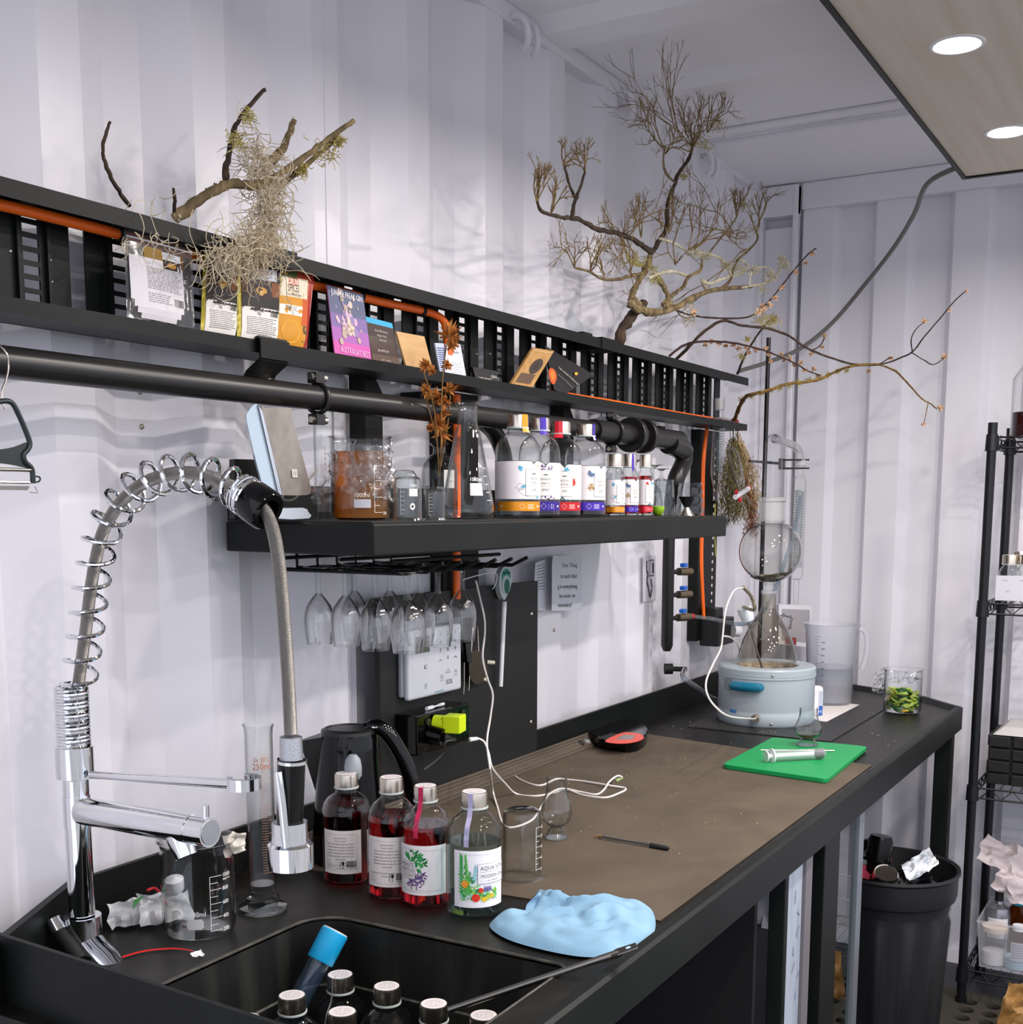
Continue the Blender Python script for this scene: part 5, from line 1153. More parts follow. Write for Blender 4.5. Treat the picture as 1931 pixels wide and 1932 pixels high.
lines(pr, .26, .76, .36, .60, 13, '#6a6a70', 3); lines(pr, .26, .6, .22, .33, 5, '#77777c', 4); barcode(pr, .64, .78, .215, .30); pr.build('printed_label', parent=r)
mb = MB(); mb.tube([fn(.02+.96*i/8, .86, 1) for i in range(9)], .0012, mat('zip_seal', '#c9ccd6', .2), 6); mb.build('zip_seal', parent=r)
def acid(px, name, lab, y):
    r, pr, fn = pouch('spice_pouch', lab, px, y, mat('olive_foil_edge', '#8f8420', .35, .3), .009, GP)
    pr.rect(.07, .40, .93, .97, '#241512'); pr.rect(.07, .02, .93, .46, '#ddd9d4'); pr.layer(); pr.rect(.07, .44, .93, .56, '#171413'); pr.rect(.28, .80, .84, .95, '#b9bcc4'); pr.rect(.72, .60, .93, .78, '#7a4418'); pr.rect(.07, .62, .2, .75, '#5a3014')
    pr.disc(.48, .66, .13, '#b98a3a', 16, .045); pr.rect(.44, .60, .52, .66, '#d8b06a'); pr.layer(); pr.text('HARVEST', .56, .83, .12, '#3a3d45', 'c', .72); pr.text('Southern', .58, .90, .05, '#5a5d65', 'c', .8)
    pr.text(name, .40, .385, .075, '#2a2a2a', 'c', .8); pr.text('100g', .42, .345, .055, '#2a2a2a', 'c', .8); barcode(pr, .70, .90, .345, .42); lines(pr, .16, .86, .10, .33, 10, '#55534f', 6); pr.layer()
    pr.build('printed_label', parent=r); return r
acid([(378, 632), (446, 642), (452, 492), (384, 478)], 'Tartaric Acid', 'olive-edged pouch labelled Tartaric Acid, right of the big clear pouch', ty)
acid([(447, 642), (524, 655), (535, 505), (448, 494)], 'Malic Acid', 'olive-edged pouch with brown harvest label, left of the turmeric packet', ty-.004)
r, pr, fn = pouch('spice_pouch', 'red-edged packet of yellow turmeric standing in the tray', [(518, 653), (578, 667), (594, 510), (524, 498)], ty-.002, mat('spice_packet_red', '#9c2418', .35), .010, GP)
pr.rect(.02, .03, .82, .96, '#c98a12'); pr.layer(); pr.rect(.02, .85, .5, .97, '#4a5226'); pr.rect(.5, .86, .9, .97, '#a83a1e'); pr.rect(.66, .30, .84, .62, '#c4561a'); pr.rect(.72, .1, .84, .3, '#54421a'); pr.rect(.02, .62, .80, .86, '#dcd2bc'); pr.rect(.02, .40, .66, .52, '#e6e2dc'); pr.layer()
pr.text('EURO', .40, .765, .13, '#c4241c', 'c', .8); pr.text('SPICES', .40, .685, .13, '#1f1c1a', 'c', .8); pr.text('Finest Herbs & Spices', .42, .635, .055, '#3a3530', 'c', .8); pr.text('TURMERIC', .34, .45, .085, '#24333a', 'c', .8); pr.text('70g', .38, .41, .05, '#24333a', 'c', .8); pr.layer(); pr.disc(.36, .2, .26, '#d99a14', 20, .14); pr.build('printed_label', parent=r)
# cards and leaflets
r, c = card('gin_card', 'tall pink and violet gin card standing in the tray', 'card', [(632, 669), (702, 684), (685, 556), (617, 537)], ty, .0015, C('#c765a8', .2), lean=.01)
pr = qprint(c); pr.rect(0, 0, 1, .22, '#c858a8'); pr.rect(0, .22, 1, .42, '#a565ae'); pr.rect(0, .42, 1, .62, '#7f6aa0'); pr.rect(0, .62, 1, 1, '#5f6480'); pr.layer(); random.seed(2)
for k in range(60): pr.disc(random.gauss(.45, .15), random.gauss(.55, .17), random.uniform(.02, .07), random.choice(('#b9a59a', '#8f7fae', '#c9a9c0', '#d8c4b4')), 8); pr.layer() if k % 12 == 0 else 0
pr.layer(); pr.text('JUNIPER FREAK GIN', .5, .875, .125, '#f2eef2', 'c', .78); pr.text("AUSTRALIA'S BEST", .55, .06, .12, '#e9b9dd', 'c', .82); pr.build('print', parent=r)
r, c = card('leaflet', 'brown leaflet with blue top strip beside the pink gin card', 'leaflet', [(704, 684), (756, 692), (740, 610), (690, 597)], ty+.006, .003, C('#4a3a34', .2), lean=.008)
pr = qprint(c); pr.rect(0, .88, 1, 1, '#3aa9d6'); pr.rect(0, .6, 1, .88, '#3e2f2a'); pr.rect(0, .0, 1, .2, '#5a463c'); pr.layer()
for k, s_ in enumerate(('Over 600 miles of', 'danger there,', 'every day')): pr.text(s_, .5, .72-.1*k, .075, '#c9c0b8', 'c', .9)
pr.text('gin and Pty Ltd', .45, .28, .08, '#d9d2ca', 'c', .8); pr.text('mob · number', .5, .08, .06, '#c9c0b8', 'c'); pr.build('print', parent=r)
r, c = card('wooden_plaque', 'small plain plywood plaque leaning in the tray', 'plaque', [(768, 694), (819, 704), (801, 635), (748, 625)], ty, .004, mat('light_plywood', '#bf9560', .6, var=(14, '#cda775', .3, .7, (1, 1, 6))), lean=.008)
r, c = card('business_card', 'white business card with orange square standing in the tray', 'card', [(840, 710), (881, 716), (869, 650), (842, 648)], ty, .001, C('#dcdbe6'), lean=.006)
pr = qprint(c); pr.rect(.12, .66, .42, .95, '#d9601c'); pr.layer(); pr.text('studio', .65, .72, .14, '#8a8a96', 'c'); lines(pr, .3, .85, .08, .5, 7, '#9a9aa6', 3, .2); pr.build('print', parent=r)
r, c = card('business_card', 'pale blue printed card leaning behind the orange-square card', 'card', [(832, 708), (850, 712), (838, 648), (821, 647)], ty+.004, .003, C('#b9c0d0'), lean=.006)
pr = qprint(c); lines(pr, .1, .9, .1, .9, 12, '#4a5a8a', 5, .5); pr.build('print', parent=r)
r, c = card('black_card', 'black business cards reading HENRY\'S low in the tray', 'card', [(900, 722), (942, 730), (938, 700), (892, 692)], ty, .006, C('#161616', .4), lean=.003)
pr = qprint(c); pr.text("HENRY'S", .42, .22, .30, '#d8d2c8', 'c', .5); pr.rect(.18, .1, .66, .14, '#d8d2c8'); pr.text('GIN', .82, .5, .25, '#d8d2c8', 'c', .6); pr.text('HOUSE', .82, .2, .22, '#d8d2c8', 'c', .5); pr.build('print', parent=r)
r, c = card('booklet', 'glossy black booklet with orange cocktail photo tilted in the tray', 'booklet', [(1046, 735), (1066, 745), (1121, 707), (1028, 652)], ty+.012, .004, C('#141110', .15), lean=.006)
pr = qprint([ony(1040, 738, ty+.010), ony(1068, 745, ty+.010), ony(1120, 706, ty+.016), ony(1030, 656, ty+.016)]); pr.disc(.13, .38, .14, '#c4501c', 16, .2); pr.layer().disc(.13, .40, .08, '#e0782c', 14, .12); pr.disc(.72, .75, .04, '#f0a83a', 10, .05); pr.text('THE HIGHER POWER OF GIN', .62, .55, .07, '#b9b2aa', 'c', .8, -.3); pr.text('THE WORLD OF STORMS AND STILLS', .60, .38, .05, '#8f8880', 'c', .8, -.3); pr.build('print', parent=r)
r, c = card('kraft_pouch', 'brown kraft paper pouch with dark oval leaning in the tray', 'pouch', [(962, 729), (1003, 735), (1046, 662), (1007, 656)], ty-.002, .006, mat('kraft_paper', '#a67c45', .6, var=(60, '#b98f58', .4, .7)), lean=.004)
pr = qprint(c); pr.disc(.60, .56, .26, '#3a2c26', 20, .2); pr.layer().disc(.60, .56, .12, '#2a201c', 14, .1); pr.rect(.12, .12, .8, .36, '#5a4434'); pr.rect(.02, .93, .98, .95, '#c9a878'); pr.build('print', parent=r)
MB().slab([ony(950, 730, ty+.02), ony(1000, 737, ty+.02), ony(1002, 690, ty+.02)], (0, .003, 0), C('#2a2c2e')).build('dark_card', label='dark card corner tucked behind the kraft pouch in the tray', cat='card')
# orange conduit in three runs
def conduit(P, lab, r=.0072): return MB().tube(smoothpts(P, 5), r, ORANGE, 14).build('orange_conduit', label=lab, cat='conduit', group='orange conduit runs in and below the tray')
yc_ = 1.258
cd = conduit([ony(a, b, yc_) for a, b in ((-60, 374), (0, 386), (60, 400), (120, 415), (180, 430), (240, 446), (330, 472), (430, 500), (520, 522), (590, 538), (650, 552), (700, 565), (760, 578), (805, 588))]+[ony(832, 600, 1.255), ony(842, 618, 1.25), ony(844, 650, 1.25), ony(845, 700, 1.262)], 'orange conduit running along the top of the tray then bending down')
conduit([ony(a, b, yc_) for a, b in ((1040, 738), (1080, 747), (1150, 758), (1230, 772), (1300, 784), (1345, 791), (1378, 798))], 'orange conduit lying in the far lower part of the tray', .006)
conduit([ony(862, 745, 1.292), ony(862, 850, 1.292), ony(862, 1000, 1.292), ony(862, 1130, 1.292)], 'vertical orange conduit on the black strut behind the conical flask', .008)
conduit([ony(a, b, 1.296) for a, b in ((1334, 810), (1328, 870), (1326, 960), (1324, 1050), (1326, 1120), (1330, 1195))], 'thin orange conduit down the far punched strut', .0055)
for i, (px, y) in enumerate(((226, 442), (680, 560), (797, 586))):
    c0 = ony(px, y, yc_); MB().cyl(c0+V((-.004, 0, 0)), c0+V((.004, 0, .0)), .0088, RUBBER, 14).build('cable_tie', parent=None, label=('black tie round the orange conduit left of the clear pouch', 'black tie round the orange conduit past the pink card', 'black tie near the bend of the orange conduit')[i], cat='cable tie', group='black ties on the orange conduit')
# ================================================================== BELOW THE SHELF
# perforated struts fixed to the wall
def strut(x0, x1, z0, z1, y, lab, holes, hx=.75, m=None):
    t = thing('wall_strut', lab, 'strut'); MB().box((x0, y, z0), (x1, 1.334, z1), BLACK).build('channel', parent=t, bevel=.001)
    for i, z in enumerate(holes):
        MB().lathe([(0, -.0006), (.0048, -.0006), (.0052, .0002)], WHITEP, 12, Matrix(((1,0,0,x0+(x1-x0)*hx),(0,0,1,y),(0,1,0,z),(0,0,0,1)))).build('punched_hole', parent=t, fixn=False)
    return t
strut(1.975, 2.105, 1.10, 1.63, 1.303, 'wide black strut behind the conical flask and hanging glasses', (1.195, 1.215, 1.285), .5)
strut(3.315, 3.465, 1.02, 1.63, 1.305, 'tall black punched strut near the room corner with white holes', [1.06+.0235*k for k in range(23)], .78)
# black board on the wall with its fittings
YB_ = 1.298
bb = thing('wall_panel', 'large matt black panel on the wall carrying keypad and sockets', 'panel')
q = [ony(a, b, YB_) for a, b in ((716, 1420), (1012, 1400), (1012, 1098), (880, 1112), (717, 1130))]
MB().box((1.757, YB_, ZB+.02), (2.345, YB_+.012, 1.248), mat('matt_black_panel', '#141616', .55)).build('board', parent=bb)
for a, b in ((1003, 1158), (1002, 1362)): p = ony(a, b, YB_); MB().ball((p.x, YB_-.001, p.z), .005, STEEL, 12, (1, .4, 1)).build('screw', parent=bb)
# keypad
kp = thing('alarm_keypad', 'white alarm keypad with grey screen on the black panel under the glasses', 'keypad')
yk = YB_-.022; c = [ony(a, b, yk) for a, b in ((775, 1325), (871, 1297), (868, 1188), (757, 1208))]
x0, x1, z0, z1 = ony(772, 1320, yk).x, ony(872, 1300, yk).x, ony(772, 1324, yk).z, ony(760, 1205, yk).z+.012
MB().box((x0, yk, z0), (x1, YB_-.008, z1), mat('keypad_white', '#c9ccd4', .25)).build('case', parent=kp, bevel=.006, seg=3)
MB().box((x0-.006, YB_-.010, z0+.006), (x1-.006, YB_, z1-.004), C('#8f939a')).build('back_box', parent=kp, bevel=.004)
pr = Print(flat((x0, yk-.0002, z0), (1, 0, 0), (0, 0, 1), .0001)); W_, H_ = x1-x0, z1-z0
pr.layer().rect(W_*.12, H_*.66, W_*.38, H_*.90, '#5f6458')
for i, row in enumerate(('123', '456', '789')):
    for j, ch in enumerate(row): pr.layer().text(ch, W_*(.58+.14*j), H_*(.86-.12*i), .011, '#5a5e66', 'c')
pr.text('0', W_*.72, H_*.50, .011, '#5a5e66', 'c'); pr.text('SOS', W_*.74, H_*.13, .013, '#4a4e56', 'c'); pr.text('HOMEGUARD', W_*.55, H_*.04, .005, '#2f9aa8', 'c')
def padlock(u, v, s): pr.frame(u-s*.5, v, u+s*.5, v+s*.8, .0006, '#5a5e66'); pr.path([(u-s*.3, v+s*.8), (u-s*.3, v+s*1.2), (u+s*.3, v+s*1.2), (u+s*.3, v+s*.8)], .0006, '#5a5e66')
padlock(W_*.30, H_*.14, .007); padlock(W_*.60, H_*.20, .009); padlock(W_*.87, H_*.24, .009); pr.path([(W_*.68, H_*.30), (W_*.72, H_*.36), (W_*.76, H_*.30), (W_*.68, H_*.30)], .0007, '#5a5e66'); pr.disc(W_*.30, H_*.45, .004, '#5a5e66'); pr.layer().disc(W_*.30, H_*.45, .0028, '#c9ccd4')
pr.path([(W_*.55, H_*.49), (W_*.58, H_*.52), (W_*.61, H_*.49)], .0008, '#5a5e66'); pr.path([(W_*.84, H_*.50), (W_*.86, H_*.53), (W_*.90, H_*.50)], .0012, '#5a5e66')
pr.build('key_print', parent=kp)
# socket box, charger, plug
sb = thing('socket_box', 'black double power socket box at the foot of the black panel', 'socket')
yS = YB_-.05; x0, x1 = ony(770, 1380, yS+.02).x, ony(886, 1350, yS).x; z1 = ony(785, 1352, yS).z; z0 = z1-.075
MB().box((x0, yS, z0), (x1, YB_, z1), GLOSSB).build('box', parent=sb, bevel=.003)
for i, (a, b, r) in enumerate(((807, 1362, .007), (826, 1357, .008), (848, 1350, .006), (872, 1344, .006))):
    p = ony(a, b, yS); MB().cyl((p.x, yS+.001, p.z), (p.x, yS-.004, p.z), r, mat('dark_knob', '#2c3024', .3), 16).build('screw_cap', parent=sb)
p = ony(818, 1383, yS); pg = thing('power_plug', 'round black plug in the socket beside the yellow charger', 'plug')
MB().tube([V((p.x-.012, yS, p.z)), V((p.x-.01, yS-.03, p.z-.004))], [.019, .016], GLOSSB, 20).build('plug_body', parent=pg)
MB().tube([V((p.x-.01, yS-.03, p.z-.004)), V((p.x+.006, yS-.045, p.z-.010))], [.009, .005], RUBBER, 14).build('cord_grip', parent=pg)
MB().tube(smoothpts([V((p.x+.006, yS-.045, p.z-.010)), ony(841, 1400, 1.2), ony(838, 1418, 1.21), ony(822, 1436, 1.22), ony(800, 1452, 1.23)], 5), .002, mat('black_cord', '#3a3a36', .5), 8).build('cord', parent=pg)
YEL = mat('neon_yellow', '#c3dc06', .45)
yC = yS-.055; ch = thing('usb_charger', 'neon yellow cube charger plugged into the black socket', 'charger')
xa, xb = ony(850, 1370, yC).x, ony(897, 1380, yC).x; za, zb_ = ony(850, 1393, yC).z, ony(850, 1352, yC).z
Mz = Matrix.Translation(((xa+xb)/2, yC, (za+zb_)/2))@Matrix.Rotation(math.radians(14), 4, 'Z')
MB().box((-.019, -.0, -.016), (.019, .034, .016), YEL, Mz).build('cube', parent=ch, bevel=.0015)
q = Mz@V((-.004, .034, -.001)); MB().cyl(q, q+V((-.004, .020, 0)), .016, YEL, 24).build('round_base', parent=ch)
p = ony(900, 1394, yC-.004); MB().tube([p+V((-.014, .008, 0)), p+V((.002, 0, 0))], [.0045, .0035], WHITEP, 12).build('cable_plug', label='white plug end pushed into the yellow charger', cat='plug')
a_, b_ = V((ony(812, 1338, yS+.01).x, yS+.018, z1+.004)), V((ony(847, 1328, yS+.01).x, yS+.022, z1+.004))
ad = thing('cable_adapter', 'short white cable adapter lying on the socket box', 'adapter'); d = (b_-a_)
MB().cyl(a_, a_+d*.35, .0038, WHITEP, 12).build('socket_end', parent=ad); MB().cyl(a_+d*.35, a_+d*.75, .0018, WHITEP, 8).build('lead', parent=ad); MB().cyl(a_+d*.75, b_, .0032, WHITEP, 12).build('plug_end', parent=ad)
# hanging utensils right of the keypad
P = lambda a, b, y=1.285: ony(a, b, y)
kn = thing('paring_knife', 'black-handled utensil with wire frame hanging beside the keypad', 'utensil')
MB().slab([P(873, 1212), P(884, 1212), P(887, 1248), P(878, 1250)], (0, -.006, 0), GLOSSB).build('handle', parent=kn, bevel=.001)
MB().tube([P(*q) for q in ((876, 1250), (876, 1290), (875, 1309), (885, 1303), (887, 1250))], .0011, STEEL, 6).build('wire_frame', parent=kn)
st = thing('cocktail_strainer', 'old perforated steel strainer hanging on the black panel', 'strainer')
P0 = smoothpts([P(889, 1230), P(905, 1230), P(916, 1250), P(920, 1272), P(910, 1288), P(896, 1290), P(887, 1278), P(886, 1250)], 4, True)
MB().slab(P0, (0, -.002, 0), mat('tarnished_steel', '#5a5346', .4, 1)).build('plate', parent=st)
MB().tube(P0+[P0[0]], .0018, mat('tarnished_steel', ''), 6).build('rim', parent=st)
MB().tube([P(889, 1232), P(892, 1185), P(898, 1180), P(901, 1185), P(903, 1232)], .002, STEEL, 6).build('handle', parent=st)
pr = Print(lambda u, v, k: V((u, 1.2826, v)));
for k in range(14):
    q = P(902+13*math.cos(k*.45+.2), 1268+14*math.sin(k*.45+.2)); pr.disc(q.x, q.z, .0012, '#1c1a16', 8)
pr.build('perforation', parent=st)
for a, b, lab in ((925, 1249, 'upper small pale peg sticking out beside the strainer'), (913, 1281, 'lower small white peg under the strainer rim')):
    p = P(a, b); MB().cyl(p+V((-.004, .005, 0)), p+V((.008, -.006, -.002)), .0042, mat('ivory_peg', '#cfc8b4', .4), 12).build('wall_peg', label=lab, cat='peg', group='pegs beside the strainer')
# thermometer wand
th = thing('wand_thermometer', 'long white wand thermometer with green oval head on the black panel', 'thermometer')
MB().tube([ony(952, 1135, 1.28), ony(945, 1295, 1.285)], [.0052, .0046], WHITEP, 14).build('stem', parent=th)
hp = smoothpts([ony(955, 1068, 1.282), ony(966, 1082, 1.282), ony(966, 1100, 1.282), ony(958, 1122, 1.282), ony(952, 1132, 1.282), ony(945, 1118, 1.282), ony(943, 1096, 1.282), ony(946, 1078, 1.282)], 4, True)
MB().slab(hp, (0, .012, 0), mat('pale_grey_plastic', '#b4c0c2', .3)).build('head', parent=th, bevel=.001)
pr = Print(lambda u, v, k: V((u, 1.2815-.0002*(k+1), v)))
def el(a, b, ra, rb, col):
    q = ony(a, b, 1.282); m_ = mpp(q)*1.9; pr.layer(); pr.disc(q.x, q.z, ra*m_, col, 20, rb*mpp(q))
el(955, 1088, 8.5, 15, '#1d8a76'); el(955, 1103, 8.5, 18, '#b4c0c2'); el(956, 1106, 5.5, 14, '#12604c')
for k in range(6): q = ony(950+2.2*k, 1079+abs(2.5-k)*1.2, 1.282); pr.layer(); pr.disc(q.x, q.z, .0015, '#0c4a42', 8, .003)
pr.build('face_print', parent=th)
MB().tube(smoothpts([ony(873, 1094, 1.29), ony(900, 1086, 1.28), ony(930, 1080, 1.28), ony(938, 1086, 1.28), ony(936, 1100, 1.285), ony(930, 1112, 1.29)], 4), .0012, WHITEP, 6).build('wire_loop', label='thin pale wire curving from the strut to the thermometer head', cat='wire')
# paper notes
nm = 'paper_note'
def note(px, y, lab, m=None, curl=0):
    r = thing(nm, lab, 'note'); c = [ony(a, b, y) for a, b in px]; f = quad(c, 0); n = 10; N_ = V((0, -1, 0))
    fn = lambda u, v, k: f(u, v, 0)+N_*(curl*((1-u)**3*.8+max(0, v-.8)**2*4)+.0002*(k+1))
    mb = MB(); mb.add([fn(i/n, j/n, -1) for j in range(n+1) for i in range(n+1)], [(j*(n+1)+i, j*(n+1)+i+1, (j+1)*(n+1)+i+1, (j+1)*(n+1)+i) for j in range(n) for i in range(n)], m or PAPER, True); mb.build('sheet', parent=r, fixn=False)
    pr = Print(fn); rr_ = pr.rect; return r, pr
r, pr = note([(1030, 1152), (1098, 1152), (1098, 1050), (1030, 1048)], 1.322, 'handwritten white note taped to the wall right of the black panel', mat('note_paper', '#d3d7e0', .6), .02)
for k, (s_, u, v, sz) in enumerate((('One Thing', .63, .80, .17), ('to such that', .60, .60, .17), ('g it everything', .56, .41, .17), ('be easier or', .56, .24, .165), ('necessary?', .48, .07, .17))): pr.layer().text(s_, u, v, sz*.66, '#1a1c20', 'c', .95, .02)
pr.build('handwriting', parent=r)
r, pr = note([(1004, 1150), (1030, 1152), (1030, 1055), (1008, 1062)], 1.326, 'rounded printed sheet half hidden behind the handwritten note', mat('note_paper', ''), .004)
for k in range(9): pr.layer().rect(.2, .9-.06*k, .9, .912-.06*k, '#6a6f7a', 9)
pr.build('print', parent=r)
r, pr = note([(1213, 1136), (1238, 1134), (1238, 1048), (1213, 1050)], 1.331, 'small photo print of a device on the wall left of the valve manifold', C('#cfcdd6'), 0)
pr.layer().rect(.45, .55, .85, .92, '#b9bac4', 9); pr.frame(.45, .55, .85, .92, .03, '#6a6a72'); pr.layer().rect(.7, .62, .84, .85, '#24262a', 9)
pr.layer().path([(.3, .9), (.28, .7), (.38, .6), (.3, .45), (.42, .3), (.5, .12), (.6, .12), (.7, .3), (.62, .5)], .07, '#2a2b30'); pr.layer().path([(.5, .15), (.75, .35)], .03, '#8a8a92'); pr.build('print', parent=r)
for a, b, lab in ((1046, 1189, 'small rivet in the wall under the handwritten note'), (265, 739, 'upper rivet in the wall just below the pipe'), (268, 805, 'lower rivet in the wall below the pipe')):
    p = ony(a, b, 1.37 if a < 500 else 1.334); MB().ball((p.x, p.y, p.z), .0042, mat('rivet', '#a39e8c', .4, .6), 10, (1, .5, 1)).build('wall_rivet', label=lab, cat='rivet', group='rivets in the wall')
# stemware rack and hanging glasses
rk = thing('stemware_rack', 'black wire stemware rack fixed under the shelf', 'rack')
zr = 1.312
def rackrail(px_, y0, y1, hook):
    x = ony(px_, 1070, 1.04).x; 
for i in range(7):
    x = 1.485+.052*i
    P_ = [V((x, 1.30, SZ0)), V((x, 1.30, zr)), V((x, 1.045, zr)), V((x, 1.015, zr+.014))]
    MB().tube(P_, .0032, BLACK, 8).build('wire_rail', parent=rk)
for y in (1.28, 1.17, 1.07): MB().tube([V((1.485, y, zr+.018)), V((1.797, y, zr+.018))], .003, BLACK, 8).build('cross_wire', parent=rk)
MB().tube([V((1.485, 1.29, SZ0)), V((1.485, 1.29, zr)), V((1.485, 1.05, zr))], .0034, BLACK, 8).build('end_wire', parent=rk)
gh = [(600, 1219, 57, 1.235), (651, 1223, 58, 1.165), (668, 1212, 52, 1.245), (707, 1231, 60, 1.125), (735, 1216, 54, 1.215), (768, 1236, 66, 1.045), (792, 1222, 58, 1.145), (826, 1223, 58, 1.105), (872, 1213, 54, 1.12)]
labs = ['leftmost stemmed glass hanging upside down from the rack', 'hanging glass second from the left at the front', 'hanging glass behind the second from the left', 'hanging glass third from the left, rim over the black panel edge', 'hanging glass behind the third from the left', 'nearest and lowest hanging glass in the middle of the rack', 'hanging glass tucked behind the nearest one', 'hanging glass over the keypad screen, right of the nearest one', 'rightmost hanging glass in front of the strainer handle']
hg0 = None
for (px, pr_, wd, y), lab in zip(gh, labs):
    p = ony(px, 1065, y); m_ = mpp(p)
    if hg0 is None:
        R, H = .0235, .124; hg0 = thing('stem_glass', lab, 'glass', (p.x, p.y, zr+.0035), 0, 'stemmed glasses hanging under the shelf')
        MB().lathe([(0, .002), (R*.5, .0032), (R*.98, .0012), (R*1.0, 0), (R*.5, -.0018), (.0055, -.006), (.0042, -.014), (.0040, -.036), (.0055, -.044)], GLASSD, 36).build('foot_and_stem', parent=hg0, fixn=False)
        o_ = [(.005, -.043), (R*.45, -.049), (R*.82, -.062), (R*.98, -.076), (R, -.088), (R*.93, -.108), (R*.84, -H)]
        MB().lathe(o_+[(r-.0011, z-.0004) for r, z in reversed(o_)], glass('wine_glass', '#fefefe', '#5f6968', 3.2, 0, 3.0), 40).build('bowl', parent=hg0, fixn=False); o = hg0
    else: o = copytree(hg0, (p.x, p.y, zr+.0035), 0, lab)
    low = topz((p.x, p.y, 0), pr_); s_ = (zr-low)/.124; o.scale = (wd/2*m_/.0235, wd/2*m_/.0235, s_)
# valve manifold, hoses, junction box
mf = thing('valve_manifold', 'vertical black pipe with three blue-handled taps below the shelf end', 'pipe')
xm = 3.015; MB().tube([V((xm, 1.27, 1.345)), V((xm, 1.27, 1.04)), V((xm, 1.27, 1.025))], [.016, .016, .010], BLACKM, 20).build('pipe', parent=mf)
BRASS = mat('nickel_brass', '#8f7f66', .35, .9); BLUE = mat('blue_handle', '#1f5fc0', .4)
for i, b in enumerate((1078, 1121, 1164)):
    z = ony(1290, b, 1.25).z
    v = MB().cyl((xm, 1.262, z), (xm+.035, 1.255, z), .006, BLACKM, 12).build('stub', parent=mf)
    vb = MB().cyl((xm+.035, 1.255, z), (xm+.095, 1.245, z-.002), .0105, BRASS, 14).build('valve_body', parent=mf)
    mb = MB(); mb.box((xm+.050, 1.243, z+.011), (xm+.072, 1.258, z+.022), BLUE); mb.build('handle', parent=vb, bevel=.002)
hs = glass('clear_hose', '#d8e2ea', '#8fa4b8', 2.0, .05, 1.6, .1)
z = ony(1290, 1164, 1.25).z
MB().tube([V((xm+.095, 1.245, z-.002)), V((xm+.115, 1.242, z-.002))], .008, mat('red_washer', '#a8302a', .5), 12).build('hose_collar', parent=mf)
hz = smoothpts([V((xm+.11, 1.242, z-.002)), ony(1345, 1168, 1.20), ony(1380, 1176, 1.15), ony(1410, 1176, 1.10), ony(1435, 1160, 1.06), ony(1455, 1130, 1.03), ony(1475, 1080, 1.0), ony(1500, 1000, .97), ony(1512, 935, .95)], 6)
MB().tube(hz, .0055, hs, 12).build('coolant_hose', label='pale clear hose from the lowest tap rising to the condenser', cat='hose')
ws = thing('wall_spigot', 'black wall spigot with pale hose left of the heating mantle', 'hose')
a0 = ony(1254, 1262, 1.325); MB().cyl(a0, a0+V((.012, -.02, 0)), .015, RUBBER, 18).build('flange', parent=ws); MB().cyl(a0+V((.012, -.02, 0)), a0+V((.04, -.05, -.002)), .007, RUBBER, 12).build('barb', parent=ws)
MB().tube(smoothpts([a0+V((.036, -.046, -.001)), ony(1290, 1278, 1.25), ony(1320, 1300, 1.22), ony(1345, 1318, 1.2), ony(1362, 1320, 1.18)], 5), .0068, hs, 12).build('hose', parent=ws)
jb = thing('junction_box', 'black junction box at the bottom of the far punched strut', 'box')
MB().box((3.34, 1.245, 1.005), (3.47, 1.305, 1.085), mat('black_box', '#121415', .4)).build('box', parent=jb, bevel=.004)
MB().box((3.355, 1.262, 1.085), (3.42, 1.30, 1.115), mat('black_box', '')).build('gland', parent=jb, bevel=.003)
MB().cyl((3.44, 1.24, 1.045), (3.46, 1.228, 1.043), .018, WHITEP, 18).build('round_cover', parent=jb)
rt = MB(); rt.ball(ony(1386, 800, 1.25), .017, mat('red_rubber_joint', '#8c2a16', .5), 12, (1.1, .8, 1.1)); rt.build('tape_bundle', label='rust-red taped bundle where the orange conduit turns at the tray end', cat='tape')
# peeler on wire, left edge
pe_ = thing('vegetable_peeler', 'dark green Y peeler hanging from the pipe on a wire at the left', 'peeler')
yp = 1.165; q = lambda a, b: ony(a, b, yp)
DKG = mat('dark_green_plastic', '#1b2626', .35)
MB().tube(smoothpts([q(-32, 925), q(-28, 880), q(-20, 830), q(-28, 800), q(-14, 765), q(4, 757), q(22, 760), q(34, 780), q(48, 812), q(56, 836), q(52, 848), q(44, 858), q(48, 872), q(60, 885), q(62, 912)], 5), .0031, DKG, 10).build('frame', parent=pe_)
MB().slab(smoothpts([q(-24, 846), q(0, 848), q(30, 843), q(56, 834), q(46, 852), q(50, 868), q(62, 884), q(30, 878), q(0, 874), q(-24, 876)], 3, True), (0, .004, 0), DKG).build('bridge', parent=pe_)
MB().cyl(q(-30, 885), q(58, 887), .0022, STEELD, 10).build('cross_bar', parent=pe_)
mb = MB(); mb.cyl(q(-30, 909), q(56, 911), .0015, STEEL, 8); mb.slab([q(-30, 916), q(56, 917), q(52, 925), q(-30, 924)], (0, .002, 0), STEELD); mb.build('blade', parent=pe_)
MB().tube(smoothpts([q(62, 900), q(72, 899), q(76, 904), q(72, 909), q(63, 909)], 3), .0010, DKG, 6).build('eye', parent=pe_)
MB().tube([q(56, 916), q(56, 929), q(71, 930), q(66, 918)], .0006, STEEL, 5).build('clip', parent=pe_)
MB().tube(smoothpts([V((q(0, 650).x, PY+.0, PZ+.022)), q(8, 660), q(16, 690), q(10, 720), q(4, 736), q(4, 760), q(10, 772)], 5), .0011, STEEL, 8).build('wire_hook', parent=pe_)
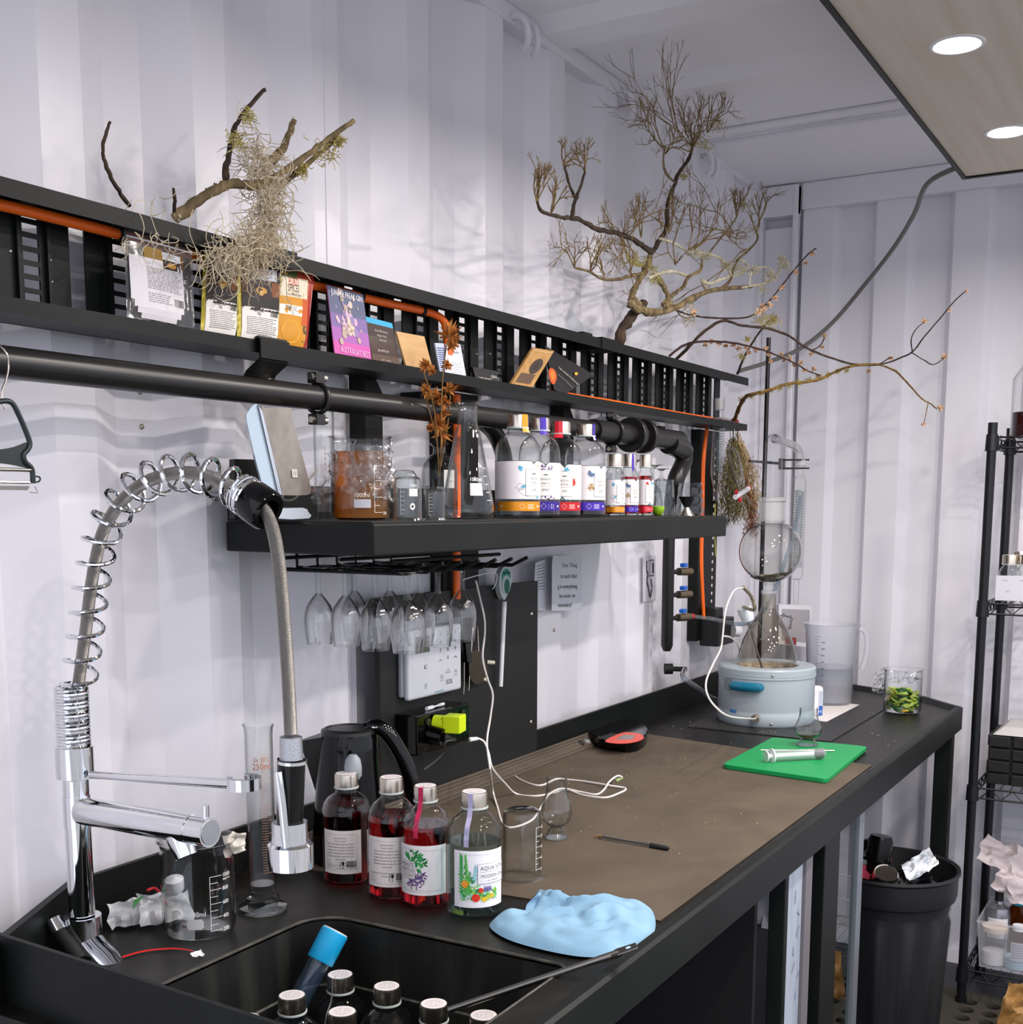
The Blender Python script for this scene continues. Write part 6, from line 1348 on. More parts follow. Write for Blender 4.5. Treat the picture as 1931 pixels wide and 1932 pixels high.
# ================================================================== BRANCHES ABOVE THE TRAY
BARK = mat('grey_bark', '#5f5038', .85, bump=(220, .9, .002), var=(45, '#8f7c58', .38, .62, (1, 1, .25)))
BARKD = mat('dark_bark', '#2f241d', .8, bump=(260, .8, .0015), var=(50, '#4d3b2b', .4, .65))
TWIG = mat('fine_twig', '#6f5a38', .85, var=(60, '#8a744c', .4, .6))
LICH = mat('pale_lichen', '#b8ae93', .9, bump=(400, .8, .001), var=(60, '#d8d2ba', .4, .65)); LICHY = mat('yellow_lichen', '#a1924a', .9, var=(60, '#c4b878', .4, .65))
def limb(mb, px, y0, y1, r0_, r1_, m, k=5, seed=0, n=8, gn=.0):
    N_ = len(px)-1; P = [ony(a, b, y0+(y1-y0)*i/max(N_, 1)) for i, (a, b) in enumerate(px)]; P = smoothpts(P, k); L = len(P)-1
    random.seed(seed); rs = [(r0_+(r1_-r0_)*i/L)*(1+gn*.6*noise.noise(P[i]*70)+gn*.35*noise.noise(P[i]*200)) for i in range(L+1)]; P = [p+V((random.gauss(0, 1), random.gauss(0, 1), random.gauss(0, 1)))*rs[i]*.13 for i, p in enumerate(P)]
    mb.tube(P, rs, m, n)
    if m in (BARK, LICH, LICHY) and r0_ > .0025:
        for i, p in enumerate(P):                       # crusty lichen flakes along the limb
            for q in range(3):
                a = random.uniform(0, 6.3); d = V((math.cos(a), .5*math.sin(a)-.3, math.sin(a))).normalized(); c = p+d*rs[i]*.95; mb.ball(c, rs[i]*random.uniform(.18, .42), LICH if random.random() < .6 else BARKD, 4, (1, .6, 1))
    return P
# left driftwood branch with hanging moss
yb = 1.245
br = thing('driftwood_branch', 'bare forked driftwood branch with three prongs standing in the left of the tray', 'branch')
mb = MB()
limb(mb, [(330, 412), (362, 388), (400, 362), (440, 346), (480, 350), (520, 335), (570, 300), (620, 262), (668, 228)], yb, 1.16, .0085, .0032, BARK, seed=1, gn=.5, n=10)
mb.build('main_limb', parent=br)
for px, a, b, r0_, r1_, m in (([(425, 342), (428, 310), (436, 275), (440, 252), (452, 225), (475, 195), (500, 168)], 1.23, 1.17, .0045, .0026, BARKD), ([(510, 305), (530, 285), (545, 255), (555, 226)], 1.21, 1.18, .0065, .0036, BARK), ([(520, 355), (560, 325), (600, 292), (640, 258)], 1.22, 1.17, .005, .003, BARK)):
    mb = MB(); limb(mb, px, a, b, r0_, r1_, m, gn=.4); mb.build('prong', parent=br)
for px, lab in (([(244, 388), (228, 365), (210, 335), (198, 305), (194, 280), (197, 262), (208, 229)], 'thin curved dark twig rising alone at the far left of the tray'), ([(329, 410), (330, 385), (328, 356)], 'short dark stub standing beside the driftwood branch')):
    mb = MB(); limb(mb, px, 1.25, 1.22, .0030, .0022, BARKD, gn=.4)
    o = mb.build('twig', label=lab, cat='twig')
def moss(mb, c, rx, ry, rz, n, m, seed, r=.0006, ln=.05, drop=0.0):
    random.seed(seed)
    for k in range(n):
        p = V(c)+V((random.gauss(0, rx), random.gauss(0, ry), random.gauss(0, rz))); d = V((random.gauss(0, 1), random.gauss(0, .5), random.gauss(-.3, 1))).normalized(); P = [p.copy()]; L = random.uniform(.5, 1.3)*ln
        ax_ = V((random.gauss(0, 1), random.gauss(0, 1), random.gauss(0, 1))).normalized(); tw = random.uniform(-.9, .9)
        for i in range(7):
            d = (Matrix.Rotation(tw, 3, ax_)@d+V((random.gauss(0, .25), random.gauss(0, .15), random.gauss(-drop, .25)))).normalized(); p = p+d*L/7; P.append(p.copy())
        mb.tube(P, [r]*7+[r*.3], m, 3, False, False)
MOSSM = mat('old_mans_beard', '#c8ba9f', .9)
ms = MB()
for i, (a, b, y, rx, rz, n) in enumerate(((470, 275, 1.20, .008, .012, 34), (488, 305, 1.20, .010, .012, 80), (505, 335, 1.20, .012, .010, 110), (505, 380, 1.20, .008, .018, 130), (507, 420, 1.20, .008, .014, 130), (485, 450, 1.19, .016, .010, 150), (450, 475, 1.19, .024, .007, 110), (405, 490, 1.185, .016, .007, 50), (485, 490, 1.19, .022, .010, 60), (445, 500, 1.185, .02, .014, 50), (290, 450, 1.20, .022, .006, 10), (280, 470, 1.20, .02, .008, 8), (300, 385, 1.22, .03, .003, 8), (540, 465, 1.19, .010, .014, 22))):
    c = ony(a, b, y); moss(ms, c, rx, .012, rz, n, MOSSM, 100+i, .00065, .045, .12)
ms.build('hanging_moss', label='tangled pale moss hanging off the driftwood over the tray lip', cat='moss', kind='stuff', fixn=False)
for i, (a, b, y, r) in enumerate(((470, 220, 1.17, .007), (448, 262, 1.19, .011), (615, 288, 1.17, .015), (570, 318, 1.19, .008), (640, 265, 1.165, .006))):
    mb = MB(); c = ony(a, b, y); moss(mb, c, r*.7, r*.5, r*.5, 70, LICHY, 200+i, .0006, .014); mb.build('lichen_tuft', parent=br, fixn=False, kind='stuff')
# the big lichen-covered bonsai-like branch
tr = thing('lichen_branch', 'large gnarled lichen-covered branch with fine twig crowns above the tray', 'branch')
yt = 1.25
def twigs(mb, base, tip, seed, depth=4, r=.0022, spread=.55, n0=3, y0=0.35, m=None):
    """fan of forking twigs growing from base towards tip"""
    random.seed(seed); m = m or TWIG
    def grow(p, d, L, r, k):
        P = [p]; 
        for i in range(3): d = (d+V((random.gauss(0, .13), random.gauss(0, .13)*y0*2, random.gauss(0, .13)))).normalized(); p = p+d*L/3; P.append(p)
        mb.tube(P, [r, r*.93, r*.86, r*.8], m, 4, False, False)
        if k > 0:
            for j in range(random.choice((2, 2, 3))):
                a = random.uniform(-spread, spread); d2 = (d+V((math.cos(1.5)*a, random.uniform(-.5, .5)*y0, a))*.0+V((random.uniform(-spread, spread), random.uniform(-spread, spread)*y0, random.uniform(-spread, spread)))+V((0, 0, .10))).normalized()
                grow(p, d2, L*random.uniform(.62, .92), r*.72, k-1)
        elif random.random() < .6: pass
    v = V(tip)-V(base); L = v.length/(depth*.62)
    for j in range(n0):
        grow(V(base), (v.normalized()+V((random.uniform(-.5, .5), random.uniform(-.3, .3), random.uniform(-.4, .4)))).normalized(), L*random.uniform(.8, 1.1), r, depth)
limbs = [ # picture path, y from, y to, radius from, to
 ([(1167, 648), (1178, 615), (1200, 588), (1215, 572)], 1.25, 1.22, .0135, .0115, BARKD),
 ([(1186, 571), (1210, 585), (1240, 590), (1275, 580), (1310, 560), (1345, 548), (1390, 543), (1420, 540)], 1.22, 1.14, .0105, .0045, BARK),
 ([(1205, 575), (1194, 560), (1200, 540), (1212, 520), (1222, 500), (1230, 475)], 1.22, 1.20, .0085, .0070, BARK),
 ([(1230, 475), (1222, 470), (1200, 455), (1165, 440), (1125, 432), (1095, 415), (1075, 412), (1050, 408), (1022, 398), (1013, 375)], 1.20, 1.12, .0070, .0028, BARKD),
 ([(1233, 475), (1245, 452), (1258, 430), (1258, 400), (1262, 378), (1273, 350), (1282, 325), (1300, 300), (1308, 275)], 1.20, 1.16, .0058, .0038, BARKD),
 ([(1080, 412), (1083, 390), (1087, 375), (1095, 355), (1104, 325)], 1.14, 1.12, .0040, .0026, BARKD),
 ([(1086, 374), (1076, 352), (1070, 330), (1064, 308)], 1.14, 1.13, .0030, .0022, BARKD),
 ([(1275, 345), (1258, 328), (1252, 305), (1255, 275)], 1.17, 1.15, .0030, .0022, BARK),
 ([(1215, 515), (1195, 520), (1160, 528), (1135, 525), (1112, 512), (1085, 505)], 1.21, 1.16, .0040, .0022, BARK),
 ([(1240, 520), (1255, 545), (1262, 565), (1255, 580)], 1.21, 1.19, .0065, .0062, BARK),
 ([(1250, 575), (1272, 555), (1290, 540), (1300, 522), (1322, 510), (1325, 490)], 1.20, 1.17, .0058, .0035, BARK),
 ([(1300, 522), (1270, 512), (1240, 518), (1225, 525)], 1.19, 1.20, .004, .004, LICH),
 ([(1335, 548), (1325, 530), (1340, 535), (1365, 525), (1400, 515), (1410, 500), (1398, 490)], 1.18, 1.14, .0048, .0030, LICH),
 ([(1245, 450), (1275, 460), (1300, 475), (1330, 478), (1360, 488), (1375, 510), (1380, 520)], 1.19, 1.14, .0034, .0030, LICH),
 ([(1360, 545), (1378, 530), (1385, 505), (1395, 488), (1415, 470), (1430, 450), (1425, 430)], 1.16, 1.12, .0040, .0026, BARK),
 ([(1400, 543), (1440, 535), (1460, 525), (1475, 505), (1488, 495)], 1.14, 1.10, .0036, .0028, LICH),
 ([(1414, 540), (1418, 515), (1430, 505), (1450, 505), (1460, 515)], 1.13, 1.11, .0028, .0024, LICH),
 ([(1340, 475), (1360, 450), (1380, 425), (1390, 410)], 1.16, 1.13, .0024, .0018, BARK),
 ([(1215, 500), (1190, 495), (1180, 470), (1172, 455)], 1.21, 1.19, .0030, .0022, LICHY)]
for i, (px, a, b, r0_, r1_, m) in enumerate(limbs):
    mb = MB(); limb(mb, px, a, b, r0_, r1_, m, 5, i, 8, .5); mb.build('limb', parent=tr)
crowns = [((1308, 278), (1290, 195), 1.16, 5, 4), ((1310, 275), (1350, 190), 1.16, 5, 3), ((1308, 280), (1250, 215), 1.16, 4, 3), ((1335, 250), (1372, 190), 1.15, 4, 3), ((1255, 280), (1232, 235), 1.15, 4, 3), ((1256, 290), (1280, 262), 1.15, 3, 2),
 ((1013, 380), (1022, 318), 1.12, 4, 4), ((1040, 403), (1046, 360), 1.12, 3, 3), ((1064, 310), (1078, 268), 1.13, 5, 3), ((1104, 326), (1112, 268), 1.12, 5, 3), ((1085, 505), (1062, 465), 1.16, 4, 3), ((1115, 512), (1120, 460), 1.16, 4, 3), ((1140, 520), (1140, 480), 1.16, 3, 2),
 ((1210, 448), (1215, 390), 1.19, 4, 3), ((1185, 442), (1160, 415), 1.19, 3, 2), ((1190, 442), (1222, 365), 1.18, 2, 1), ((1262, 440), (1300, 400), 1.18, 4, 3), ((1250, 420), (1230, 400), 1.18, 3, 2), ((1310, 470), (1345, 390), 1.15, 4, 3), ((1300, 470), (1330, 430), 1.16, 3, 2), ((1390, 412), (1395, 370), 1.13, 4, 4), ((1428, 440), (1420, 390), 1.12, 4, 4), ((1385, 440), (1345, 400), 1.14, 4, 2), ((1410, 470), (1375, 465), 1.12, 3, 2), ((1180, 465), (1160, 450), 1.19, 3, 3), ((1275, 500), (1262, 460), 1.19, 3, 3), ((1205, 530), (1170, 545), 1.2, 3, 2), ((1200, 480), (1180, 500), 1.2, 3, 2)]
for i, (b_, t_, y, dep, n0) in enumerate(crowns):
    mb = MB(); twigs(mb, ony(*b_, y), ony(*t_, y-.02), 300+i, dep, .0018, .62, n0); mb.build('twig_crown', parent=tr, kind='stuff', fixn=False)
mb = MB()
for i, (a, b, y, r, n, m) in enumerate(((1225, 505, 1.20, .010, 60, LICHY), (1235, 525, 1.2, .010, 60, LICHY), (1200, 490, 1.2, .012, 50, LICHY), (1310, 475, 1.17, .012, 70, LICH), (1330, 482, 1.16, .010, 60, LICH), (1370, 500, 1.15, .012, 80, LICH), (1395, 505, 1.14, .012, 70, LICH), (1425, 510, 1.12, .012, 60, LICH), (1455, 520, 1.11, .014, 80, LICH), (1480, 500, 1.10, .012, 70, LICH), (1475, 487, 1.10, .008, 40, LICH), (1262, 575, 1.2, .010, 50, LICHY), (1300, 575, 1.18, .012, 40, LICH), (1440, 545, 1.12, .008, 30, LICH), (1320, 270, 1.16, .02, 60, LICHY), (1355, 235, 1.15, .012, 40, LICHY), (1290, 330, 1.17, .006, 30, LICHY), (1400, 385, 1.13, .016, 50, LICHY), (1425, 430, 1.12, .012, 50, LICH))):
    moss(mb, ony(a, b, y), r, r*.6, r*.5, n, m, 400+i, .0008, .016)
mb.build('lichen', parent=tr, kind='stuff', fixn=False)
# flowering and budding branches at the tray end
BUD = mat('dried_blossom', '#b98f6c', .8, var=(80, '#d8b89a', .4, .6)); REDTW = mat('red_brown_twig', '#3c2420', .7, bump=(300, .6, .001)); GOLD = mat('golden_bark', '#8a6c2c', .8, bump=(500, 1, .0015), var=(120, '#5c4620', .4, .6))
def branch(name, lab, runs, buds, bm_=BUD, br_=.008, tufts=()):
    t = thing(name, lab, 'branch')
    for px, a, b, r0_, r1_, m in runs: mb = MB(); limb(mb, px, a, b, r0_, r1_, m, 5, 1, 8, .4); mb.build('stem', parent=t)
    for i, (a, b, y, s) in enumerate(buds): mb = MB(); spiky(mb, ony(a, b, y), s, 16, bm_, 500+i+len(lab), -.2, V((0, 0, 1)), .0022); mb.build('blossom', parent=t, fixn=False)
    for i, (a, b, y, s, m) in enumerate(tufts): mb = MB(); moss(mb, ony(a, b, y), s, s*.6, s*.5, 40, m, 600+i, .0007, s*1.6); mb.build('lichen_tuft', parent=t, fixn=False, kind='stuff')
    return t
branch('blossom_branch', 'arching twig with dried pink blossom ending beside the steel stand rod', [([(1263, 672), (1285, 655), (1310, 646), (1345, 644), (1385, 647), (1420, 655), (1445, 662), (1470, 672), (1500, 685), (1525, 700), (1549, 708)], 1.24, 1.02, .0032, .0016, REDTW)],
 [(a, b, 1.22-.2*(a-1330)/220, .011) for a, b in ((1332, 650), (1345, 644), (1358, 648), (1370, 652), (1385, 650), (1395, 658), (1408, 655), (1413, 664), (1428, 660), (1445, 656), (1452, 668), (1455, 680), (1475, 668), (1480, 678), (1492, 675), (1500, 690), (1512, 684), (1520, 698), (1535, 696), (1545, 708))])
branch('blossom_branch', 'straight rising blossom twig crossing behind the lichen branch', [([(1277, 586), (1310, 596), (1350, 600), (1400, 600), (1425, 592), (1450, 570), (1475, 540), (1500, 508), (1525, 480), (1541, 468)], 1.24, 1.05, .0024, .0018, REDTW), ([(1275, 580), (1285, 596), (1300, 600), (1318, 594)], 1.2, 1.2, .0018, .0014, BARK)],
 [(a, b, 1.05, s) for a, b, s in ((1533, 478, .013), (1520, 496, .011), (1503, 513, .012), (1476, 542, .013), (1462, 562, .012), (1440, 578, .016), (1452, 575, .014), (1432, 588, .014), (1310, 590, .012), (1445, 582, .012))], tufts=[(1435, 600, 1.08, .014, LICHY), (1462, 602, 1.08, .013, LICHY), (1410, 640, 1.1, .006, LICHY), (1300, 605, 1.2, .012, LICH)])
branch('long_branch', 'long thin twig sweeping right from the tray end to forked golden tips', [([(1277, 677), (1300, 655), (1330, 625), (1365, 605), (1400, 614), (1450, 620), (1490, 634), (1520, 655), (1560, 672), (1610, 687), (1660, 688), (1700, 675), (1722, 664), (1745, 635), (1775, 600), (1800, 570), (1824, 548)], 1.24, .625, .0042, .0014, BARKD),
 ([(1722, 664), (1720, 640), (1730, 620), (1745, 608)], .77, .74, .0018, .0012, BARKD), ([(1722, 666), (1745, 680), (1762, 688), (1783, 675)], .77, .70, .0017, .0012, BARKD), ([(1530, 662), (1548, 652), (1558, 634)], 1.04, 1.0, .0018, .0014, REDTW), ([(1662, 686), (1680, 674)], .84, .83, .0018, .0014, REDTW),
 ([(1660, 688), (1690, 700), (1715, 725), (1740, 752), (1757, 762), (1768, 772)], .83, .71, .0030, .0016, GOLD), ([(1752, 758), (1748, 780), (1743, 802)], .72, .71, .0014, .001, GOLD)],
 [(1745, 605, .74, .012), (1783, 673, .70, .014), (1558, 633, 1.0, .010), (1552, 655, 1.02, .009), (1681, 675, .83, .012), (1640, 700, .88, .010), (1532, 668, 1.04, .010), (1824, 549, .625, .007), (1792, 585, .66, .007), (1776, 770, .71, .014), (1743, 800, .71, .008)])
branch('golden_branch', 'mossy golden twig rising from the tray end behind the stand rod', [([(1385, 795), (1395, 770), (1405, 752), (1415, 745), (1445, 738), (1490, 724), (1540, 718), (1580, 700), (1612, 690), (1660, 687)], 1.25, .84, .0058, .0030, GOLD)], [], tufts=[(1400+18*k, 750-5*k+2, 1.2-.02*k, .006, LICHY) for k in range(12)])
branch('dark_twig', 'short dark upright twig at the very end of the tray with golden tufts', [([(1392, 705), (1402, 680), (1415, 655), (1435, 625), (1452, 605), (1466, 598)], 1.24, 1.12, .0038, .0022, BARKD)], [], tufts=[(1452, 605, 1.12, .012, LICHY), (1400, 672, 1.2, .008, LICHY)])
# clear acrylic offcut with clip on the tray top
ac = thing('acrylic_strip', 'clear acrylic strip with black clip standing on the tray top', 'acrylic sheet')
MB().slab([ony(1072, 622, 1.25), ony(1072, 588, 1.25), ony(1080, 588, 1.25), ony(1102, 615, 1.25), ony(1104, 628, 1.25)], (0, .003, 0), ACRYL).build('sheet', parent=ac)
MB().box((ony(1098, 622, 1.245).x, 1.24, TZ1), (ony(1115, 622, 1.245).x, 1.255, TZ1+.013), RUBBER).build('clip', parent=ac, bevel=.001)
# ================================================================== DISTILLATION RIG
# retort stand
X0 = 3.30
rs_ = thing('retort_stand', 'slim black retort stand rod rising behind the round flask', 'stand')
rb0, rt0 = onx(1428, 1240, 3.33), onx(1451, 637, 3.33)
bx, by = rt0.x, rt0.y
MB().cyl((bx, by, ZB+.012), (bx, by, rt0.z), .0062, mat('black_rod', '#141518', .25, .3), 16).build('rod', parent=rs_)
MB().box((bx-.05, by-.08, ZB+.003), (bx+.08, by+.08, ZB+.012), BLACK).build('base_plate', parent=rs_, bevel=.002)
# heating mantle
M0 = stand(1444, 1376, ZB, .133); M0.z = ZB+.0028; mm = mpp(M0); Rm = 90*mm; zt1 = topz(M0, 1253)-M0.z
MAN = mat('pale_blue_enamel', '#a3afb6', .35, 0, .5, bump=(300, .1, .0003))
hm = thing('heating_mantle', 'round pale grey-blue heating mantle with teal handle on the bench', 'heater', M0)
hH = zt1
MB().lathe([(0, 0), (Rm*.97, 0), (Rm*1.0, .006), (Rm*1.0, .030), (Rm*.985, .034), (Rm*.985, .040), (Rm*.99, .044), (Rm*.985, hH*.80), (Rm*.985, hH*.82)], MAN, 56).build('drum', parent=hm, fixn=False)
MB().lathe([(Rm*.985, hH*.82), (Rm*1.005, hH*.825), (Rm*1.005, hH*.855), (Rm*.99, hH*.86), (Rm*1.0, hH*.87), (Rm*1.0, hH*.97), (Rm*.97, hH), (Rm*.66, hH), (Rm*.64, hH*.985), (Rm*.60, hH*.95)], MAN, 56).build('top_ring', parent=hm, fixn=False)
MB().lathe([(Rm*.62, hH*.985), (Rm*.50, hH*.70), (0, hH*.45)], mat('glass_cloth', '#8a7a66', .9, var=(50, '#b5aa9a', .4, .6)), 40).build('heating_well', parent=hm, fixn=False)
azm = FR(M0)
for k in range(4):
    pr = Print(curved(Rm*.987, azm-1.0+.065*k)); pr.layer().rect(-.0012, hH*.58, .0012, hH*.80, '#2c3236'); pr.build('vent_slot', parent=hm)
TEALM = mat('teal_handle', '#136a86', .3)
a = azm-.40; u_ = V((-math.sin(a), math.cos(a), 0)); n_ = V((math.cos(a), math.sin(a), 0))
MB().tube([n_*Rm*.96+u_*(-.038)+V((0,0,hH*.70)), n_*Rm*1.03+u_*(-.036)+V((0,0,hH*.70)), n_*(Rm*1.08)+u_*(-.015)+V((0,0,hH*.70)), n_*(Rm*1.08)+u_*(.015)+V((0,0,hH*.70)), n_*Rm*1.03+u_*(.036)+V((0,0,hH*.70)), n_*Rm*.96+u_*(.038)+V((0,0,hH*.70))], [.010, .012, .0125, .0125, .012, .010], TEALM, 14).build('handle', parent=hm)
pr = Print(curved(Rm*.993, azm-.72)); pr.layer().rect(-.012, hH*.16, .012, hH*.27, '#4b83b8'); pr.layer().text('230V', 0, hH*.19, .010, '#2a4a7a', 'c', .8); pr.build('rating_sticker', parent=hm)
for zz_, aa in ((hH*.91, .12), (hH*.07, .12)): q = V((math.cos(azm+aa)*Rm, math.sin(azm+aa)*Rm, zz_)); MB().ball(q, .004, STEEL, 10).build('screw', parent=hm)
q0 = V((math.cos(azm-.18)*Rm, math.sin(azm-.18)*Rm, hH*.17)); nq = V((math.cos(azm-.18), math.sin(azm-.18), 0))
MB().cyl(q0-nq*.004, q0+nq*.02, .011, STEEL, 18).build('probe_socket', parent=hm)
# boiling flask in the mantle (white side adapter and probe)
F0 = V((M0.x, M0.y, M0.z+hH*.95)); GD = GLASS
fl_ = thing('boiling_flask', 'domed glass boiling flask seated in the heating mantle', 'flask', F0)
def hz_(py): return topz(F0, py)-F0.z
ff = [(Rm*.60, hz_(1248)), (Rm*.60, hz_(1236)), (Rm*.52, hz_(1210)), (Rm*.40, hz_(1185)), (Rm*.26, hz_(1165)), (Rm*.17, hz_(1150)), (Rm*.145, hz_(1140)), (Rm*.145, hz_(1122))]
sg = glass('stained_glass_flask', '#f5f3ee', '#8f8c80', 1.6, 0, 2.6)
MB().lathe(ff+[(r-.002, z) for r, z in reversed(ff)], sg, 48).build('glass_wall', parent=fl_, fixn=False)
MB().lathe([(Rm*.125, hz_(1146)), (Rm*.125, hz_(1132)), (Rm*.155, hz_(1120)), (Rm*.165, hz_(1119)), (Rm*.165, hz_(1114))], GROUND, 30).build('ground_neck', parent=fl_, fixn=False)
sd_ = -RTd
pw0 = sd_*(Rm*.30)+V((0, 0, hz_(1195))); pw1 = sd_*(Rm*.52)+V((0, 0, hz_(1162)))+V((0, -.01, 0))
MB().cyl(sd_*(Rm*.10)+V((0, 0, hz_(1205))), pw1, .016, GLASS, 20).build('side_neck', parent=fl_)
dd_ = (pw1-pw0).normalized()
MB().tube([pw1-dd_*.012, pw1+dd_*.012, pw1+dd_*.026], [.017, .020, .019], mat('white_ptfe', '#d9dee2', .5), 20).build('white_adapter', parent=fl_)
MB().tube([pw1+dd_*.02, V((0, 0, 0))+RTd*(-.004)+V((0, 0, -.03))], [.003, .003], STEELD, 10).build('probe', parent=fl_)
Wp = lambda a, b, y=None: ony(a, b, y)
yF = F0.y
bp_ = pw1+dd_*.026
pr_t = smoothpts([bp_, ony(1424, 1150, yF-.01)-F0, ony(1418, 1125, yF-.01)-F0, ony(1403, 1108, yF-.01)-F0], 4)
MB().tube(pr_t, [.0045]*len(pr_t), mat('braided_probe_sleeve', '#5a4a38', .5, .4, var=(300, '#c4b8a0', .45, .55)), 10).build('probe_sleeve', parent=fl_)
qs = M0+q0+nq*.02
lead = smoothpts([ony(1403, 1109, yF-.01), ony(1385, 1115, yF-.02), ony(1370, 1150, yF-.03), ony(1364, 1200, yF-.03), ony(1360, 1225, yF-.03), ony(1345, 1255, yF-.05), ony(1333, 1285, yF-.08), ony(1335, 1310, yF-.11), ony(1350, 1333, yF-.14), ony(1378, 1352, yF-.15), qs], 6)
MB().tube(lead, .0022, WH, 8).build('probe_lead', label='white probe lead looping from the flask down to the mantle socket', cat='cable')
MB().tube(smoothpts([ony(1365, 1200, 1.12), ony(1380, 1203, 1.12), ony(1392, 1215, 1.11), ony(1397, 1235, 1.11)], 5), .0026, WH, 8).build('mains_lead', label='white lead dropping behind the left side of the mantle', cat='cable')
# round-bottomed flask above, swan neck and condenser
G0 = F0.copy()
def gz(py): return topz(G0, py)
zc_ = gz(1040); Rg = 58*mm
bf = thing('round_flask', 'large round glass flask with plant residue above the boiling flask', 'flask', (G0.x, G0.y, 0))
o_ = []
for k in range(25):
    t_ = math.radians(-80+k*160/24*1.0); r_ = Rg*math.cos(t_); z_ = zc_+Rg*math.sin(t_)
    if k < 24 or True: o_.append((max(r_, .013), z_))
o_ = [(.0135, gz(1105)), (.0135, gz(1098))]+[q for q in o_ if q[0] > .0135 and (q[1] < zc_ or q[0] > Rm*.27)]+[(Rm*.27, gz(988)), (Rm*.27, gz(980))]
MB().lathe(o_, glass('flask_glass', '#f6f6f3', '#5f6562', 2.6, 0, 2.8), 56).build('glass_bulb', parent=bf, fixn=False)
MB().lathe([(.0118, gz(1128)), (.0118, gz(1100))], GLASS, 24).build('lower_tube', parent=bf, fixn=False)
MB().lathe([(Rm*.25, gz(984)), (Rm*.25, gz(948)), (Rm*.285, gz(945)), (Rm*.285, gz(940)), (Rm*.24, gz(938))], GROUND, 36).build('ground_neck', parent=bf, fixn=False)
RES = mat('plant_residue', '#5c5446', .9, var=(160, '#8a806c', .4, .6)); mb = MB(); random.seed(31); vs = []
for j in range(7):
    for i in range(28):
        t_ = math.radians(-78+j*7); a = 2*pi*i/28; rr2 = (Rg-.003); z_ = zc_+rr2*math.sin(t_)
        tilt = 1+.0*math.cos(a); vs.append((rr2*math.cos(t_)*math.cos(a), rr2*math.cos(t_)*math.sin(a), z_+(.010*j/6*math.cos(a-azm-1.3))+.003*noise.noise(V((i*.7, j*.9, 2)))))
mb.add(vs, [(j*28+i, j*28+(i+1) % 28, (j+1)*28+(i+1) % 28, (j+1)*28+i) for j in range(4) for i in range(28)], RES, True); mb.build('residue', parent=bf, fixn=False, kind='stuff')
sw = thing('still_head', 'bent glass still head joining the round flask to the condenser', 'still head')
ytp = G0.y; hd_ = [V((G0.x, ytp, gz(945))), V((G0.x, ytp, gz(850)))]
MB().lathe([(16*mm, gz(942)), (16*mm, gz(840)), (14*mm, gz(828)), (8*mm, gz(820)), (0, gz(818))], glass('still_glass', '#fbfcfc', '#58615e', 2.2, 0, 3.0), 32, Matrix.Translation((G0.x, G0.y, 0))).build('riser', parent=sw, fixn=False)
cx_ = ony(1509, 870, ytp-.01); side = smoothpts([ony(1462, 828, ytp), ony(1480, 834, ytp), ony(1500, 842, ytp), ony(1508, 852, ytp), ony(1511, 872, ytp)], 5)
MB().tube(side, [7.5*mm]*len(side), MATS['still_glass'], 18, False).build('side_arm', parent=sw)
q = ony(1511, 875, ytp); MB().lathe([(8*mm, .012), (12*mm, .006), (12*mm, -.004), (8*mm, -.010)], GROUND, 26, Matrix.Translation(q)).build('ground_joint', parent=sw, fixn=False)
cd_ = thing('coil_condenser', 'glass coil condenser hanging at the right of the still head', 'condenser', (q.x, q.y, 0))
cz = lambda py: topz((q.x, q.y, 0), py)
MB().lathe([(6*mm, cz(884)), (6*mm, cz(896)), (9*mm, cz(899)), (12.5*mm, cz(906)), (12.5*mm, cz(1082)), (10*mm, cz(1092)), (6*mm, cz(1094)), (5.5*mm, cz(1125)), (4*mm, cz(1135)), (4*mm, cz(1142))], GLASS, 28).build('jacket', parent=cd_, fixn=False)
hl = [V((8*mm*math.cos(i*.55), 8*mm*math.sin(i*.55), cz(925)+(cz(1070)-cz(925))*i/330)) for i in range(331)]
MB().tube(hl, .0028, GLASSD, 6, False).build('glass_coil', parent=cd_)
cp_ = thing('clamp', 'thin black double-prong clamp gripping the condenser joint', 'clamp')
for b in (867, 883): MB().slab([ony(1470, b-1, ytp), ony(1524, b-1, ytp), ony(1524, b+2, ytp), ony(1470, b+3, ytp)], (0, -.006, 0), RUBBER).build('prong', parent=cp_)
MB().box(tuple(ony(1478, 885, ytp)+V((-.018, -.004, 0))), tuple(ony(1478, 865, ytp)+V((.012, .008, 0))), BLACKM).build('clamp_body', parent=cp_, bevel=.002)
MB().cyl((bx, by, cz(872)), ony(1478, 875, ytp), .004, BLACKM, 10).build('arm', parent=cp_); MB().cyl(ony(1415, 870, by-.02), (bx, by, cz(872)), .0035, BLACKM, 10).build('screw_rod', parent=cp_)
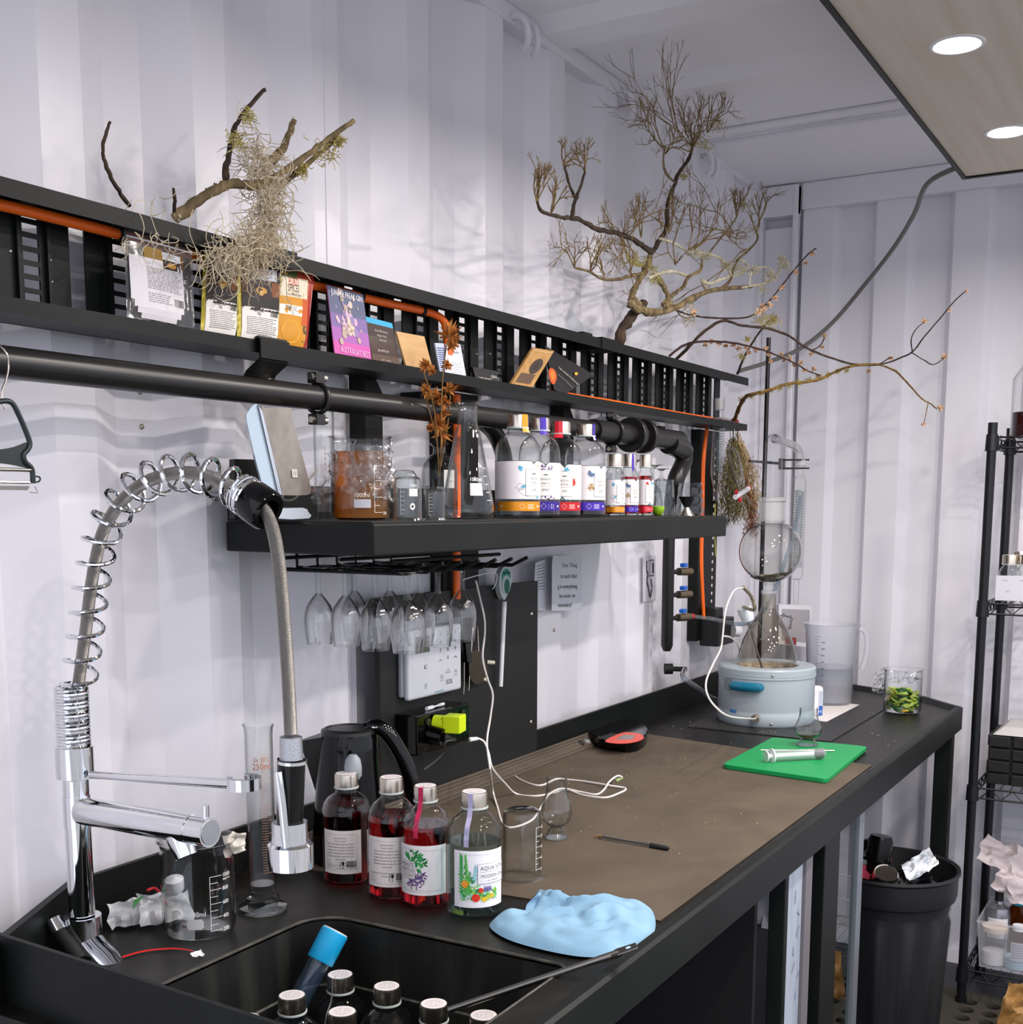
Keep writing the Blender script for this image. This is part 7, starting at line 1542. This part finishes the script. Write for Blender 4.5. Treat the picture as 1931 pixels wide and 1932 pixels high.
# spiral condenser hanging at the tray end, separating funnel, dried bunches
yh = 1.235
sc0 = thing('spiral_condenser', 'spare glass spiral condenser hanging from the far end of the tray', 'condenser')
ax0, ax1 = ony(1359, 750, yh), ony(1350, 945, yh); d = (ax0-ax1); M_, L2 = frame_at(ax1, ax0); mh = mpp(ax0)
MB().lathe([(4.5*mh, 0), (5*mh, L2*.13), (8*mh, L2*.19), (11.5*mh, L2*.26), (11.5*mh, L2*.72), (10*mh, L2*.79), (7*mh, L2*.86), (9*mh, L2*.88), (9.5*mh, L2*.99), (10.5*mh, L2)], MATS['still_glass'], 26, M_).build('jacket', parent=sc0, fixn=False)
MB().lathe([(9.6*mh, L2*.88), (10*mh, L2*.99)], GROUND, 26, M_).build('ground_joint', parent=sc0, fixn=False)
MB().tube([M_@V((7*mh*math.cos(i*.6), 7*mh*math.sin(i*.6), L2*(.26+.48*i/200))) for i in range(201)], .0024, GLASSD, 6, False).build('glass_coil', parent=sc0)
for s in (-1, 1): MB().tube(smoothpts([M_@V((0, 0, L2*.80)), ony(1359+s*14, 792, yh), ony(1359+s*21, 796, yh), ony(1359+s*23, 808, yh)], 4), .0038, GLASS, 10, False).build('hose_barb', parent=sc0)
sf = thing('separating_funnel', 'slanted glass tube funnel with red and white stopcock over the dried bunches', 'funnel')
a0, a1 = ony(1386, 838, 1.20), ony(1402, 915, 1.20); a0, a1 = ony(1380, 845, 1.20), ony(1399, 918, 1.20)
M_, L2 = frame_at(a1, ony(1379, 843, 1.20)); MB().lathe([(3*mh, -.01), (5*mh, 0), (10*mh, L2*.12), (10.5*mh, L2*.8), (8*mh, L2*.92), (3*mh, L2)], MATS['still_glass'], 24, M_).build('tube_body', parent=sf, fixn=False)
MB().tube([ony(1399, 918, 1.20), ony(1417, 952, 1.20)], .0038, GLASS, 12).build('outlet_tube', parent=sf)
MB().cyl(ony(1388, 938, 1.19), ony(1412, 922, 1.19), .0075, WHITEP, 16).build('stopcock', parent=sf)
RDP = mat('red_plastic_cap', '#c4202c', .35)
for a, b in ((1414, 921), (1390, 928), (1397, 943)): MB().ball(ony(a, b, 1.188), .008, RDP, 12, (.7, .7, 1)).build('red_cap', parent=sf)
hk = MB(); hk.tube(smoothpts([ony(1385, 795, 1.22), ony(1386, 810, 1.22), ony(1383, 825, 1.22), ony(1376, 840, 1.21)], 4), .0012, STEEL, 6); hk.build('hook_wire', parent=sf)
HERB = mat('dried_green_herb', '#5d5532', .9, var=(70, '#8a7f50', .4, .6)); STRW = mat('dried_straw', '#a98a58', .9, var=(70, '#c9b083', .4, .6)); RUST = mat('rusty_dried_herb', '#7c4a30', .9, var=(70, '#a07050', .4, .6))
def bunch(lab, top, mid, bot, y, w0, w1, m, seed, n=420):
    t = thing('dried_bunch', lab, 'dried herbs', (0,0,0), 0, 'dried bunches hanging at the tray end'); random.seed(seed); mb = MB()
    A, B3, C3 = ony(*top, y), ony(*mid, y), ony(*bot, y); mm_ = mpp(A)
    for k in range(n):
        t_ = random.random()**.8; c = (A.lerp(B3, t_*2) if t_ < .5 else B3.lerp(C3, t_*2-1)); w_ = (w0*(t_)**.5*(1 if t_ < .6 else (1.3-.5*t_)))*mm_
        p = c+V((random.gauss(0, w_*.5), random.gauss(0, w_*.45), random.gauss(0, .01))); d = (C3-A).normalized()*random.uniform(.010, .028)+V((random.gauss(0, .007), random.gauss(0, .007), random.gauss(0, .004)))
        s_ = d.cross(V((random.random()-.5, random.random()-.5, .3))).normalized()*.0014; mb.add([p-s_, p+s_, p+d], [(0, 1, 2)], m)
    mb.build('dried_leaves', parent=t, kind='stuff', fixn=False)
    MB().tube([A+V((0, 0, .03)), A, B3.lerp(A, .5)], .002, STALK, 6).build('tied_stalks', parent=t); return t
bunch('dull green dried herb bunch hanging at the end of the tray', (1384, 825), (1380, 900), (1385, 975), 1.26, 38, 20, HERB, 71, 1900)
bunch('straw-coloured dried bunch hanging right of the green one', (1392, 828), (1412, 890), (1418, 955), 1.25, 30, 16, STRW, 72, 1200)
bunch('rust-red dried sprig hanging lowest behind the round flask', (1405, 900), (1418, 955), (1418, 1000), 1.245, 20, 12, RUST, 73, 600)
MB().tube([ony(1350, 950, 1.262), ony(1349, 1010, 1.262), ony(1351, 1050, 1.262)], .0016, mat('yellow_green_rod', '#a9a83a', .4), 6).build('thermometer_rod', label='thin yellow-green glass rod hanging below the spare condenser', cat='rod')
# white framed box, jug, dosing bottle and paper behind the mantle
bo_ = thing('white_box', 'white display box with black line emblem leaning behind the boiling flask', 'box')
yb_ = 1.10; c = [ony(a, b, yb_) for a, b in ((1470, 1215), (1533, 1222), (1533, 1143), (1470, 1141))]; MB().slab(c, (0.03, .03, 0), WHITEP).build('box_body', parent=bo_)
pr = qprint(c); pr.rect(.08, .1, .92, .9, '#a9a6a8'); pr.layer(); 
def emb2(pr, u, v, r): 
    for k in range(2): pr.path([(u+r*(1 if (i+k) % 2 else .6)*math.cos(i*pi/4+k*.4), v+r*(1 if (i+k) % 2 else .6)*math.sin(i*pi/4+k*.4)) for i in range(9)], .018, '#3a3a3c')
emb2(pr, .2, .58, .22); pr.layer().rect(.18, .02, .5, .2, '#9c2a22'); pr.build('emblem_print', parent=bo_)
J0 = stand(1580, 1338, ZB, .08); J0 = V((3.52, .955, ZB+.004)); mj = mpp(J0); jz = lambda py: topz((J0.x, J0.y, 0), py)-J0.z
pj = ony(1566, 1200, J0.y); J0 = V((onx(1566, 1300, 3.50).x, onx(1566, 1300, 3.50).y, ZB+.004)); mj = mpp(J0)
jg2 = thing('measuring_jug', 'large milky plastic measuring jug half full of water', 'jug', J0); RJ = 48*mj; hJ = topz(J0, 1176)-J0.z
MB().lathe([(0, .001), (RJ*.80, .001), (RJ*.84, .006), (RJ*1.0, hJ*.93), (RJ*1.06, hJ*.96), (RJ*1.08, hJ), (RJ*1.0, hJ*.985), (RJ*.82, .008), (0, .008)], MILKY, 44).build('jug_wall', parent=jg2, fixn=False)
MB().lathe([(0, .009), (RJ*.80, .009), (RJ*.905, hJ*.46), (0, hJ*.46)], glass('jug_water', '#c3d0dc', '#8fa2b5', 1.2, 0, 2, .10), 36).build('water', parent=jg2, fixn=False)
MB().tube(smoothpts([RTd*(RJ*1.03)+V((0, 0, hJ*.93)), RTd*(RJ*1.25)+V((0, 0, hJ*.92)), RTd*(RJ*1.40)+V((0, 0, hJ*.80)), RTd*(RJ*1.38)+V((0, 0, hJ*.58)), RTd*(RJ*1.22)+V((0, 0, hJ*.42))], 5), .0085, MILKY, 12).build('handle', parent=jg2)
pr = Print(curved(RJ*.97, FR(J0)-.55)); 
for k in range(13): pr.layer() if k == 0 else 0; pr.rect(-.008, hJ*(.42+.036*k), (.010 if k % 3 == 0 else .002), hJ*(.42+.036*k)+.0012, '#7a828c')
for k in range(7): pr.rect(.012, hJ*(.30+.08*k), .022, hJ*(.30+.08*k)+.003, '#6f7780')
pr.build('graduation_marks', parent=jg2)
MB().slab([onz(1545, 1360, ZB+.003), onz(1560, 1362, ZB+.003), onz(1622, 1330, ZB+.003), onz(1560, 1322, ZB+.003), onz(1500, 1340, ZB+.003)], (0, 0, .0008), C('#e2dcd8')).build('paper_sheet', label='white paper sheet lying under the plastic jug', cat='paper')
D1 = onz(1537, 1352, ZB); db = thing('dosing_pack', 'upright white rounded pack with blue label between mantle and jug', 'pack', (D1.x, D1.y, ZB+.0035)); hD = topz(D1, 1294)-ZB-.004
mD = mpp(D1); U_ = V((RT.x, RT.y, 0)).normalized()
Mx = Matrix((U_, V((-U_.y, U_.x, 0)), V((0, 0, 1)))).transposed().to_4x4()
MB().box((-14*mD, -.012, 0), (14*mD, .022, hD), WHITEP, Mx).build('body', parent=db, bevel=.008, seg=3)
pr = Print(flat(Mx@V((-.0, -.0125, 0)), Mx.to_3x3()@V((1, 0, 0)), (0, 0, 1), .0002)); pr.rect(.008, .002, 13*mD, hD*.35, '#2f5fae'); pr.rect(.008, hD*.35, 13*mD, hD*.85, '#b9c0cc'); pr.layer().text('HCL', .015, hD*.12, .009, '#dfe6f4', 'c'); pr.build('label', parent=db)
# beaker of sliced cucumber with film
JB = stand(1702, 1350, ZB, .055); JB.z = ZB+.0004; mb_ = mpp(JB); Rj = 35*mb_; hj = topz(JB, 1262)-ZB
t = vessel('beaker', 'glass beaker of sliced cucumber under cling film at the bench end', JB, beaker_prof(Rj, hj), 'beaker', 'graduated beakers')
CUG = mat('cucumber_green', '#1f5a1c', .35); CUP = mat('cucumber_flesh', '#a8bd4a', .4, sss=.1); CUY = mat('lemon_peel', '#d8a81a', .4)
random.seed(17)
for k in range(120):
    a = random.uniform(0, 2*pi); rr2 = Rj*random.uniform(.55, .84); z_ = random.uniform(.010, hj*.50); m3 = CUP if random.random() < .62 else (CUG if random.random() < .85 else CUY)
    L2 = random.uniform(.018, .034); ta = random.uniform(-.5, .5); P = []
    for i in range(5): aa = a+(i-2)*L2/4/rr2; P.append(V((rr2*math.cos(aa), rr2*math.sin(aa), z_+math.sin(ta)*(i-2)*L2/4)))
    mb = MB(); mb.tube(P, [.002, .0035, .004, .0035, .002], m3, 6); ob = mb.build('cucumber_slice', parent=t)
for k in range(22):
    a = random.uniform(0, 2*pi); rr2 = Rj*random.uniform(0, .55); P = [V((rr2*math.cos(a)+random.uniform(-.012, .012), rr2*math.sin(a)+random.uniform(-.012, .012), hj*.5+random.uniform(-.006, .006))) for i in range(3)]
    mb = MB(); mb.tube(smoothpts(P, 3), .0035, random.choice((CUP, CUG)), 6); mb.build('cucumber_slice', parent=t)
fl = MB()
for k in range(7): a = FR(JB)+(-1.6 if k < 4 else random.uniform(-1, 1.4)); q = V((math.cos(a)*Rj*(1.25 if k < 4 else 1.0), math.sin(a)*Rj*(1.25 if k < 4 else 1.0), hj*(.55+.1*k if k < 4 else .85))); crumple(fl, q, ((.035, -.02, 0), (0, 0, .035)), 12, .012, FILM, 80+k)
fl.build('cling_film', parent=t, fixn=False, kind='stuff')

# ================================================================== RIGHT SIDE: WIRE SHELVING, BIN, MAT
wsx = thing('wire_shelving', 'black wire shelving unit standing against the end wall at the right', 'shelving')
BR = mat('black_wire_steel', '#15161a', .35, .3)
PX1, PY1, PX2, PY2 = 3.50, .548, 3.775, .541
ztop = onx(1888, 797, PX1).z
posts = [(PX1, PY1), (PX2, PY2), (PX1, -.35), (PX2, -.35)]
for x, y in posts:
    mb = MB(); mb.cyl((x, y, .03), (x, y, ztop), .0125, BR, 18); mb.build('post', parent=wsx)
    MB().cyl((x, y, .0), (x, y, .03), .016, BR, 14).build('foot', parent=wsx)
zsh = [onx(1895, 835, PX1).z, onx(1850, 1148, PX1).z, onx(1837, 1495, PX1).z, onx(1820, 1838, PX1).z]
for i, z in enumerate(zsh):
    for x, y in posts[:2]: MB().tube([(x, y, z-.022), (x, y, z+.022)], [.0175, .0155], BR, 18).build('collar', parent=wsx)
    fr = thing_ = MB()
    for x in (PX1, PX2):
        for dz in (-.014, .014): fr.cyl((x, PY1, z+dz), (x, -.35, z+dz), .003, BR, 6)
        P = [(x, PY1-.02-.028*k, z+(.014 if k % 2 else -.014)) for k in range(31)]; fr.tube(P, .0018, BR, 5)
    for y in (PY1, -.35):
        for dz in (-.014, .014): fr.cyl((PX1, y, z+dz), (PX2, y, z+dz), .003, BR, 6)
        P = [(PX1+.02+.028*k, y, z+(.014 if k % 2 else -.014)) for k in range(9)]; fr.tube(P, .0018, BR, 5)
    fo = fr.build('shelf_frame', parent=wsx)
    gr_ = MB()
    for k in range(34): gr_.cyl((PX1, PY1-.02-.026*k, z+.018), (PX2, PY1-.02-.026*k, z+.018), .0014, BR, 5)
    gr_.build('wire_grid', parent=fo, kind='stuff')
WY = lambda px, x: onx(px, 1200, x).y
def shelfz(i): return zsh[i]+.020
# dark jar on top shelf
t = thing('dark_jar', 'tall jar of dark red liquid on the top wire shelf, cut by the frame', 'jar', (3.66, onx(1945, 800, 3.66).y, shelfz(0)))
MB().lathe([(0, .001), (.05, .001), (.052, .01), (.052, .16), (.03, .19), (.028, .20)], GLASS, 30).build('glass_body', parent=t, fixn=False)
MB().lathe([(0, .003), (.048, .003), (.048, .068), (0, .068)], mat('dark_wine', '#2b0708', .15), 30).build('liquid', parent=t, fixn=False)
# labelled bottles second shelf
for i, (px, x) in enumerate(((1903, 3.56), (1935, 3.56), (1922, 3.68), (1950, 3.68))):
    y = onx(px, 1130, x).y; R = 20*mpp((x, y, 1.15)); H = topz((x, y, 0), 1047 if x < 3.6 else 1040)-shelfz(1)
    t = bottle(('front left', 'front right', 'back left', 'back right')[i]+' clear bottle with white box label on the second wire shelf', V((x, y, shelfz(1))), H, R*.95, FR((x, y)), None, small=True, group='clear bottles on the second wire shelf', dish=False)
    if x < 3.6:
        pr = Print(flat(V((-R-.004, R, 0)), (0, -1, 0), (0, 0, 1), .0002)); pr.rect(0, .002, R*2, H*.56, '#c9c9d2'); pr.layer().text(('Gum', '2.4%')[i], R*.8, H*.44, .007, '#7a7a88', 'c'); pr.text('# 2', R*1.1, H*.2, .008, '#7a7a88', 'c'); pr.build('card_label', parent=t)
# woven basket and foil tray third shelf
zb3 = shelfz(2); y1 = onx(1862, 1480, 3.55).y; WV = mat('black_woven_strap', '#141211', .55, bump=(60, .4, .002))
bs = thing('woven_basket', 'black woven strap basket on the third wire shelf', 'basket'); hb3 = topz((3.54, y1, 0), 1385)-zb3
MB().box((3.545, y1-.40, zb3+.001), (3.75, y1-.004, zb3+hb3-.004), C('#0c0b0b', .8)).build('liner', parent=bs)
for j in range(4):
    for k in range(7):
        ya = y1-.062*k; z_ = zb3+hb3*j/4; pr_ = .004 if (j+k) % 2 else 0
        MB().box((3.538-pr_, ya-.058, z_+.002), (3.545, ya-.003, z_+hb3/4-.003), WV).build('strap', parent=bs, bevel=.002)
for j in range(4): 
    for k in range(3): MB().box((3.55+.062*k, y1-.004, zb3+hb3*j/4+.002), (3.55+.062*k+.058, y1+(.003 if (j+k) % 2 else 0), zb3+hb3*(j+1)/4-.003), WV).build('strap', parent=bs, bevel=.002)
ft = thing('takeaway_tray', 'clear lidded foil tray resting on the woven basket', 'tray'); zz = zb3+hb3
MB().add([(3.54, y1-.35, zz), (3.54, y1-.01, zz), (3.74, y1-.01, zz), (3.74, y1-.35, zz), (3.56, y1-.33, zz+.022), (3.56, y1-.035, zz+.022), (3.72, y1-.035, zz+.022), (3.72, y1-.33, zz+.022)], [(0, 1, 5, 4), (1, 2, 6, 5), (2, 3, 7, 6), (3, 0, 4, 7), (4, 5, 6, 7)], mat('pale_tray', '#b5b1b0', .3)).build('lid', parent=ft, bevel=.003)
# bottom shelf: clear crate with jars, bags
zb4 = shelfz(3); yl = onx(1842, 1800, 3.54).y
cr_ = thing('storage_crate', 'clear plastic crate of jars on the lowest wire shelf', 'crate')
def crate(x0, x1, y0, y1_, z0, z1, m, par):
    mb = MB(); P = [(x0+.01, y0+.01), (x1-.01, y0+.01), (x1-.01, y1_-.01), (x0+.01, y1_-.01)]; Q = [(x0, y0), (x1, y0), (x1, y1_), (x0, y1_)]
    mb.add([(a, b, z0) for a, b in P]+[(a, b, z1) for a, b in Q], [(i, (i+1) % 4, (i+1) % 4+4, i+4) for i in range(4)]+[(0, 1, 2, 3)], m); mb.build('crate_wall', parent=par, fixn=False)
    MB().tube([(x0, y0, z1), (x1, y0, z1), (x1, y1_, z1), (x0, y1_, z1), (x0, y0, z1)], .004, MILKY, 6, False).build('crate_rim', parent=par)
crate(3.52, 3.76, yl-.32, yl-.002, zb4, zb4+.135, MILKY, cr_)
def jar(name, lab, px, x, R, H, body, cap, capm, cat='jar'):
    y = onx(px, 1780, x).y; t = thing(name, lab, cat, (x, y, zb4+.002)); MB().lathe([(0, .001), (R, .003), (R, H*.86), (R*.85, H*.9)], GLASS, 28).build('glass_body', parent=t, fixn=False)
    MB().lathe([(0, .004), (R*.93, .004), (R*.93, H*body[0]), (0, H*body[0])], body[1], 26).build('contents', parent=t, fixn=False)
    MB().lathe([(R*cap, H*.88), (R*cap*1.02, H), (0, H)], capm, 26).build('lid', parent=t, fixn=False); return t
CREAM = mat('cream_lid', '#d9c9b8', .5)
jar('salt_jar', 'glass jar of white salt with cream lid in the clear crate', 1877, 3.57, .035, .112, (.35, C('#e6e2e2')), 1.0, CREAM)
t = jar('sugar_bottle', 'clear bottle of pale blue liquid with label in the crate at frame edge', 1922, 3.57, .038, .125, (.25, mat('pale_blue_liquid', '#b5d0e0', .2)), .45, WHITEP, 'bottle')
pr = Print(curved(.0385, FR((3.57, onx(1922, 1780, 3.57).y)))); pr.rect(-.02, .03, .03, .085, '#b9bcc4'); pr.layer(); [pr.rect(-.015, .04+.007*k, .02, .0415+.007*k, '#6a6c74') for k in range(6)]; pr.build('label', parent=t)
y = onx(1884, 1730, 3.66).y; t = thing('spray_bottle', 'grey shouldered bottle with red-marked label at the back of the crate', 'bottle', (3.66, y, zb4+.002)); hB = topz((3.66, y, 0), 1700)-zb4
MB().lathe([(0, 0), (.036, .002), (.036, hB*.75), (.030, hB*.88), (.014, hB*.95), (.012, hB)], mat('silver_plastic', '#8a8b90', .25, .7), 28).build('bottle_body', parent=t, fixn=False)
pr = Print(curved(.0365, FR((3.66, y)))); pr.rect(-.03, hB*.35, .03, hB*.72, '#dcdade'); pr.layer().disc(-.004, hB*.58, .010, '#b93a35', 16, .008); pr.layer().disc(-.004, hB*.56, .006, '#dcdade', 12, .004); pr.build('label', parent=t)
MB().lathe([(.012, hB), (.013, hB+.05), (.009, hB+.06), (0, hB+.06)], C('#1a1a1c'), 16).build('pump', parent=t, fixn=False)
y = onx(1912, 1740, 3.68).y; t = thing('amber_bottle', 'amber bottle with teal cap behind the jars in the crate', 'bottle', (3.68, y-.01, zb4+.002))
MB().lathe([(0, 0), (.03, .002), (.03, .13), (.014, .15)], glass('amber_glass', '#a8702c', '#5a3008', 1.5, 0, 2), 24).build('glass_body', parent=t, fixn=False); MB().lathe([(.016, .15), (.017, .19), (0, .19)], mat('teal_cap', '#0f8fa8', .4), 18).build('cap', parent=t, fixn=False)
mb = MB(); yq = onx(1905, 1665, 3.66).y; crumple(mb, (3.66, yq, zb4+.285), ((0, -.16, -.05), (.05, -.02, .07)), 20, .030, mat('milky_bag', '#cfc2c4', .5, alpha=.85), 55); mb.build('plastic_bag', label='crumpled translucent plastic bag piled above the crate', cat='bag', fixn=False)
mb = MB(); yq = onx(1920, 1705, 3.62).y; crumple(mb, (3.62, yq, zb4+.215), ((0, -.12, -.05), (.03, -.02, .06)), 18, .024, mat('milky_bag', ''), 57); mb.build('plastic_bag', label='smaller pale plastic bag slumped over the jars in the crate', cat='bag', fixn=False)
# bin under the bench
bn = thing('rubbish_bin', 'ribbed black plastic bin full of rubbish under the bench end', 'bin', (3.10, .675, 0))
BINM = mat('bin_plastic', '#17181b', .5); nb = 72; prof = [(.125, 0), (.130, .01), (.148, .42), (.160, .425), (.166, .44), (.166, .488), (.172, .495), (.170, .502), (.160, .498), (.150, .46), (.125, .05)]
vs = []
for r, z in prof:
    for i in range(nb): a = 2*pi*i/nb; rib = .0035*(1 if (i % 6) in (0, 1) and .02 < z < .40 and r < .15 else 0); vs.append(((r+rib)*math.cos(a), (r+rib)*math.sin(a), z))
# extra rings so the ribs run up the wall
mb = MB(); ringsz = [(.125, 0, 0), (.127, .02, 0), (.128, .03, 1), (.146, .37, 1), (.147, .385, 0), (.150, .42, 0), (.163, .428, 0), (.166, .44, 0), (.167, .488, 0), (.173, .494, 0), (.171, .502, 0), (.162, .498, 0), (.150, .40, 0)]
vs = [((r+(.008 if rb5 and (i % 6) < 2 else 0))*math.cos(2*pi*i/nb), (r+(.008 if rb5 and (i % 6) < 2 else 0))*math.sin(2*pi*i/nb), z) for r, z, rb5 in ringsz for i in range(nb)]
mb.add(vs, [(j*nb+i, j*nb+(i+1) % nb, (j+1)*nb+(i+1) % nb, (j+1)*nb+i) for j in range(len(ringsz)-1) for i in range(nb)], BINM, True); mb.build('bin_body', parent=bn, fixn=False)
mb = MB(); crumple(mb, (3.085, .745, .535), ((.15, -.04, -.01), (.04, .08, .05)), 22, .03, mat('black_liner', '#0c0c0e', .15, coat=.5), 61); mb.build('bin_liner', parent=None, label='shiny black bin liner bulging from the bin', cat='bin liner', fixn=False)
mb = MB(); crumple(mb, (3.10, .675, .455), ((.22, 0, 0), (0, .22, 0)), 16, .02, mat('black_liner', ''), 62); mb.build('bin_liner', label='dark flattened liner filling the mouth of the bin', cat='bin liner', fixn=False)
can = thing('drink_can', 'black drink can with red mark tipped in the bin', 'can'); a0, a1 = V((3.04, .70, .46)), V((3.055, .69, .585)); M_, L2 = frame_at(a0, a1)
MB().lathe([(0, 0), (.027, .002), (.031, .01), (.031, L2*.9), (.026, L2), (0, L2*.98)], mat('can_black', '#0d0d10', .25, .6), 28, M_).build('can_body', parent=can, fixn=False)
pr = Print(curved(.0313, FR(a0)+.7, 0, .0002, M_)); pr.disc(.0, L2*.62, .012, '#c9262c', 16, .016); pr.layer().path([(-.010, L2*.55), (0, L2*.62), (.010, L2*.70)], .0025, '#d8d8dc'); pr.build('can_print', parent=can)
can = thing('drink_can', 'silver can end facing up at the front of the bin', 'can'); a0, a1 = V((3.03, .675, .43)), V((2.985, .660, .512)); M_, L2 = frame_at(a0, a1)
MB().lathe([(.031, 0), (.032, L2*.9), (.030, L2*.96), (.028, L2), (.026, L2*.97), (0, L2*.96)], STEEL, 28, M_).build('can_body', parent=can, fixn=False)
mb = MB(); crumple(mb, (3.085, .60, .515), ((.09, -.05, .03), (.03, .03, .03)), 12, .010, mat('silver_wrapper', '#a9b2ba', .3, .4, var=(30, '#dfe3e8', .4, .6)), 63); mb.build('foil_wrapper', label='crumpled silver wrapper on the right rim of the bin', cat='wrapper', fixn=False)
mb = MB(); crumple(mb, (2.995, .725, .515), ((.06, -.03, -.02), (.02, .05, .05)), 12, .015, mat('crimson_cloth', '#7c1a30', .9, bump=(300, .8, .002)), 64); mb.build('crimson_cloth', label='crimson cloth stuffed in the left side of the bin', cat='cloth', fixn=False)
# perforated rubber floor mat: real holes
fmx0, fmx1, fmy0, fmy1 = 2.75, 3.585, -.45, .655
MATM = mat('perforated_rubber', '#3a372d', .7, bump=(300, .4, .001))
fm = thing('floor_mat', 'black perforated rubber floor mat in front of the bench end', 'mat')
bm = bmesh.new(); 
cells = .062; nx = int((fmx1-.05-fmx0)/cells); ny = int((fmy1-.10-fmy0)/cells); x0 = fmx1-.05-nx*cells; y0 = fmy1-.10-ny*cells
mb = MB(); K = 12
for i in range(nx):
    for j in range(ny):
        cx_, cy_ = x0+cells*(i+.5), y0+cells*(j+.5); sq = []
        for k in range(K):
            a = 2*pi*(k+.5)/K; c_, s_ = math.cos(a), math.sin(a); f_ = (cells/2)/max(abs(c_), abs(s_)); sq.append((cx_+c_*f_, cy_+s_*f_))
        cc = [(cx_+.021*math.cos(2*pi*(k+.5)/K), cy_+.021*math.sin(2*pi*(k+.5)/K)) for k in range(K)]
        vs = [(a, b, .012) for a, b in sq]+[(a, b, .0125) for a, b in cc]+[(a, b, .001) for a, b in cc]
        corners = []
        mb.add(vs, [(k, (k+1) % K, (k+1) % K+K, k+K) for k in range(K)]+[(k+K, (k+1) % K+K, (k+1) % K+2*K, k+2*K) for k in range(K)], MATM)
mb.box((x0, y0-.0, .0), (x0+nx*cells, fmy1-.10, .0015), C('#0a0a0a'))
mb.build('perforated_field', parent=fm, kind='stuff', fixn=False)
MB().prism([(fmx0, y0+ny*cells), (fmx1, y0+ny*cells), (fmx1, fmy1), (fmx0, fmy1)], 0, .0122, MATM).build('ribbed_border', parent=fm)
MB().prism([(x0+nx*cells, fmy0), (fmx1, fmy0), (fmx1, fmy1-.1), (x0+nx*cells, fmy1-.1)], 0, .0122, MATM).build('end_border', parent=fm)
mb = MB(); p = onx(1905, 1900, 3.35); crumple(mb, (3.36, .37, .085), ((.03, -.10, .02), (.03, -.02, .13)), 20, .024, mat('brown_paper_bag', '#8a6434', .6, var=(12, '#9c7440', .4, .6)), 66); mb.build('paper_bag', label='crumpled brown paper bag standing on the floor mat', cat='bag', fixn=False)
mb = MB(); crumple(mb, (2.62, .80, .42), ((.02, .06, .02), (.02, .0, .13)), 14, .02, mat('amber_dried_fruit', '#6f4720', .6), 67); mb.build('dried_leaf_bundle', label='amber dried bundle seen through the glass door gap', cat='bundle', fixn=False)
